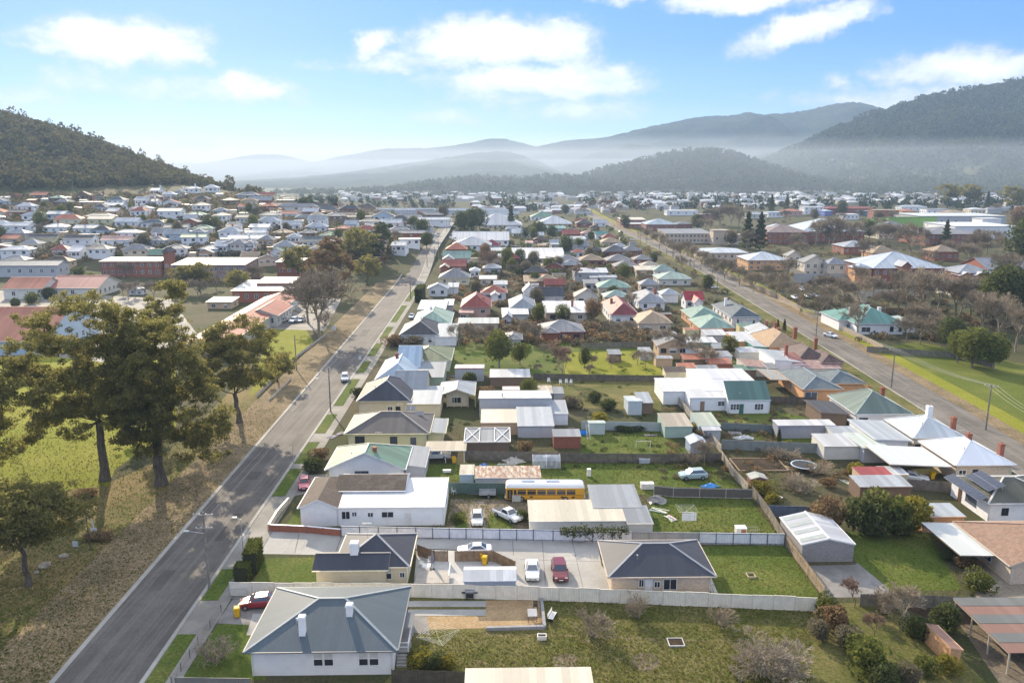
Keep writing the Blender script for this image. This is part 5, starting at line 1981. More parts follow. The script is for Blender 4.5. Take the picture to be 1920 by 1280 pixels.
# ---- solar panels ----------------------------------------------------------------
PV = M_plain((.045, .055, .085), .18, .2, .6)
PVF = M_plain((.5, .5, .52), .4, .6)


def panels(root, x0, y0, z0, nx, ny, slope, pw=1.0, pl=1.6, axis='f', roof_dir=(0, 1)):
	"""rows of panels lying on the slope; each panel is a part of the house"""
	me = MB()
	me.box(.02, pw - .02, .02, pl - .02, 0, .035)
	fr = MB()
	fr.box(0, pw, 0, pl, -.01, .025)
	m1, m2 = me.mesh('solar_cell', PV), fr.mesh('solar_panel', PVF)
	t = R(slope)
	for i in range(nx):
		for j in range(ny):
			o = link('solar_panel', m2, root)
			link('cell_face', m1, o)
			if axis == 'f':
				M = Matrix.Translation((x0 + i * pw, y0 + j * pl * math.cos(t), z0 + j * pl * math.sin(t))) @ Matrix.Rotation(t, 4, 'X')
			else:                           # slope facing -x
				M = Matrix.Translation((x0 + j * pl * math.cos(t), y0 - i * pw, z0 + j * pl * math.sin(t))) @ Matrix.Rotation(-t, 4, 'Y') @ Matrix.Rotation(-R(90), 4, 'Z')
			o.matrix_local = M


_sw = 7.45
panels(sh_, -7.3, 4.2, 3.22, 9, 1, 20, axis='l')
panels(sh_, -5.0, 2.6, 4.05, 6, 2, 20, 1.0, 1.3, axis='l')
panels(hd, 3.4, 1.5, 4.1, 1, 1, 12, 2.6, 1.6)
panels(hd, 2.3, 3.4, 4.5, 2, 1, 12, 1.0, 1.8)
# skylight bands on the big garage
for k in range(4):
	mb = MB()
	y = -3.6 + k * 2.1
	w_ = 3.25
	t = R(13)
	mb.face(((-w_, y, 2.55 + .02), (-.15, y, 2.55 + (w_ - .15) * math.tan(t) + .02), (-.15, y + .95, 2.55 + (w_ - .15) * math.tan(t) + .02), (-w_, y + .95, 2.57)))
	part('skylight', mb, M_plain((.34, .37, .35), .35), big)
mb = MB()
mb.box(-2.9, 2.9, -5.02, -4.93, .05, 2.15)
# veranda posts, chimney-less small parts
for i in range(6):
	mb = MB()
	mb.box(-3.6 + i * 1.5 - .06, -3.6 + i * 1.5 + .06, -4.3, -4.18, -.0, 2.8)
	part('post', mb, M_plain(WALLC['cream'], .6), hv_)

# long solar tubes and a flue on the low white roof, braced frames on the dark garage
TUBE = M_plain((.10, .11, .13), .3, .3)
for j, (x0, x1) in enumerate(((-7.0, 5.2), (-7.0, -.5), (.5, 6.2))):
	yy = (-1.0, 1.2, 1.3)[j]
	for k in range(3):
		mb = MB()
		y = yy + k * .34
		mb.obox((x0, y, 3.62 - (y + 2.5) * .1), (x1, y, 3.62 - (y + 2.5) * .1), .24, .12)
		part('solar_tube', mb, TUBE, sol_)
mb = MB()
mb.lathe([(.12, 2.6), (.12, 4.6), (.2, 4.62), (.2, 4.8), (.02, 4.9)], 8, (-2.6, -3.2))
part('flue', mb, CHROME_, sol_)
xb = [c for c in xg_.children if c.name.startswith('roof')][0].bound_box
X0, X1, Y0, Y1 = min(b[0] for b in xb), max(b[0] for b in xb), min(b[1] for b in xb), max(b[1] for b in xb)
Z0, Z1 = 2.5 + .12, 2.5 + (Y1 - Y0) * math.tan(R(3)) + .12
for (xa, xb_) in ((X0, X0 + (X1 - X0) * .33), (X0 + (X1 - X0) * .66, X1)):
	for a, b in (((xa, Y0, Z0), (xb_, Y1, Z1)), ((xa, Y1, Z1), (xb_, Y0, Z0)), ((xa, Y0, Z0), (xa, Y1, Z1)), ((xb_, Y0, Z0), (xb_, Y1, Z1))):
		mb = MB()
		mb.obox(a, b, .13, .1)
		part('brace', mb, WHITE, xg_)
for a, b in (((X0, Y0, Z0), (X1, Y0, Z0)), ((X0, Y1, Z1), (X1, Y1, Z1))):
	mb = MB()
	mb.obox(a, b, .13, .1)
	part('rail', mb, WHITE, xg_)

# side porch of the white weatherboard house
mb = MB()
mb.box(6.95, 8.4, -3.4, 1.2, .9, 1.0, bottom=True)
pf = part('porch', mb, M_plain((.30, .29, .28), .8), wh_)
for x, y in ((8.32, -3.3), (8.32, -1.1), (8.32, 1.1), (7.05, -3.3)):
	mb = MB()
	mb.box(x - .05, x + .05, y - .05, y + .05, 0, 2.5 if y > -2 else 2.0)
	part('post', mb, WHITE, pf)
for z in (1.45, 1.95):
	mb = MB()
	mb.box(8.28, 8.36, -3.3, 1.1, z, z + .07, bottom=True)
	mb.box(7.05, 8.28, -3.34, -3.26, z, z + .07, bottom=True)
	part('railing', mb, WHITE, pf)
mb = MB()
mb.face(((6.95, -1.4, 2.75), (8.6, -1.4, 2.5), (8.6, 1.4, 2.5), (6.95, 1.4, 2.75)))
part('awning', mb, M_roof((.16, .17, .18)), pf)
for k in range(4):
	mb = MB()
	mb.box(7.2, 8.3, -3.7 - k * .3, -3.4 - k * .3, 0, .8 - k * .2)
	part('step', mb, M_plain((.36, .35, .33), .8), pf)
# open carport over the white utility
cp = house('open carport with a white and mossy flat roof over the white utility', 796, 874, 844, 828, h=2.4, roof='skb', pitch=2, rc='sand', wc='pale', ov=.1, caps=False, win=(), walls=False, cat='carport', name='carport')
for x in (-3.2, 0, 3.2):
	for y in (-1.9, 1.7):
		mb = MB()
		mb.box(x - .05, x + .05, y - .05, y + .05, 0, 2.3)
		part('post', mb, WHITE, cp)
# ================================================================ FENCES
CREAM = (.76, .71, .60)
fence('long cream sheet fence with stepped panels across the whole near block', [(432, 1116), (515, 1117), (770, 1119), (1010, 1125), (1200, 1132), (1370, 1139), (1530, 1146)], 1.75, 'sheet', CREAM, 2.4, step=.05)
fence('pale blue sheet fence with dark steel frames above the concrete yard', [(640, 1006), (780, 1009), (1000, 1013), (1185, 1017)], 1.6, 'sheet', (.68, .70, .75), 2.45, post=(.10, .11, .14), rail=True, pw=.09)
fence('pale blue framed sheet fence running on behind the lawn', [(1310, 1019), (1470, 1021)], 1.6, 'sheet', (.68, .71, .75), 2.45, post=(.12, .14, .16), rail=True, pw=.09)
fence('grey steel fence with narrow panels behind the unit roof', [(1185, 1017), (1310, 1019)], 1.6, 'sheet', (.36, .37, .38), 2.4, rail=True)
fence('low red brick wall with white capping beside the sloping driveway', [(507, 995), (575, 998), (640, 1004)], .95, 'brick', WALLC['brick'], 3.0, post=WALLC['brick'], pw=.34, cat='wall', name='brick_wall')
fence('white rendered wall with piers along the street front', [(505, 993), (520, 968), (541, 944)], .9, 'brick', (.62, .57, .47), 3.2, post=(.62, .57, .47), pw=.4, cat='wall', name='garden_wall')
fence('sunlit paling fence down the side of the long lawn', [(1472, 1022), (1500, 1060), (1545, 1122)], 1.6, 'paling', (.30, .235, .16), 2.6, back=True)
fence('old grey paling fence curving up beside the hen house', [(1410, 928), (1440, 968), (1470, 1020)], 1.6, 'paling', (.23, .20, .16), 2.6)
fence('brown panel fence with pale posts below the blue tarpaulin', [(1226, 928), (1262, 932), (1410, 935)], 1.6, 'sheet', (.13, .115, .10), 4.2, post=(.5, .48, .44), rail=True)
fence('dark green sheet fence behind the box trailer', [(834, 925), (950, 926)], 1.8, 'sheet', (.10, .15, .13), 2.4)
fence('weathered paling fence behind the white garage and plastic house', [(872, 862), (1000, 864), (1050, 866)], 1.7, 'paling', (.19, .165, .135), 2.6)
fence('grey paling fence with heavy rails along the long back lawns', [(1050, 866), (1240, 868), (1352, 866)], 1.7, 'paling', (.15, .13, .11), 2.6, back=True)
fence('pale weathered fence slanting down past the vegetable patch', [(1350, 858), (1375, 895), (1402, 925)], 1.7, 'paling', (.36, .32, .26), 2.8, back=True)
fence('grey green sheet fence above the vegetable patch', [(1352, 842), (1545, 850)], 1.8, 'sheet', (.24, .26, .24), 2.4)
fence('long pale lane fence climbing between the back yards', [(1352, 850), (1300, 790), (1240, 722)], 1.7, 'paling', (.40, .36, .30), 3.2)
fence('green and white striped sheet fence beside the pale green shed', [(1090, 805), (1240, 808)], 1.7, 'sheet', (.40, .44, .42), 3.0)
fence('grey sheet fence across the scrap yard', [(1352, 806), (1462, 812)], 1.5, 'sheet', (.17, .20, .20), 2.6)
fence('dark paling fence across the foot of the orchard', [(1000, 712), (1245, 716)], 1.6, 'paling', (.12, .105, .09), 3.0)
fence('grey wall of palings across the top of the orchard', [(1090, 655), (1240, 650)], 1.8, 'paling', (.20, .185, .15), 3.0)
fence('dark wall closing the yard of the orange brick house', [(1440, 756), (1530, 758)], 1.6, 'paling', (.10, .085, .075), 2.6)
fence('brown paling fence round the patio beside the slate roofed house', [(783, 1040), (815, 1052), (840, 1052)], 1.5, 'paling', (.24, .16, .10), 2.0)
fence('brown paling fence with a lattice top screening the yellow bins', [(853, 1052), (925, 1052), (966, 1072)], 1.5, 'paling', (.26, .17, .10), 2.2)
fence('grey fence with a white cap at the very bottom', [(330, 1290), (470, 1292)], 1.2, 'sheet', (.22, .21, .19), 2.4)
fence('dark brown paling fence below the clothes hoist', [(735, 1280), (883, 1284)], 1.5, 'paling', (.085, .075, .065), 2.4)
fence('thin wire fence along the footpath before the white house', [(322, 1285), (372, 1210), (415, 1148)], 1.0, 'wire', (.15, .14, .12), 2.6)
fence('grey fence half buried in shrubs below the concrete apron', [(1612, 1136), (1750, 1139), (1868, 1146)], 1.6, 'paling', (.19, .18, .16), 2.6)
fence('dark blue sheet fence behind the big grey garage', [(1440, 968), (1520, 970)], 1.7, 'sheet', (.11, .14, .20), 2.4)
fence('old paling fence beside the solar house carport', [(1700, 918), (1790, 924)], 1.8, 'paling', (.19, .175, .155), 2.6)
fence('yellowish picket fence lining the far side of the second road', [(1150, 424), (1250, 462), (1350, 510), (1450, 556), (1500, 584)], 1.9, 'sheet', (.52, .42, .28), 6.0, back=True)
fence('cream boundary wall beside the walking verge of the second road', [(1505, 588), (1560, 612), (1625, 642), (1655, 658)], 1.5, 'sheet', (.55, .45, .32), 4.0, back=True)
fence('dark paling fence at the back of the paddock', [(1625, 660), (1790, 672), (1860, 690)], 1.7, 'paling', (.17, .16, .15), 4.0)
fence('low yellow rail beside the school grass', [(482, 745), (560, 668), (612, 628)], .8, 'paling', (.50, .46, .40), 4.0)
fence('low white rail at the edge of the street verge', [(505, 752), (545, 712)], .6, 'paling', (.6, .56, .48), 4.0)
fence('stone wall of pale blocks round the old hospital yard', [(1487, 531), (1634, 530)], 4.2, 'sheet', (.42, .42, .42), 8.0, cat='wall', name='stone_wall')
fence('cream wall slanting along the walled car park', [(1480, 512), (1545, 540), (1625, 570)], 3.2, 'sheet', (.50, .44, .34), 8.0, cat='wall', name='stone_wall')
fence('white topped wall across the hospital garden', [(1612, 556), (1740, 554)], 2.6, 'sheet', (.62, .60, .55), 8.0, cat='wall', name='stone_wall')
fence('dark wall behind the teal roofed house', [(1565, 592), (1760, 586)], 2.0, 'sheet', (.30, .20, .12), 8.0)

# ================================================================ YARD THINGS
def wheelie(label, px, py, rz=0, s=1.0, col=(.72, .42, .01), lid=None, pt=None):
	p = pt or at(px, py)
	o = thing('wheelie_bin', label, 'bin', (p.x, p.y, p.z + .04), rz, 'wheelie bins', s)
	mb = MB()
	loft(mb, [[(-a, -b, z), (a, -b, z), (a, b, z), (-a, b, z)] for a, b, z in ((.22, .24, .06), (.29, .34, .95))])
	part('body', mb, M_plain(col, .5), o)
	mb = MB()
	loft(mb, [[(-a, -b, z), (a, -b, z), (a, b, z), (-a, b, z)] for a, b, z in ((.31, .38, .951), (.31, .40, 1.0), (.24, .28, 1.08))])
	part('lid', mb, M_plain(lid or col, .45), o)
	for sx in (-.25, .25):
		mb = MB()
		mb.tube((sx - .04, .28, .1), (sx + .04, .28, .1), .1, .1, 10)
		part('wheel', mb, TYRE, o)
	mb = MB()
	mb.obox((-.25, .42, .93), (.25, .42, .93), .04, .04)
	part('handle', mb, M_plain(col, .5), o)
	return o


wheelie('yellow wheelie bin standing on the front lawn of the white house', 445, 1156, .3, 1.15)
wheelie('yellow wheelie bin with its lid level beside the timber fence', 909, 1058, -.2, 1.1)
wheelie('yellow wheelie bin tipped against the timber fence', 902, 1050, .8, 1.0)
wheelie('yellow wheelie bin on the grass below the carport', 851, 868, .2, 1.1)
wheelie('orange wheelie bin against the brick wall of the tiled house', 1887, 1074, .4, 1.2, (.70, .28, .01))
wheelie('yellow wheelie bin under the grey veranda roof', 1747, 898, 0, 1.2)

p = at(881, 1122)
o = thing('barbecue', 'black barbecue with a steel hood against the cream fence', 'barbecue', p, ROT)
mb = MB()
mb.box(-.45, .45, -.28, .28, .25, .85, bottom=True)
part('cabinet', mb, PLASTIC, o)
mb = MB()
loft(mb, [[(-.5, -a, z), (.5, -a, z), (.5, a, z), (-.5, a, z)] for a, z in ((.32, .86), (.32, 1.02), (.2, 1.2))])
part('hood', mb, M_plain((.25, .26, .27), .3, .7), o)
for sx in (-1, 1):
	mb = MB()
	mb.box(sx * .72 - .22, sx * .72 + .22, -.26, .26, .84, .89, bottom=True)
	part('side_shelf', mb, PLASTIC, o)
for sx in (-.38, .38):
	for sy in (-.22, .22):
		mb = MB()
		mb.box(sx - .03, sx + .03, sy - .03, sy + .03, 0, .26)
		part('leg', mb, PLASTIC, o)


def table(label, px, py, w, d, h, top, leg, rz=ROT, name='table', cat='table'):
	p = at(px, py)
	o = thing(name, label, cat, (p.x, p.y, p.z + .06), rz)
	mb = MB()
	mb.box(-w / 2, w / 2, -d / 2, d / 2, h - .05, h, bottom=True)
	part('tabletop', mb, M_plain(top, .5), o)
	for sx in (-1, 1):
		for sy in (-1, 1):
			mb = MB()
			x, y = sx * (w / 2 - .06), sy * (d / 2 - .06)
			mb.box(x - .03, x + .03, y - .03, y + .03, 0, h - .05)
			part('leg', mb, M_plain(leg, .6), o)
	return o


def chair(label, px, py, col, rz=0, s=1.0):
	p = at(px, py)
	o = thing('garden_chair', label, 'chair', (p.x, p.y, p.z + .06), rz, 'garden chairs', s)
	mb = MB()
	mb.box(-.25, .25, -.25, .25, .42, .46, bottom=True)
	part('seat', mb, M_plain(col, .5), o)
	mb = MB()
	for i in range(5):
		mb.box(-.24 + i * .1, -.17 + i * .1, .22, .25, .46, .92, bottom=True)
	mb.box(-.25, .25, .22, .25, .88, .95, bottom=True)
	part('backrest', mb, M_plain(col, .5), o)
	for sx in (-.22, .22):
		for sy in (-.22, .22):
			mb = MB()
			mb.box(sx - .025, sx + .025, sy - .025, sy + .025, 0, .42)
			part('leg', mb, M_plain(col, .5), o)
		mb = MB()
		mb.box(sx - .03, sx + .03, -.25, .25, .64, .67, bottom=True)
		part('armrest', mb, M_plain(col, .5), o)
	return o


table('grey square table standing on the tan gravel', 998, 1160, 1.05, 1.6, .78, (.32, .32, .34), (.08, .06, .05))
chair('dark chair behind the grey table on the gravel', 1004, 1142, (.05, .05, .05), 0)
table('white square patio table beside the folded umbrella', 800, 1070, 1.0, 1.0, .74, (.75, .75, .74), (.7, .7, .7))
chair('white chair pulled up to the patio table', 790, 1062, (.72, .72, .70), 1.2)
chair('pale chair behind the patio table', 806, 1058, (.6, .6, .58), 0)
chair('white chair standing alone in the mown yard', 851, 926, (.6, .6, .56), .6, 1.1)
for x, y, l in ((1051, 721, 'first white garden chair under the pale birch'), (1062, 720, 'middle white garden chair under the pale birch'), (1070, 721, 'last white garden chair under the pale birch'), (1029, 718, 'white garden chair apart from the others by the dark fence')):
	chair(l, x, y, (.75, .75, .75), rnd.uniform(-.6, .6), 1.25)
p = at(811, 1068)
o = thing('patio_umbrella', 'folded grey patio umbrella on a white pole', 'umbrella', (p.x, p.y, .06))
mb = MB()
mb.tube((0, 0, 0), (0, 0, 2.7), .03, .03, 8)
part('pole', mb, WHITE, o)
mb = MB()
mb.lathe([(.06, .9), (.22, 1.0), (.2, 1.6), (.1, 2.3), (.03, 2.6)], 10)
part('canopy', mb, M_plain((.2, .2, .26), .8), o)
mb = MB()
mb.lathe([(.3, 0), (.3, .08), (.05, .12)], 12)
part('base', mb, PLASTIC, o)
p = at(812, 1088)
o = thing('timber_deck', 'small timber deck with white balustrade at the end of the cream house', 'deck', (p.x, p.y, 0), ROT)
for i in range(14):
	mb = MB()
	mb.box(-2.1 + i * .3, -1.82 + i * .3, -1.6, 1.6, .5, .55, bottom=True)
	part('plank', mb, M_plain((.40, .37, .33), .8), o)
mb = MB()
mb.box(-2.1, 2.1, -1.55, -1.45, 0, .5)
part('skirt', mb, M_plain((.18, .13, .09), .8), o)
for i in range(5):
	mb = MB()
	mb.box(2.0, 2.08, -1.6 + i * .8 - .04, -1.6 + i * .8 + .04, .55, 1.5)
	part('post', mb, WHITE, o)
mb = MB()
mb.box(1.99, 2.09, -1.6, 1.6, 1.5, 1.58, bottom=True)
part('handrail', mb, WHITE, o)
# garden shed with a white ribbed roof
shed('white ribbed roof shed behind the parked white sedan', 868, 969, 1088, 1062, h=2.3, roof='gx', pitch=18, rc=(.62, .63, .64), wc=(.40, .44, .52))

# grey border wall round the tan gravel
p = at(1018, 1150)
gw = thing('retaining_wall', 'low grey block wall round the tan gravel', 'wall', (p.x, p.y, 0))
pts = [at(1015, 1124), at(1021, 1178), at(911, 1181)]
for a, b in zip(pts[:-1], pts[1:]):
	n = max(2, int((b - a).length / .9))
	for i in range(n):
		mb = MB()
		u, v = a + (b - a) * (i / n) - p, a + (b - a) * ((i + .97) / n) - p
		mb.obox((u.x, u.y, .2), (v.x, v.y, .2), .34, .4)
		part('block', mb, M_plain((.28, .28, .30), .85), gw)


def hoist(label, px, py, r, h, col, sheets=0, rz=0.3):
	p = at(px, py)
	o = thing('rotary_clothesline', label, 'clothesline', p, rz)
	mb = MB()
	mb.tube((0, 0, 0), (0, 0, h), .03, .025, 6)
	part('pole', mb, M_plain(col, .5), o)
	for k in range(4):
		a = k * math.pi / 2
		mb = MB()
		mb.tube((0, 0, h - .5), (math.cos(a) * r, math.sin(a) * r, h), .022, .02, 5)
		part('arm', mb, M_plain(col, .5), o)
	mb = MB()
	for q in range(1, 6):
		rr = r * (.3 + .14 * q)
		for k in range(4):
			a, b = k * math.pi / 2, (k + 1) * math.pi / 2
			za = h - .5 + .5 * rr / r
			mb.obox((math.cos(a) * rr, math.sin(a) * rr, za), (math.cos(b) * rr, math.sin(b) * rr, za), .012, .012)
	part('line', mb, M_plain((.6, .62, .55), .5), o)
	return o


hoist('empty green rotary clothesline on the lawn behind the white house', 822, 1222, 2.3, 2.2, (.45, .52, .25))
hc = hoist('rotary clothesline hung with white washing on the green lawn', 1286, 978, 1.9, 2.1, (.5, .5, .5), rz=.75)
for k in range(7):
	mb = MB()
	a = -.9 + k * .3
	y = -1.25 + (k % 2) * .04
	mb.box(a, a + .27, y - .012, y + .012, .75, 1.92, bottom=True)
	t_ = part('sheet', mb, M_plain((.74, .74, .76), .9), None)
	t_.location = hc.location
	t_.rotation_euler = (0, 0, ROT)
	t_.name = 'towel'
	tag(t_, 'white towel hanging on the rotary clothesline', 'towel', 'washing on the clothesline')
# lawn oddments
def frame_box(label, px, py, w, d, h, col, name, cat, fill=None, rz=ROT, t=.08):
	p = at(px, py)
	o = thing(name, label, cat, (p.x, p.y, p.z + .03), rz)
	for (x0, x1, y0, y1) in ((-w / 2, w / 2, -d / 2, -d / 2 + t), (-w / 2, w / 2, d / 2 - t, d / 2), (-w / 2, -w / 2 + t, -d / 2 + t, d / 2 - t), (w / 2 - t, w / 2, -d / 2 + t, d / 2 - t)):
		mb = MB()
		mb.box(x0, x1, y0, y1, 0, h)
		part('board', mb, M_plain(col, .7), o)
	if fill:
		mb = MB()
		mb.box(-w / 2 + t, w / 2 - t, -d / 2 + t, d / 2 - t, 0, h * .6)
		part('filling', mb, fill, o)
	return o


frame_box('white framed tray lying on the wide lawn', 1267, 1205, 1.7, 1.5, .16, (.6, .58, .55), 'garden_tray', 'tray', G_SOIL)
frame_box('open wooden square lying on the small green lawn', 1408, 1080, 1.0, 1.1, .22, (.45, .38, .25), 'sandpit_frame', 'frame', None)
frame_box('white wooden tub standing on the wide lawn', 1016, 1197, 1.0, .7, .45, (.7, .69, .66), 'planter_tub', 'planter', G_SOIL)
p = at(1036, 1160)
o = thing('garden_bench', 'white slatted bench lying against the gravel wall', 'bench', (p.x, p.y, .03), R(70))
for i in range(4):
	mb = MB()
	mb.box(-.8, .8, -.25 + i * .14, -.15 + i * .14, .42, .46, bottom=True)
	part('slat', mb, WHITE, o)
for i in range(3):
	mb = MB()
	mb.box(-.8, .8, .32, .36, .55 + i * .15, .65 + i * .15, bottom=True)
	part('slat', mb, WHITE, o)
for sx in (-.7, .7):
	mb = MB()
	mb.box(sx - .04, sx + .04, -.25, .36, 0, .42)
	part('leg', mb, PLASTIC, o)
p = at(1392, 1000)
o = thing('rabbit_hutch', 'white topped hutch with a brick red door by the blue framed fence', 'hutch', (p.x, p.y, 0), ROT)
mb = MB()
mb.box(-1.0, .4, -.5, .5, .1, 1.0, bottom=True)
part('body', mb, M_plain((.66, .66, .64), .7), o)
mb = MB()
mb.box(-1.05, .45, -.58, .58, 1.0, 1.07, bottom=True)
part('roof', mb, WHITE, o)
mb = MB()
mb.box(-.35, .3, -.54, -.5, .2, .85, bottom=True)
part('door', mb, M_plain((.35, .12, .07), .7), o)
mb = MB()
for i in range(8):
	mb.box(.45 + i * .25, .48 + i * .25, -.5, -.48, 0, .8)
	mb.box(.45 + i * .25, .48 + i * .25, .48, .5, 0, .8)
mb.box(.45, 2.3, -.5, -.47, .78, .82)
mb.box(.45, 2.3, .47, .5, .78, .82)
part('run', mb, M_plain((.4, .37, .32), .7), o)


def goal(label, px, py, w, h, d, col):
	p = at(px, py)
	o = thing('football_goal', label, 'goal', (p.x, p.y, .03), ROT)
	for sx in (-1, 1):
		mb = MB()
		mb.tube((sx * w / 2, 0, 0), (sx * w / 2, 0, h), .04, .04, 6)
		part('post', mb, M_plain(col, .5), o)
		mb = MB()
		mb.tube((sx * w / 2, 0, h), (sx * w / 2, d, 0), .025, .025, 5)
		part('stay', mb, M_plain(col, .5), o)
	mb = MB()
	mb.tube((-w / 2, 0, h), (w / 2, 0, h), .04, .04, 6)
	part('crossbar', mb, M_plain(col, .5), o)


goal('white football goal frame on the back lawn', 1206, 842, 2.6, 1.5, .8, (.7, .7, .7))
# plastic hot house
p = at(1024, 874)
o = thing('plastic_greenhouse', 'small plastic greenhouse with white hoops by the long fence', 'greenhouse', (p.x, p.y, .03), ROT)
mb = MB()
prof = [(-1.1, 0), (-1.05, 1.3), (-.7, 1.85), (0, 2.1), (.7, 1.85), (1.05, 1.3), (1.1, 0)]
for a, b in zip(prof[:-1], prof[1:]):
	mb.face(((-2.3, a[0], a[1]), (2.3, a[0], a[1]), (2.3, b[0], b[1]), (-2.3, b[0], b[1])))
part('cover', mb, M_plain((.40, .42, .43), .25, dirt=.35), o)
for x in (-2.3, 2.3, 0):
	mb = MB()
	for a, b in zip(prof[:-1], prof[1:]):
		mb.obox((x, a[0] * 1.02, a[1] * 1.02), (x, b[0] * 1.02, b[1] * 1.02), .08, .08)
	part('hoop', mb, WHITE, o)
# blue tarpaulin, blue tub
def heap(name, label, cat, px, py, r, h, col, seed, sq=1.0):
	rng = np.random.default_rng(seed)
	mb = MB()
	n, k = 14, 5
	rings = []
	for j in range(k + 1):
		t = j / k
		rings.append([(r * (1 - t * .9) * math.cos(2 * math.pi * i / n) * (1 + .2 * rng.normal() * (t < .9)), sq * r * (1 - t * .9) * math.sin(2 * math.pi * i / n) * (1 + .2 * rng.normal() * (t < .9)), h * (t ** .7) * (1 + .25 * rng.normal() * (0 < t < 1))) for i in range(n)])
	loft(mb, rings, False)
	mb.face(rings[-1])
	o = part(name, mb, M_plain(col, .5), None)
	p = at(px, py)
	o.location = (p.x, p.y, p.z + .05)
	tag(o, label, cat)
	return o


heap('tarpaulin', 'crumpled bright blue tarpaulin on the grass', 'tarpaulin', 1332, 912, 1.3, .45, (.06, .27, .62), 3, .7)
heap('tarpaulin', 'blue cover heaped behind the long rusty shed', 'tarpaulin', 907, 877, .9, .7, (.08, .22, .55), 4)
heap('soil_heap', 'heap of brown earth in the mown yard', 'earth heap', 842, 921, .9, 1.0, (.20, .13, .08), 5)
heap('scrap_heap', 'tangled heap of pale scrap behind the long rusty shed', 'scrap', 962, 866, 2.0, .7, (.45, .42, .38), 6, .5)
heap('scrap_heap', 'heap of dark scrap in front of the grey sheet fence', 'scrap', 1402, 806, 3.0, 1.1, (.08, .08, .08), 7, .4)
heap('scrap_heap', 'red and black scrap at the end of the container shed', 'scrap', 1437, 808, 1.4, 1.0, (.16, .06, .06), 8, .6)
heap('boat_cover', 'pale cover heaped on the grass below the scrap yard', 'cover', 1396, 822, 2.0, .6, (.55, .57, .58), 9, .4)
heap('rubbish_heap', 'scattered scrap beside the wall of the grey iron shed', 'scrap', 1232, 940, 1.6, .9, (.30, .28, .27), 10, .8)
o = thing('round_tub', 'bright blue round tub beside the ladder', 'tub', at(1093, 814))
mb = MB()
mb.lathe([(.85, 0), (.9, .5), (.86, .5), (.8, .1), (.02, .1)], 16)
part('shell', mb, M_plain((.03, .25, .62), .4), o)
p = at(1104, 824)
o = thing('ladder', 'white ladder leaning on the dark brick shed', 'ladder', (p.x, p.y, 0), R(20))
for x in (-.3, .3):
	mb = MB()
	mb.obox((x, 0, 0), (x, .8, 2.8), .06, .06)
	part('rail', mb, WHITE, o)
for k in range(7):
	mb = MB()
	mb.obox((-.3, .1 + k * .1, .35 + k * .36), (.3, .1 + k * .1, .35 + k * .36), .04, .04)
	part('rung', mb, WHITE, o)
for lab, x, y, w, d, h, col in (('white freezer cabinet against the bus flank', 968, 940, 1.3, .7, 1.1, (.45, .46, .42)), ('pale panel leaning on the bus beside the vents', 1052, 938, 1.2, .2, 1.0, (.5, .5, .5)),
								('white hot water cylinder case on the lawn behind the bus', 1104, 893, .6, .6, 1.3, (.75, .74, .72)), ('silver box lying against the long fence', 1208, 868, 1.8, .8, .8, (.42, .45, .48)),
								('white bench box on the yard grass', 838, 886, 1.3, .5, .5, (.7, .7, .7)), ('white topped cabinet by the corner of the iron shed', 1213, 916, 2.0, 1.0, 1.0, (.72, .70, .66)),
								('white rain tank beside the dark ribbed roof house', 835, 797, 1.3, 1.0, 1.2, (.66, .68, .68)), ('white air conditioner on the wall of the pale unit', 1191, 1106, 1.0, .5, .7, (.6, .6, .57)),
								('grey gas cylinder box beside the pale unit', 1168, 1106, .6, .5, 1.1, (.3, .3, .3))):
	p = at(x, y)
	o = thing('storage_box' if 'rain' not in lab else 'water_tank', lab, 'box' if 'rain' not in lab else 'tank', (p.x, p.y, p.z + .04), ROT)
	mb = MB()
	mb.box(-w / 2, w / 2, -d / 2, d / 2, .06, h - .08, bottom=True)
	part('body', mb, M_plain(col, .5), o)
	mb = MB()
	mb.box(-w / 2 - .03, w / 2 + .03, -d / 2 - .03, d / 2 + .03, h - .08, h)
	part('lid', mb, M_plain(tuple(min(1, c * 1.1) for c in col), .5), o)
	for sx in (-1, 1):
		mb = MB()
		mb.box(sx * w * .38 - .05, sx * w * .38 + .05, -d / 2 + .02, d / 2 - .02, 0, .06)
		part('foot', mb, PLASTIC, o)
# trampoline ring in the thicket
p = at(1506, 880)
o = thing('trampoline', 'round trampoline with a pale blue rim in the overgrown yard', 'trampoline', p)
mb = MB()
for i in range(20):
	a, b = 2 * math.pi * i / 20, 2 * math.pi * (i + 1) / 20
	mb.obox((2 * math.cos(a), 2 * math.sin(a), .9), (2 * math.cos(b), 2 * math.sin(b), .9), .22, .1)
part('rim', mb, M_plain((.5, .6, .68), .5), o)
mb = MB()
mb.face([(1.85 * math.cos(2 * math.pi * i / 20), 1.85 * math.sin(2 * math.pi * i / 20), .88) for i in range(20)])
part('mat', mb, PLASTIC, o)
for i in range(6):
	a = 2 * math.pi * i / 6
	mb = MB()
	mb.tube((2 * math.cos(a), 2 * math.sin(a), 0), (2 * math.cos(a), 2 * math.sin(a), .9), .03, .03, 5)
	part('leg', mb, CHROME, o)
# wooden edged bed and low shed in the vegetable patch
frame_box('log edged vegetable bed of bare dark soil', 1422, 872, 8.5, 6.0, .22, (.26, .19, .12), 'vegetable_bed', 'garden bed', G_SOIL, ROT, .2)
shed('patched little shed with red sheeting in the vegetable patch', 1408, 1440, 898, 887, h=1.9, roof='gy', pitch=16, rc=(.42, .44, .40), wc=(.24, .12, .11))
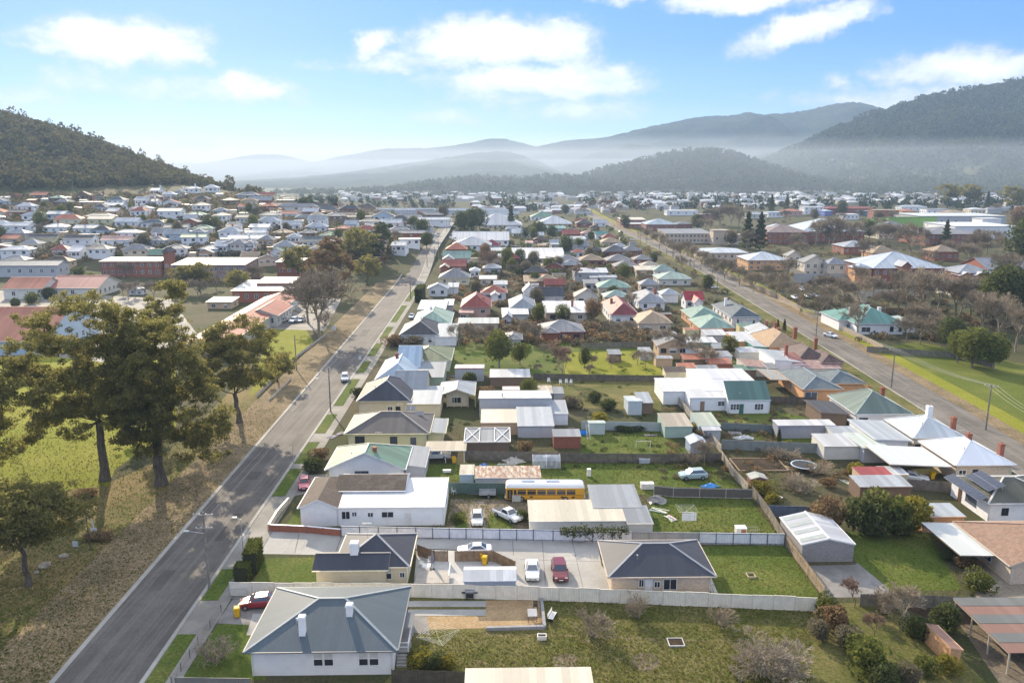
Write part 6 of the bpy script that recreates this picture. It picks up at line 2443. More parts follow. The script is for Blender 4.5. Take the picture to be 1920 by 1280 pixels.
# striped pergola and hen house at the lower corner
p = at(1905, 1230)
o = thing('pergola', 'large pergola roofed in terracotta and grey striped sheets', 'pergola', (p.x, p.y, 0), ROT + R(-1))
z0, z1 = 2.5, 2.75
L_ = 10.5
ny = 6
for k in range(ny):
	mb = MB()
	y0, y1 = -3.2 + k * L_ / ny, -3.2 + (k + 1) * L_ / ny - .03
	mb.box(-3.0, 9.0, y0, y1, z0 + .03 * (k % 2), z0 + .05 + .03 * (k % 2), bottom=True)
	part('roof_sheet', mb, M_roof((.235, .135, .105) if k % 2 == 0 else (.15, .155, .15), 'metal', .2), o)
for x in (-2.8, 3, 8.6):
	for y in (-3.0, .4, 3.6, 6.9):
		mb = MB()
		mb.box(x - .07, x + .07, y - .07, y + .07, 0, z0)
		part('post', mb, M_plain((.42, .36, .28), .7), o)
for x in (-2.9, 3, 8.7):
	mb = MB()
	mb.box(x - .05, x + .05, -3.2, 7.2, z0 - .18, z0 - .005)
	part('beam', mb, M_plain((.42, .33, .25), .7), o)
sheet('patio', [(1800, 1172), (1960, 1172), (2030, 1290), (1880, 1290)], G_DIRT)
p = at(1765, 1226)
o = thing('brick_oven_house', 'narrow terracotta roofed brick hut among the shrubs', 'hut', (p.x, p.y, 0), ROT + R(2))
add_block(o, 0, 0, 1.3, 4.6, 2.0, 'skl', 12, (.34, .20, .15), 'orange', 'metal', 'brick', .08, 0, False, .4)
# old white boat / bath lying in the overgrown plot
for lab, x, y, rz in (('white bath lying in the overgrown garden', 1455, 936, -.5), ('small white dinghy upside down by the thicket', 1585, 852, .3)):
	p = at(x, y)
	o = thing('bath_tub', lab, 'bath', (p.x, p.y, .05), rz)
	mb = MB()
	ring = lambda k, z: [(1.0 * k * math.cos(2 * math.pi * i / 16), .45 * k * math.sin(2 * math.pi * i / 16), z) for i in range(16)]
	loft(mb, [ring(.75, 0), ring(1, .5), ring(.88, .5), ring(.65, .1)], False)
	mb.face(ring(.65, .1))
	part('shell', mb, WHITE, o)
# stones and posts in the park corner
for i, (x, y, s, lab) in enumerate(((120, 1044, .55, 'large pale boulder by the small park tree'), (84, 1062, .7, 'larger tan boulder nearer the small park tree'), (68, 1074, .35, 'small rock at the foot of the small park tree'))):
	rng = np.random.default_rng(50 + i)
	V = ball(rng, 60, (0, 0, .3), (1.2, .9, .6), 1.0)
	import bmesh
	bm = bmesh.new()
	for v in V:
		bm.verts.new(v)
	r_ = bmesh.ops.convex_hull(bm, input=bm.verts)
	me = bpy.data.meshes.new('boulder')
	bm.to_mesh(me)
	bm.free()
	me.materials.append(M_plain((.40, .34, .26), .9, dirt=.4))
	tag(link('boulder', me, None, at(x, y), i, s), lab, 'boulder')


def sign(label, px, py, w, h, z, col, two=True, rz=0.0, name='sign', cat='sign'):
	p = at(px, py)
	o = thing(name, label, cat, p, rz)
	mb = MB()
	mb.box(-w / 2, w / 2, -.03, .03, z, z + h, bottom=True)
	part('board', mb, M_plain(col, .5), o)
	for x in ((-w * .4, w * .4) if two else (0,)):
		mb = MB()
		mb.box(x - .04, x + .04, .031, .10, 0, z + h * .8)
		part('post', mb, M_plain((.3, .28, .25), .7), o)
	return o


sign('white blank board on the school verge', 626, 622, 1.4, 1.2, .6, (.72, .74, .76), True, -.3)
sign('small white road sign beside the street lawn', 675, 682, .7, .9, 1.2, (.6, .62, .64), False)
sign('pale sign board in the dry park grass', 142, 1028, .75, .75, .3, (.55, .57, .55))
sign('white round topped notice by the park flagpole', 177, 1004, .8, .7, .5, (.66, .64, .60))
p = at(170, 1028)
o = thing('flagpole', 'leaning dark pole with a limp white banner in the park', 'flagpole', p)
mb = MB()
mb.tube((0, 0, 0), (-.15, 0, 5.8), .06, .04, 6)
part('pole', mb, M_plain((.08, .06, .05), .8), o)
mb = MB()
mb.face(((-.1, .02, 5.7), (.15, .02, 5.3), (.75, .02, 3.9), (.5, .02, 3.9)))
mb.face(((.5, .02, 3.9), (.75, .02, 3.9), (.85, .02, 2.9), (.7, .02, 3.0)))
part('banner', mb, M_plain((.68, .70, .72), .9), o)

# ================================================================ POLES AND WIRES
WOODP = M_plain((.24, .215, .185), .85, dirt=.3)
CABLE = M_plain((.24, .24, .235), .6)


def pole(label, px, py, h, arms=((0, 2.2),), lamp=0, rz=0.0, thin=False, lean=0.0, pt=None, g=None, steel=False):
	p = pt or at(px, py)
	nm = 'street_lamp' if thin else 'power_pole'
	o = thing(nm, label, 'lamp post' if thin else 'power pole', p, rz, g)
	r0 = .07 if thin else .17
	mb = MB()
	mb.tube((0, 0, 0), (lean, 0, h), r0, r0 * .62, 9)
	part('pole', mb, M_plain((.42, .42, .41), .5, .3) if (thin or steel) else WOODP, o)
	for dz, wd in arms:
		z = h - .35 - dz
		mb = MB()
		mb.box(-wd / 2 + lean, wd / 2 + lean, -.16, -.06, z - .06, z + .06, bottom=True)
		part('crossarm', mb, M_plain((.36, .33, .28), .8), o)
		for k in range(4):
			x = lean + (-.46 + k * .307) * wd
			mb = MB()
			mb.lathe([(.05, z + .06), (.07, z + .14), (.03, z + .22)], 7, (x, -.11))
			part('insulator', mb, WHITE, o)
	if lamp:
		z = h * .72 if not thin else h - .1
		mb = MB()
		mb.tube((lean * .7, 0, z), (lamp, 0, z + .35), .035, .03, 6)
		part('lamp_arm', mb, M_plain((.5, .5, .5), .5, .3), o)
		mb = MB()
		s = 1 if lamp > 0 else -1
		mb.box(min(lamp, lamp + s * .6), max(lamp, lamp + s * .6), -.12, .12, z + .30, z + .42, bottom=True)
		part('lamp_head', mb, M_plain((.70, .70, .68), .4), o)
	return o, Vector((p[0], p[1], p[2])), h


def wire(label, pts, r=.027, sag=.9):
	mb = MB()
	for a, b in zip(pts[:-1], pts[1:]):
		a, b = Vector(a), Vector(b)
		n = 10
		q = [a + (b - a) * (i / n) - Vector((0, 0, sag * 4 * (i / n) * (1 - i / n))) for i in range(n + 1)]
		for u, v in zip(q[:-1], q[1:]):
			mb.tube(u, v, r, r, 4, caps=False)
	o = part('power_cable', mb, CABLE, None)
	tag(o, label, 'cable')
	return o


LP = []
for lab, x, y, h, ar, lm in (('weathered power pole with two crossarms and a street lamp on the kerb', 393, 1103, 10.0, ((0, 2.4), (1.7, 2.0)), -1.9), ('power pole with a wide top crossarm beside the long driveway', 620, 772, 9.5, ((0, 2.3),), -2.2),
							 ('power pole standing beside the crossing of the street', 770, 560, 9.5, ((0, 2.2),), 0), ('power pole among the parked cars up the street', 822, 482, 9.5, ((0, 2.2),), 0), ('power pole near the crest of the long street', 838, 440, 9.0, ((0, 2.2),), 0)):
	LP.append(pole(lab, x, y, h, ar, lm, ROT))
pole('bare pole in the yard of the white gabled house', 850, 566, 9.0, ((0, 1.8),), 0, ROT)
pole('thin grey pole at the lane between the middle houses', 960, 562, 7.5, ((0, .8),), 0, ROT)
pole('slim pole at the near end of the crossing', 801, 502, 9.0, ((0, 1.6),), 0, ROT)
pole('slim pole at the far end of the crossing', 815, 496, 8.5, ((0, 1.6),), 0, ROT)
pole('grey steel lamp standard beside the clipped hedge', 457, 1048, 5.6, (), -.5, ROT, True)
pole('lone pole in the park grass with a stay wire', 556, 694, 9.0, (), 0, 0)
pole('thin dark pole at the verge before the green roofed cottage', 551, 878, 4.2, (), 0, 0, True)
pole('white slender mast on the hillside forest edge', 139, 372, 14, (), 0, 0, True)
RP = []
for lab, x, y, h in (('pale power pole at the bottom bend of the second road', 1848, 806, 9.2), ('pale power pole beside the paddock rails', 1671, 726, 9.2), ('pale power pole facing the white moving car', 1529, 643, 9.2), ('pale power pole by the red roofed house corner', 1344, 560, 8.8), ('pale power pole under the bare street trees', 1300, 524, 9.0), ('pale power pole by the motel lawn', 1200, 462, 9.0)):
	RP.append(pole(lab, x, y, h, ((0, 2.4),), 0, R(-32) if x > 1400 else R(-20), steel=False))
far_r = at(1990, 905)
for k, off in enumerate((-1.0, 0.0, 1.0)):
	pts = [Vector((far_r.x + off, far_r.y, 9.0))] + [Vector((p.x + off * .85, p.y - off * .5, h - .1)) for _, p, h in RP]
	wire(('outer', 'middle', 'inner')[k] + ' power cable strung along the second road', pts)
for k, off in enumerate((-1.0, 0.0, 1.0)):
	pts = [Vector((p.x + off, p.y, p.z + h - .1)) for _, p, h in LP]
	wire(('kerb side', 'middle', 'house side')[k] + ' power cable strung along the first street', pts, .02)

p = at(448, 1122)
o = thing('side_gate', 'grey mesh gate leaning by the end of the cream fence', 'gate', (p.x, p.y, 0), ROT)
for x in (-1.0, 1.0):
	mb = MB()
	mb.box(x - .03, x + .03, -.03, .03, 0, 1.35)
	part('frame_post', mb, CHROME_, o)
for z in (.12, 1.3):
	mb = MB()
	mb.box(-.97, .97, -.03, .03, z - .03, z + .03, bottom=True)
	part('frame_rail', mb, CHROME_, o)
mb = MB()
for i in range(16):
	mb.box(-.94 + i * .12, -.93 + i * .12, -.006, .006, .15, 1.27)
part('mesh', mb, CHROME_, o)


def board_pile(label, px, py, n, ln, col, rz):
	p = at(px, py)
	o = thing('board_pile', label, 'timber', (p.x, p.y, p.z + .04), rz)
	g = random.Random(int(px))
	for i in range(n):
		mb = MB()
		x, z, a = g.uniform(-.5, .5), .03 + .06 * (i // 3), g.uniform(-.25, .25)
		mb.obox((x - math.sin(a) * ln / 2, -math.cos(a) * ln / 2, z), (x + math.sin(a) * ln / 2, math.cos(a) * ln / 2, z), .2, .05)
		part('board', mb, M_plain(tuple(c * g.uniform(.7, 1.15) for c in col), .8), o)


for a in (('loose pale boards on the grass behind the long rusty shed', 950, 872, 9, 3.0, (.50, .47, .42), 1.2), ('boards stacked behind the cream roofed shed', 1075, 934, 7, 3.2, (.35, .30, .24), .4), ('pale boards leaning by the grey lean to', 1236, 958, 8, 2.6, (.55, .54, .52), .9),
		  ('white sheets stacked by the scrap yard fence', 1378, 812, 6, 2.4, (.6, .6, .58), 1.4), ('dark boards in the yard of the solar tube house', 1075, 806, 8, 3.0, (.22, .18, .15), .3), ('boards beside the bare fruit tree in the back yard', 1290, 888, 7, 2.8, (.45, .42, .36), 1.1),
		  ('long roofing sheets lying in the front yard of the yellow green house', 630, 816, 6, 4.2, (.40, .41, .42), -.6), ('boards lying by the log edged vegetable bed', 1478, 878, 6, 2.6, (.36, .30, .22), .7), ('pale boards beside the old patched shed', 1588, 904, 6, 2.4, (.5, .48, .44), .2),
		  ('white boards by the clothesline on the back lawn', 1258, 972, 5, 2.0, (.62, .62, .6), .5), ('stack of grey boards behind the flat white carport', 1760, 996, 5, 2.4, (.35, .34, .32), .9), ('boards at the foot of the striped sheet fence', 1220, 816, 6, 2.4, (.42, .38, .32), 1.5)):
	board_pile(*a)
# ================================================================ MIDDLE BLOCK, FAR END
def mid(label, x0, x1, ye, yk=None, D=None, **k):
	"""house of the middle distance given by its front eave in photograph pixels"""
	k.setdefault('h', 3.0)
	k.setdefault('cap', None)
	return house(label, x0, x1, ye, yk, D, **k)


mid('white box house with a flat white roof beside the street corner', 782, 836, 580, 566, h=3.2, roof='skb', pitch=3, rc='white', wc='grey', wings=[dict(px=(830, 850, 572, 563), roof='skb', pitch=3, rc='white')])
mid('red hip roofed house with pink walls in the middle block', 863, 921, 576, 560, h=3.6, roof='hip', pitch=34, rc='red', wc='pink', chim=[(2.4, -2.5, 3.2, 6.0, .8, 'brick', True)])
mid('low pink lean to joined to the red roofed pink house', 860, 888, 586, D=4, h=2.6, roof='skb', pitch=4, rc='pink', wc='pink', caps=False)
mid('weathered grey hip roof house with a pale steaming flue', 955, 1006, 578, 561, h=3.2, roof='hip', pitch=30, rc='zinc', wc='pale', wings=[dict(px=(940, 992, 589, 580), h=2.7, roof='skb', pitch=4, rc='white')])
mid('long white roofed hall with cream walls behind the dark trees', 1021, 1104, 586, 571, h=3.4, roof='skb', pitch=5, rc='white', wc='palebrick', chim=[(2.5, 0, 3.5, 6.2, .7, 'brick', True)])
mid('small cottage with a red roof and a white arched porch', 901, 951, 549, 536, h=3.0, roof='hip', pitch=25, rc=(.34, .12, .08), wc='white', wings=[dict(px=(920, 936, 553, 549), h=2.8, roof='gy', pitch=30, rc='white')])
mid('white gabled villa with a long slate roof and cloud of smoke', 1003, 1059, 556, 541, h=3.0, roof='gx', pitch=28, rc='slate', wc='white', wings=[dict(px=(980, 1006, 547, 530), h=3.4, roof='gy', pitch=45, rc='sand')])
mid('brown hip roofed bungalow with pale walls', 1077, 1124, 556, 538, h=3.2, roof='gyh', pitch=32, rc=(.20, .145, .12), wc='pale')
mid('tan hip roofed house sunk among bushes', 1005, 1048, 527, 512, h=2.8, roof='hip', pitch=28, rc='tan', wc='brown', wings=[dict(px=(982, 1030, 528, 520), h=2.6, roof='skb', pitch=8, rc='tan')])
mid('white gable fronted house on the corner of the crossing', 801, 840, 541, 526, h=3.2, roof='gyh', pitch=26, rc='pale', wc='white', wings=[dict(px=(838, 860, 538, 528), h=3.0, roof='skb', pitch=5, rc='pale')])
mid('grey hip roofed house behind the corner villa', 822, 881, 521, 508, h=3.2, roof='hip', pitch=28, rc='grey', wc='cream', chim=[(2, 1, 3.5, 6, .7, 'brick', True)])
mid('dark red roofed house along the first street', 828, 874, 500, 491, h=3.2, roof='gx', pitch=24, rc='red', wc='brick', wings=[dict(px=(824, 842, 503, 488), roof='gy', h=3.2, pitch=30, rc='sand')])
mid('green roofed house along the first street', 832, 880, 485, 477, h=3.2, roof='gx', pitch=24, rc=(.20, .30, .26), wc='pale', wings=[dict(px=(830, 850, 487, 472), roof='gy', h=3.2, pitch=30, rc='pale')])
mid('orange roofed house along the first street', 842, 868, 468, 459, h=3.2, roof='hip', pitch=30, rc='terracotta', wc='brick')
mid('white house with low grey roof by the dark trees of the street', 862, 905, 460, 449, h=3.2, roof='hip', pitch=20, rc='pale', wc='white')
mid('white long gabled house in front of the dark trees', 868, 932, 450, 443, h=3.4, roof='gx', pitch=18, rc='white', wc='white')
mid('maroon roofed cottage among the garden trees', 908, 935, 461, 452, h=3.0, roof='hip', pitch=30, rc='maroon', wc='white')
mid('long white factory roof with grey end walls', 960, 1058, 475, 459, h=4.0, roof='gx', pitch=8, rc='white', wc='grey', caps=False)
mid('white topped annex at the end of the long factory', 1033, 1048, 458, 451, h=5.5, roof='flat', pitch=0, rc='pale', wc='grey', caps=False)
mid('white fronted shed along the foot of the factory', 964, 1060, 484, 477, h=3.0, roof='skb', pitch=5, rc='white', wc='palebrick', caps=False)
mid('white roofed barn with grey roller doors', 1076, 1141, 511, 497, h=4.2, roof='gx', pitch=10, rc='white', wc='grey', caps=False)
mid('low pale shed in front of the barn', 1106, 1123, 520, 513, h=2.8, roof='skb', pitch=4, rc='pale', wc='white', caps=False)
mid('second low pale shed in front of the barn', 1124, 1158, 520, 512, h=2.8, roof='gx', pitch=8, rc='pale', wc='white', caps=False)
for x0, x1, ye, yk, c, lab in ((1040, 1090, 490, 479, 'grey', 'at the barn end of the row'), (1087, 1134, 488, 477, 'tan', 'second along the row'), (1137, 1187, 489, 478, 'grey', 'third along the row'), (1188, 1226, 487, 478, 'grey', 'beside the road end of the row'),
							   (1052, 1092, 497, 487, 'zinc', 'in front at the barn end'), (1152, 1200, 500, 489, 'grey', 'in front near the road'), (1202, 1240, 499, 489, 'sand', 'in front beside the road kerb')):
	mid('brick unit with a ' + ('grey' if c in ('grey', 'zinc') else 'tan') + ' hip roof ' + lab, x0, x1, ye, yk, h=2.8, roof='hip', pitch=24, rc=(.27, .26, .255) if c == 'grey' else c, wc='brick', rk='tile', group='brick units in rows beside the second road')
mid('green roofed white house at the end of the unit row', 1226, 1266, 507, 496, h=3.0, roof='hip', pitch=26, rc=(.24, .33, .29), wc='white')
mid('long pale green roofed house along the road bend', 1234, 1298, 523, 514, h=2.8, roof='hip', pitch=20, rc=(.34, .42, .37), wc='pale')
mid('low cream roofed garage beside the green bush', 1193, 1236, 506, 499, h=2.6, roof='skb', pitch=4, rc='cream', wc='palebrick', caps=False)
mid('broad green hip roof house behind another green roof', 1121, 1184, 539, 528, h=2.9, roof='hip', pitch=22, rc=(.22, .34, .29), wc='palebrick', wk='brick')
mid('broad green hip roof house with a pole before it', 1133, 1182, 557, 542, h=2.9, roof='hip', pitch=24, rc=(.30, .40, .35), wc='palebrick', wk='brick')
mid('maroon gabled house with white walls and red chimneys', 1145, 1200, 591, 566, h=3.4, roof='hip', pitch=34, rc='maroon', wc='white', chim=[(-2.5, 1.5, 3.6, 6.5, .8, 'brick', True)])
mid('grey roofed house hidden behind the maroon one', 1196, 1250, 566, 550, h=3.2, roof='hip', pitch=26, rc='zinc', wc='white', wings=[dict(px=(1240, 1275, 552, 540), rc='pale')], chim=[(3, 1, 3.4, 6.4, .9, 'brick', True)])
mid('tan roofed cottage among bushes below the maroon house', 1196, 1262, 606, 590, h=3.0, roof='hip', pitch=26, rc='tan', wc='palebrick')
mid('white gothic cottage with a bright red roof and pointed gables', 1284, 1322, 563, 547, h=3.4, roof='gx', pitch=34, rc=(.34, .045, .05), wc='white', wings=[dict(px=(1302, 1318, 568, 556), roof='gy', h=3.4, pitch=50, rc=(.34, .045, .05))])
mid('green hip roofed brick house with a roof ventilator, behind its twin', 1295, 1358, 596, 580, h=2.8, roof='hip', pitch=24, rc=(.20, .31, .265), wc='orange', wk='brick', cap=(.35, .46, .4))
mid('green hip roofed brick house with a roof ventilator, in front of its twin', 1312, 1380, 615, 597, h=2.8, roof='hip', pitch=24, rc=(.22, .33, .28), wc='orange', wk='brick', cap=(.35, .46, .4))
mid('white house with a wide blue grey hip roof by the road', 1371, 1428, 594, 570, h=3.4, roof='hip', pitch=26, rc='bluegrey', wc='white', chim=[(-2.5, 3, 3.6, 7.0, .8, 'white', True)], wings=[dict(px=(1384, 1428, 598, 590), h=2.8, roof='skb', pitch=6, rc='cream')])
mid('long grey hip roofed house under the bare garden trees', 1012, 1098, 622, 607, h=2.7, roof='hip', pitch=22, rc=(.27, .27, .28), wc='brick', wk='brick', wings=[dict(px=(1014, 1050, 624, 614), roof='hip', rc=(.25, .25, .26))])
mid('grey roofed cottage half hidden by the green garden tree', 944, 980, 636, 624, h=2.7, roof='hip', pitch=20, rc='grey', wc='grey')
mid('grey iron sheds behind the pink walled house', 858, 936, 606, 598, h=2.6, roof='skb', pitch=4, rc=(.42, .45, .44), wc='palebrick', caps=False)
mid('little white gabled outhouse beside the grey roof', 942, 960, 595, 588, h=2.8, roof='gy', pitch=38, rc='white', wc='grey')
for x0, x1, ye, yk, rc, wc, lab in (
		(905, 960, 408, 400, 'pale', 'white', 'white long roofed house by the far street trees'), (910, 955, 421, 413, 'white', 'pale', 'long white roofed hall behind the dark cypress'), (995, 1040, 407, 400, 'green', 'white', 'broad pale green roofed hall at the far end of the block'),
		(1008, 1074, 420, 413, 'white', 'tan', 'long cream topped store at the far end of the block'), (1026, 1062, 428, 421, 'teal', 'blue', 'low teal shed before the cream topped store'), (1054, 1088, 439, 428, 'red', 'brick', 'red hip roofed house by the far stores'),
		(1090, 1117, 438, 428, 'pink', 'pink', 'pink and grey roofed house by the far stores'), (1116, 1142, 440, 429, 'teal', 'white', 'white house with a dark teal gable at the far road'), (1080, 1112, 419, 407, 'charcoal', 'brick', 'dark steep roofed house at the far road'),
		(1113, 1139, 418, 409, 'pale', 'white', 'pale gabled villa at the far road'), (1064, 1100, 448, 441, 'pale', 'white', 'white roofed row of sheds in the far block'), (1070, 1106, 461, 450, 'grey', 'grey', 'grey roofed cottage in the far block'),
		(1100, 1132, 470, 459, 'charcoal', 'brown', 'dark roofed cottage in the far block'), (1130, 1180, 472, 460, (.10, .10, .12), 'brick', 'long dark hip roof beside the second road'), (1166, 1206, 470, 461, 'grey', 'brick', 'grey gabled brick house beside the second road'),
		(1128, 1166, 454, 445, 'tan', 'palebrick', 'tan roofed house at the road edge'), (1150, 1176, 462, 452, 'pale', 'white', 'white gabled house at the road edge'), (1072, 1096, 473, 463, 'terracotta', 'white', 'small orange roofed house among dark trees'),
		(960, 990, 437, 431, 'white', 'white', 'white roofed bungalow by the dark hedge'), (985, 1000, 455, 452, 'pink', 'white', 'flat pink topped shed above the factory'), (935, 960, 480, 474, 'white', 'white', 'white shed beside the factory gate'),
		(915, 945, 470, 463, 'pale', 'grey', 'grey shed behind the garden trees'), (898, 932, 523, 517, 'white', 'palebrick', 'flat white roofed garage in the middle block'), (925, 952, 533, 526, 'pale', 'white', 'white gabled garage in the middle block'),
		(1095, 1125, 531, 524, 'grey', 'grey', 'grey garage behind the brown bungalow'), (905, 940, 503, 496, 'white', 'grey', 'white roofed workshop behind the red houses'), (880, 900, 508, 498, 'white', 'white', 'white lean to behind the red houses')):
	mid(lab, x0, x1, ye, yk, h=3.2, roof=rnd.choice(('hip', 'hip', 'gx')) if 'flat' not in lab and 'shed' not in lab and 'garage' not in lab else 'skb', pitch=24 if 'flat' not in lab and 'shed' not in lab and 'garage' not in lab else 4, rc=rc, wc=wc)

# ================================================================ HOSPITAL AND TOWN, beyond the second road
def c5(x, y):
	return 1400 + x / 3.692, 370 + y / 3.692


def big(label, x0, x1, ye, yk=None, D=None, rows=2, n=None, **k):
	"""institutional block with rows of windows; pixels in the photograph"""
	k.setdefault('h', 7.0)
	k.setdefault('wc', 'brick')
	h = k['h']
	r = house(label, x0, x1, ye, yk, D, win=(), cat='building', name=k.pop('name', 'building'), **k)
	wb = [c for c in r.children if c.name.startswith('wall')][0]
	bb = [Vector(b) for b in wb.bound_box]
	xa, xb, ya, yb_ = min(b.x for b in bb), max(b.x for b in bb), min(b.y for b in bb), max(b.y for b in bb)
	n = n or max(2, int((xb - xa) / 3.2))
	fh = (h - .4) / rows
	for j in range(rows):
		for i in range(n):
			window(r, xa + (i + .5) * (xb - xa) / n, ya - .004, fh * j + fh * .38, 'f', 1.3, min(1.5, fh * .5), 'grid')
		m = max(1, int((yb_ - ya) / 3.5))
		s = 'l' if r.location.x > 0 else 'r'
		for i in range(m):
			window(r, (xa - .004) if s == 'l' else (xb + .004), ya + (i + .5) * (yb_ - ya) / m, fh * j + fh * .38, s, 1.3, min(1.5, fh * .5), 'grid')
	return r


big('main red brick hospital block with a pale blue roof', 1636, 1776, 503, 487, h=7.5, roof='hip', pitch=20, rc=(.45, .50, .56), wings=[dict(px=(1603, 1638, 503, 482), h=7.5, roof='hip', pitch=22, wc='orange', rc=(.45, .50, .56)), dict(px=(1690, 1712, 500, 488), h=8.6, roof='gy', pitch=40, rc=(.34, .36, .40))])
big('red brick hospital wing running towards the right edge', 1796, 1870, 512, 497, h=4.5, rows=1, roof='hip', pitch=20, rc=(.30, .32, .36))
big('low brick clinic with twin white gables', 1800, 1826, 517, 508, h=3.6, rows=1, roof='gy', pitch=26, rc='white')
big('second low brick clinic with a white gable', 1828, 1854, 517, 508, h=3.6, rows=1, roof='gy', pitch=26, rc='white')
big('long grey roofed brick ward at the right edge', 1850, 1990, 505, 494, h=4.5, rows=1, roof='gx', pitch=20, rc=(.24, .25, .29))
big('cream stone chapel like block with tall gables', 1508, 1552, 492, 470, h=7.0, roof='gyh', pitch=32, rc='grey', wc='stone')
big('cream stone hall with a grey ridged roof', 1552, 1590, 495, 472, h=7.0, roof='hip', pitch=30, rc=(.24, .25, .28), wc='stone')
big('cream stone gatehouse with a steep gable', 1477, 1504, 480, 466, h=6.0, roof='gyh', pitch=36, rc='grey', wc='stone')
big('red brick two storey ward with a rusty roof and white ground floor', 1438, 1520, 436, 424, h=7.5, roof='hip', pitch=18, rc=(.27, .21, .19), wings=[dict(px=(1440, 1484, 430, 422), h=8.4, roof='hip', pitch=24, rc=(.52, .57, .62))])
big('brick ward with a wide pale blue hip roof', 1503, 1624, 434, 424, h=7.5, roof='hip', pitch=20, rc=(.48, .54, .60))
big('plain brick ward with a flat grey roof near the right edge', 1736, 1852, 439, 430, h=7.5, roof='hip', pitch=10, rc='grey')
big('cream house with a broad grey hip roof among the hospital trees', 1648, 1722, 432, 423, h=6.0, roof='hip', pitch=24, rc='grey', wc='stone')
big('tan hip roofed pavilion behind the bare tree', 1636, 1690, 475, 463, h=4.0, rows=1, roof='hip', pitch=26, rc='tan', wc='orange')
big('brick pavilion with a tan and grey hip roof', 1752, 1802, 472, 457, h=5.0, rows=1, roof='hip', pitch=24, rc='tan')
big('brick pavilion with a white roof behind the cream hall', 1582, 1644, 463, 454, h=4.5, rows=1, roof='hip', pitch=18, rc='pale')
big('long low ward with a smooth pale blue roof', 1784, 1898, 541, 522, h=3.4, rows=1, roof='skf', pitch=2, rc=(.36, .44, .54), wc='stone', caps=False)
big('house with twin garages and a pale blue roof by the walled lane', 1402, 1482, 488, 477, h=5.0, roof='hip', pitch=18, rc=(.52, .57, .62), wc='orange')
big('wide pale blue flat roofed ward behind the street trees', 1318, 1405, 474, 462, h=4.0, rows=1, roof='hip', pitch=8, rc=(.50, .55, .60), wc='palebrick')
big('long yellow brick motel with white window bays', 1248, 1337, 438, 431, h=6.5, n=12, roof='skb', pitch=2, rc='grey', wc='palebrick', caps=False)
big('tall yellow brick stair tower of the motel', 1337, 1369, 432, 425, h=9.5, rows=1, n=2, roof='flat', pitch=0, rc='sand', wc='palebrick', caps=False)
big('low yellow brick wing beside the stair tower', 1369, 1392, 440, 431, h=6.5, rows=1, n=3, roof='flat', pitch=0, rc='sand', wc='palebrick', caps=False)
big('brick hall with a very wide grey blue hip roof', 1211, 1272, 421, 408, h=5.0, rows=1, roof='hip', pitch=18, rc=(.34, .41, .46))
big('brick wing joined to the wide grey blue roof', 1268, 1300, 420, 411, h=5.0, rows=1, roof='hip', pitch=16, rc='grey')
big('brick block with flat cream roof lines at the road end', 1163, 1212, 412, 406, h=6.0, roof='skb', pitch=2, rc='cream', caps=False)
big('low brick shopfront with a cream porch at the road end', 1168, 1206, 420, 414, h=3.4, rows=1, roof='skb', pitch=2, rc='white', caps=False)
mk = big('large white supermarket with dark wall strips', 1790, 1912, 424, 413, h=9.0, rows=1, n=12, roof='flat', pitch=0, rc=(.62, .64, .66), wc='white', caps=False)
big('green sided supermarket hall beside the white one', 1664, 1758, 416, 406, h=8.0, rows=1, n=2, roof='skf', pitch=6, rc=(.40, .44, .44), wc=(.24, .42, .12), caps=False)
big('long white roofed mall behind the supermarket', 1725, 1890, 405, 399, h=8.0, rows=1, n=6, roof='flat', pitch=0, rc=(.55, .58, .60), wc='grey', caps=False)
big('white cube on top of the supermarket row', 1842, 1880, 410, 405, h=11, rows=1, n=3, roof='flat', pitch=0, rc='white', wc='white', caps=False)
for x0, x1, ye, h, rc, wc, lab in ((1508, 1546, 388, 8, 'white', 'white', 'cream town hall block with tall windows'), (1546, 1562, 396, 5, 'blue', (.10, .14, .45), 'low blue shop front in the town'), (1640, 1687, 394, 9, 'tan', 'brick', 'yellow brick theatre like block in the town'),
								   (1615, 1640, 396, 5, 'grey', (.12, .16, .26), 'dark blue shop in the town'), (1550, 1640, 391, 6, 'red', 'brick', 'long red roofed terrace of shops'), (1692, 1720, 396, 5, 'terracotta', 'orange', 'orange shop in the town'), (1776, 1812, 398, 5, 'tan', 'orange', 'pale orange shop near the mall'),
								   (1440, 1470, 398, 5, 'blue', 'white', 'pale shop at the start of the town'), (1470, 1506, 396, 5, 'terracotta', 'pink', 'pinkish shop at the start of the town'), (1738, 1780, 392, 6, 'grey', 'white', 'white gabled depot near the mall'), (1580, 1612, 402, 5, 'white', 'white', 'white shop roof before the theatre block'),
								   (1690, 1740, 388, 5, 'pale', 'white', 'long pale roof beyond the theatre block'), (1400, 1440, 402, 4, 'pale', 'pale', 'pale roof between town and motel'), (1250, 1310, 395, 5, 'white', 'white', 'row of white town roofs beyond the wide grey roof'), (1310, 1345, 402, 5, 'grey', 'brick', 'brick town block beyond the motel'), (1820, 1850, 393, 5, 'white', 'cream', 'cream shed beside the far trees')):
	big(lab, x0, x1, ye, D=16, h=h, rows=1 if h < 7 else 2, n=4, roof='hip' if rnd.random() < .4 else 'flat', pitch=14, rc=rc, wc=wc)

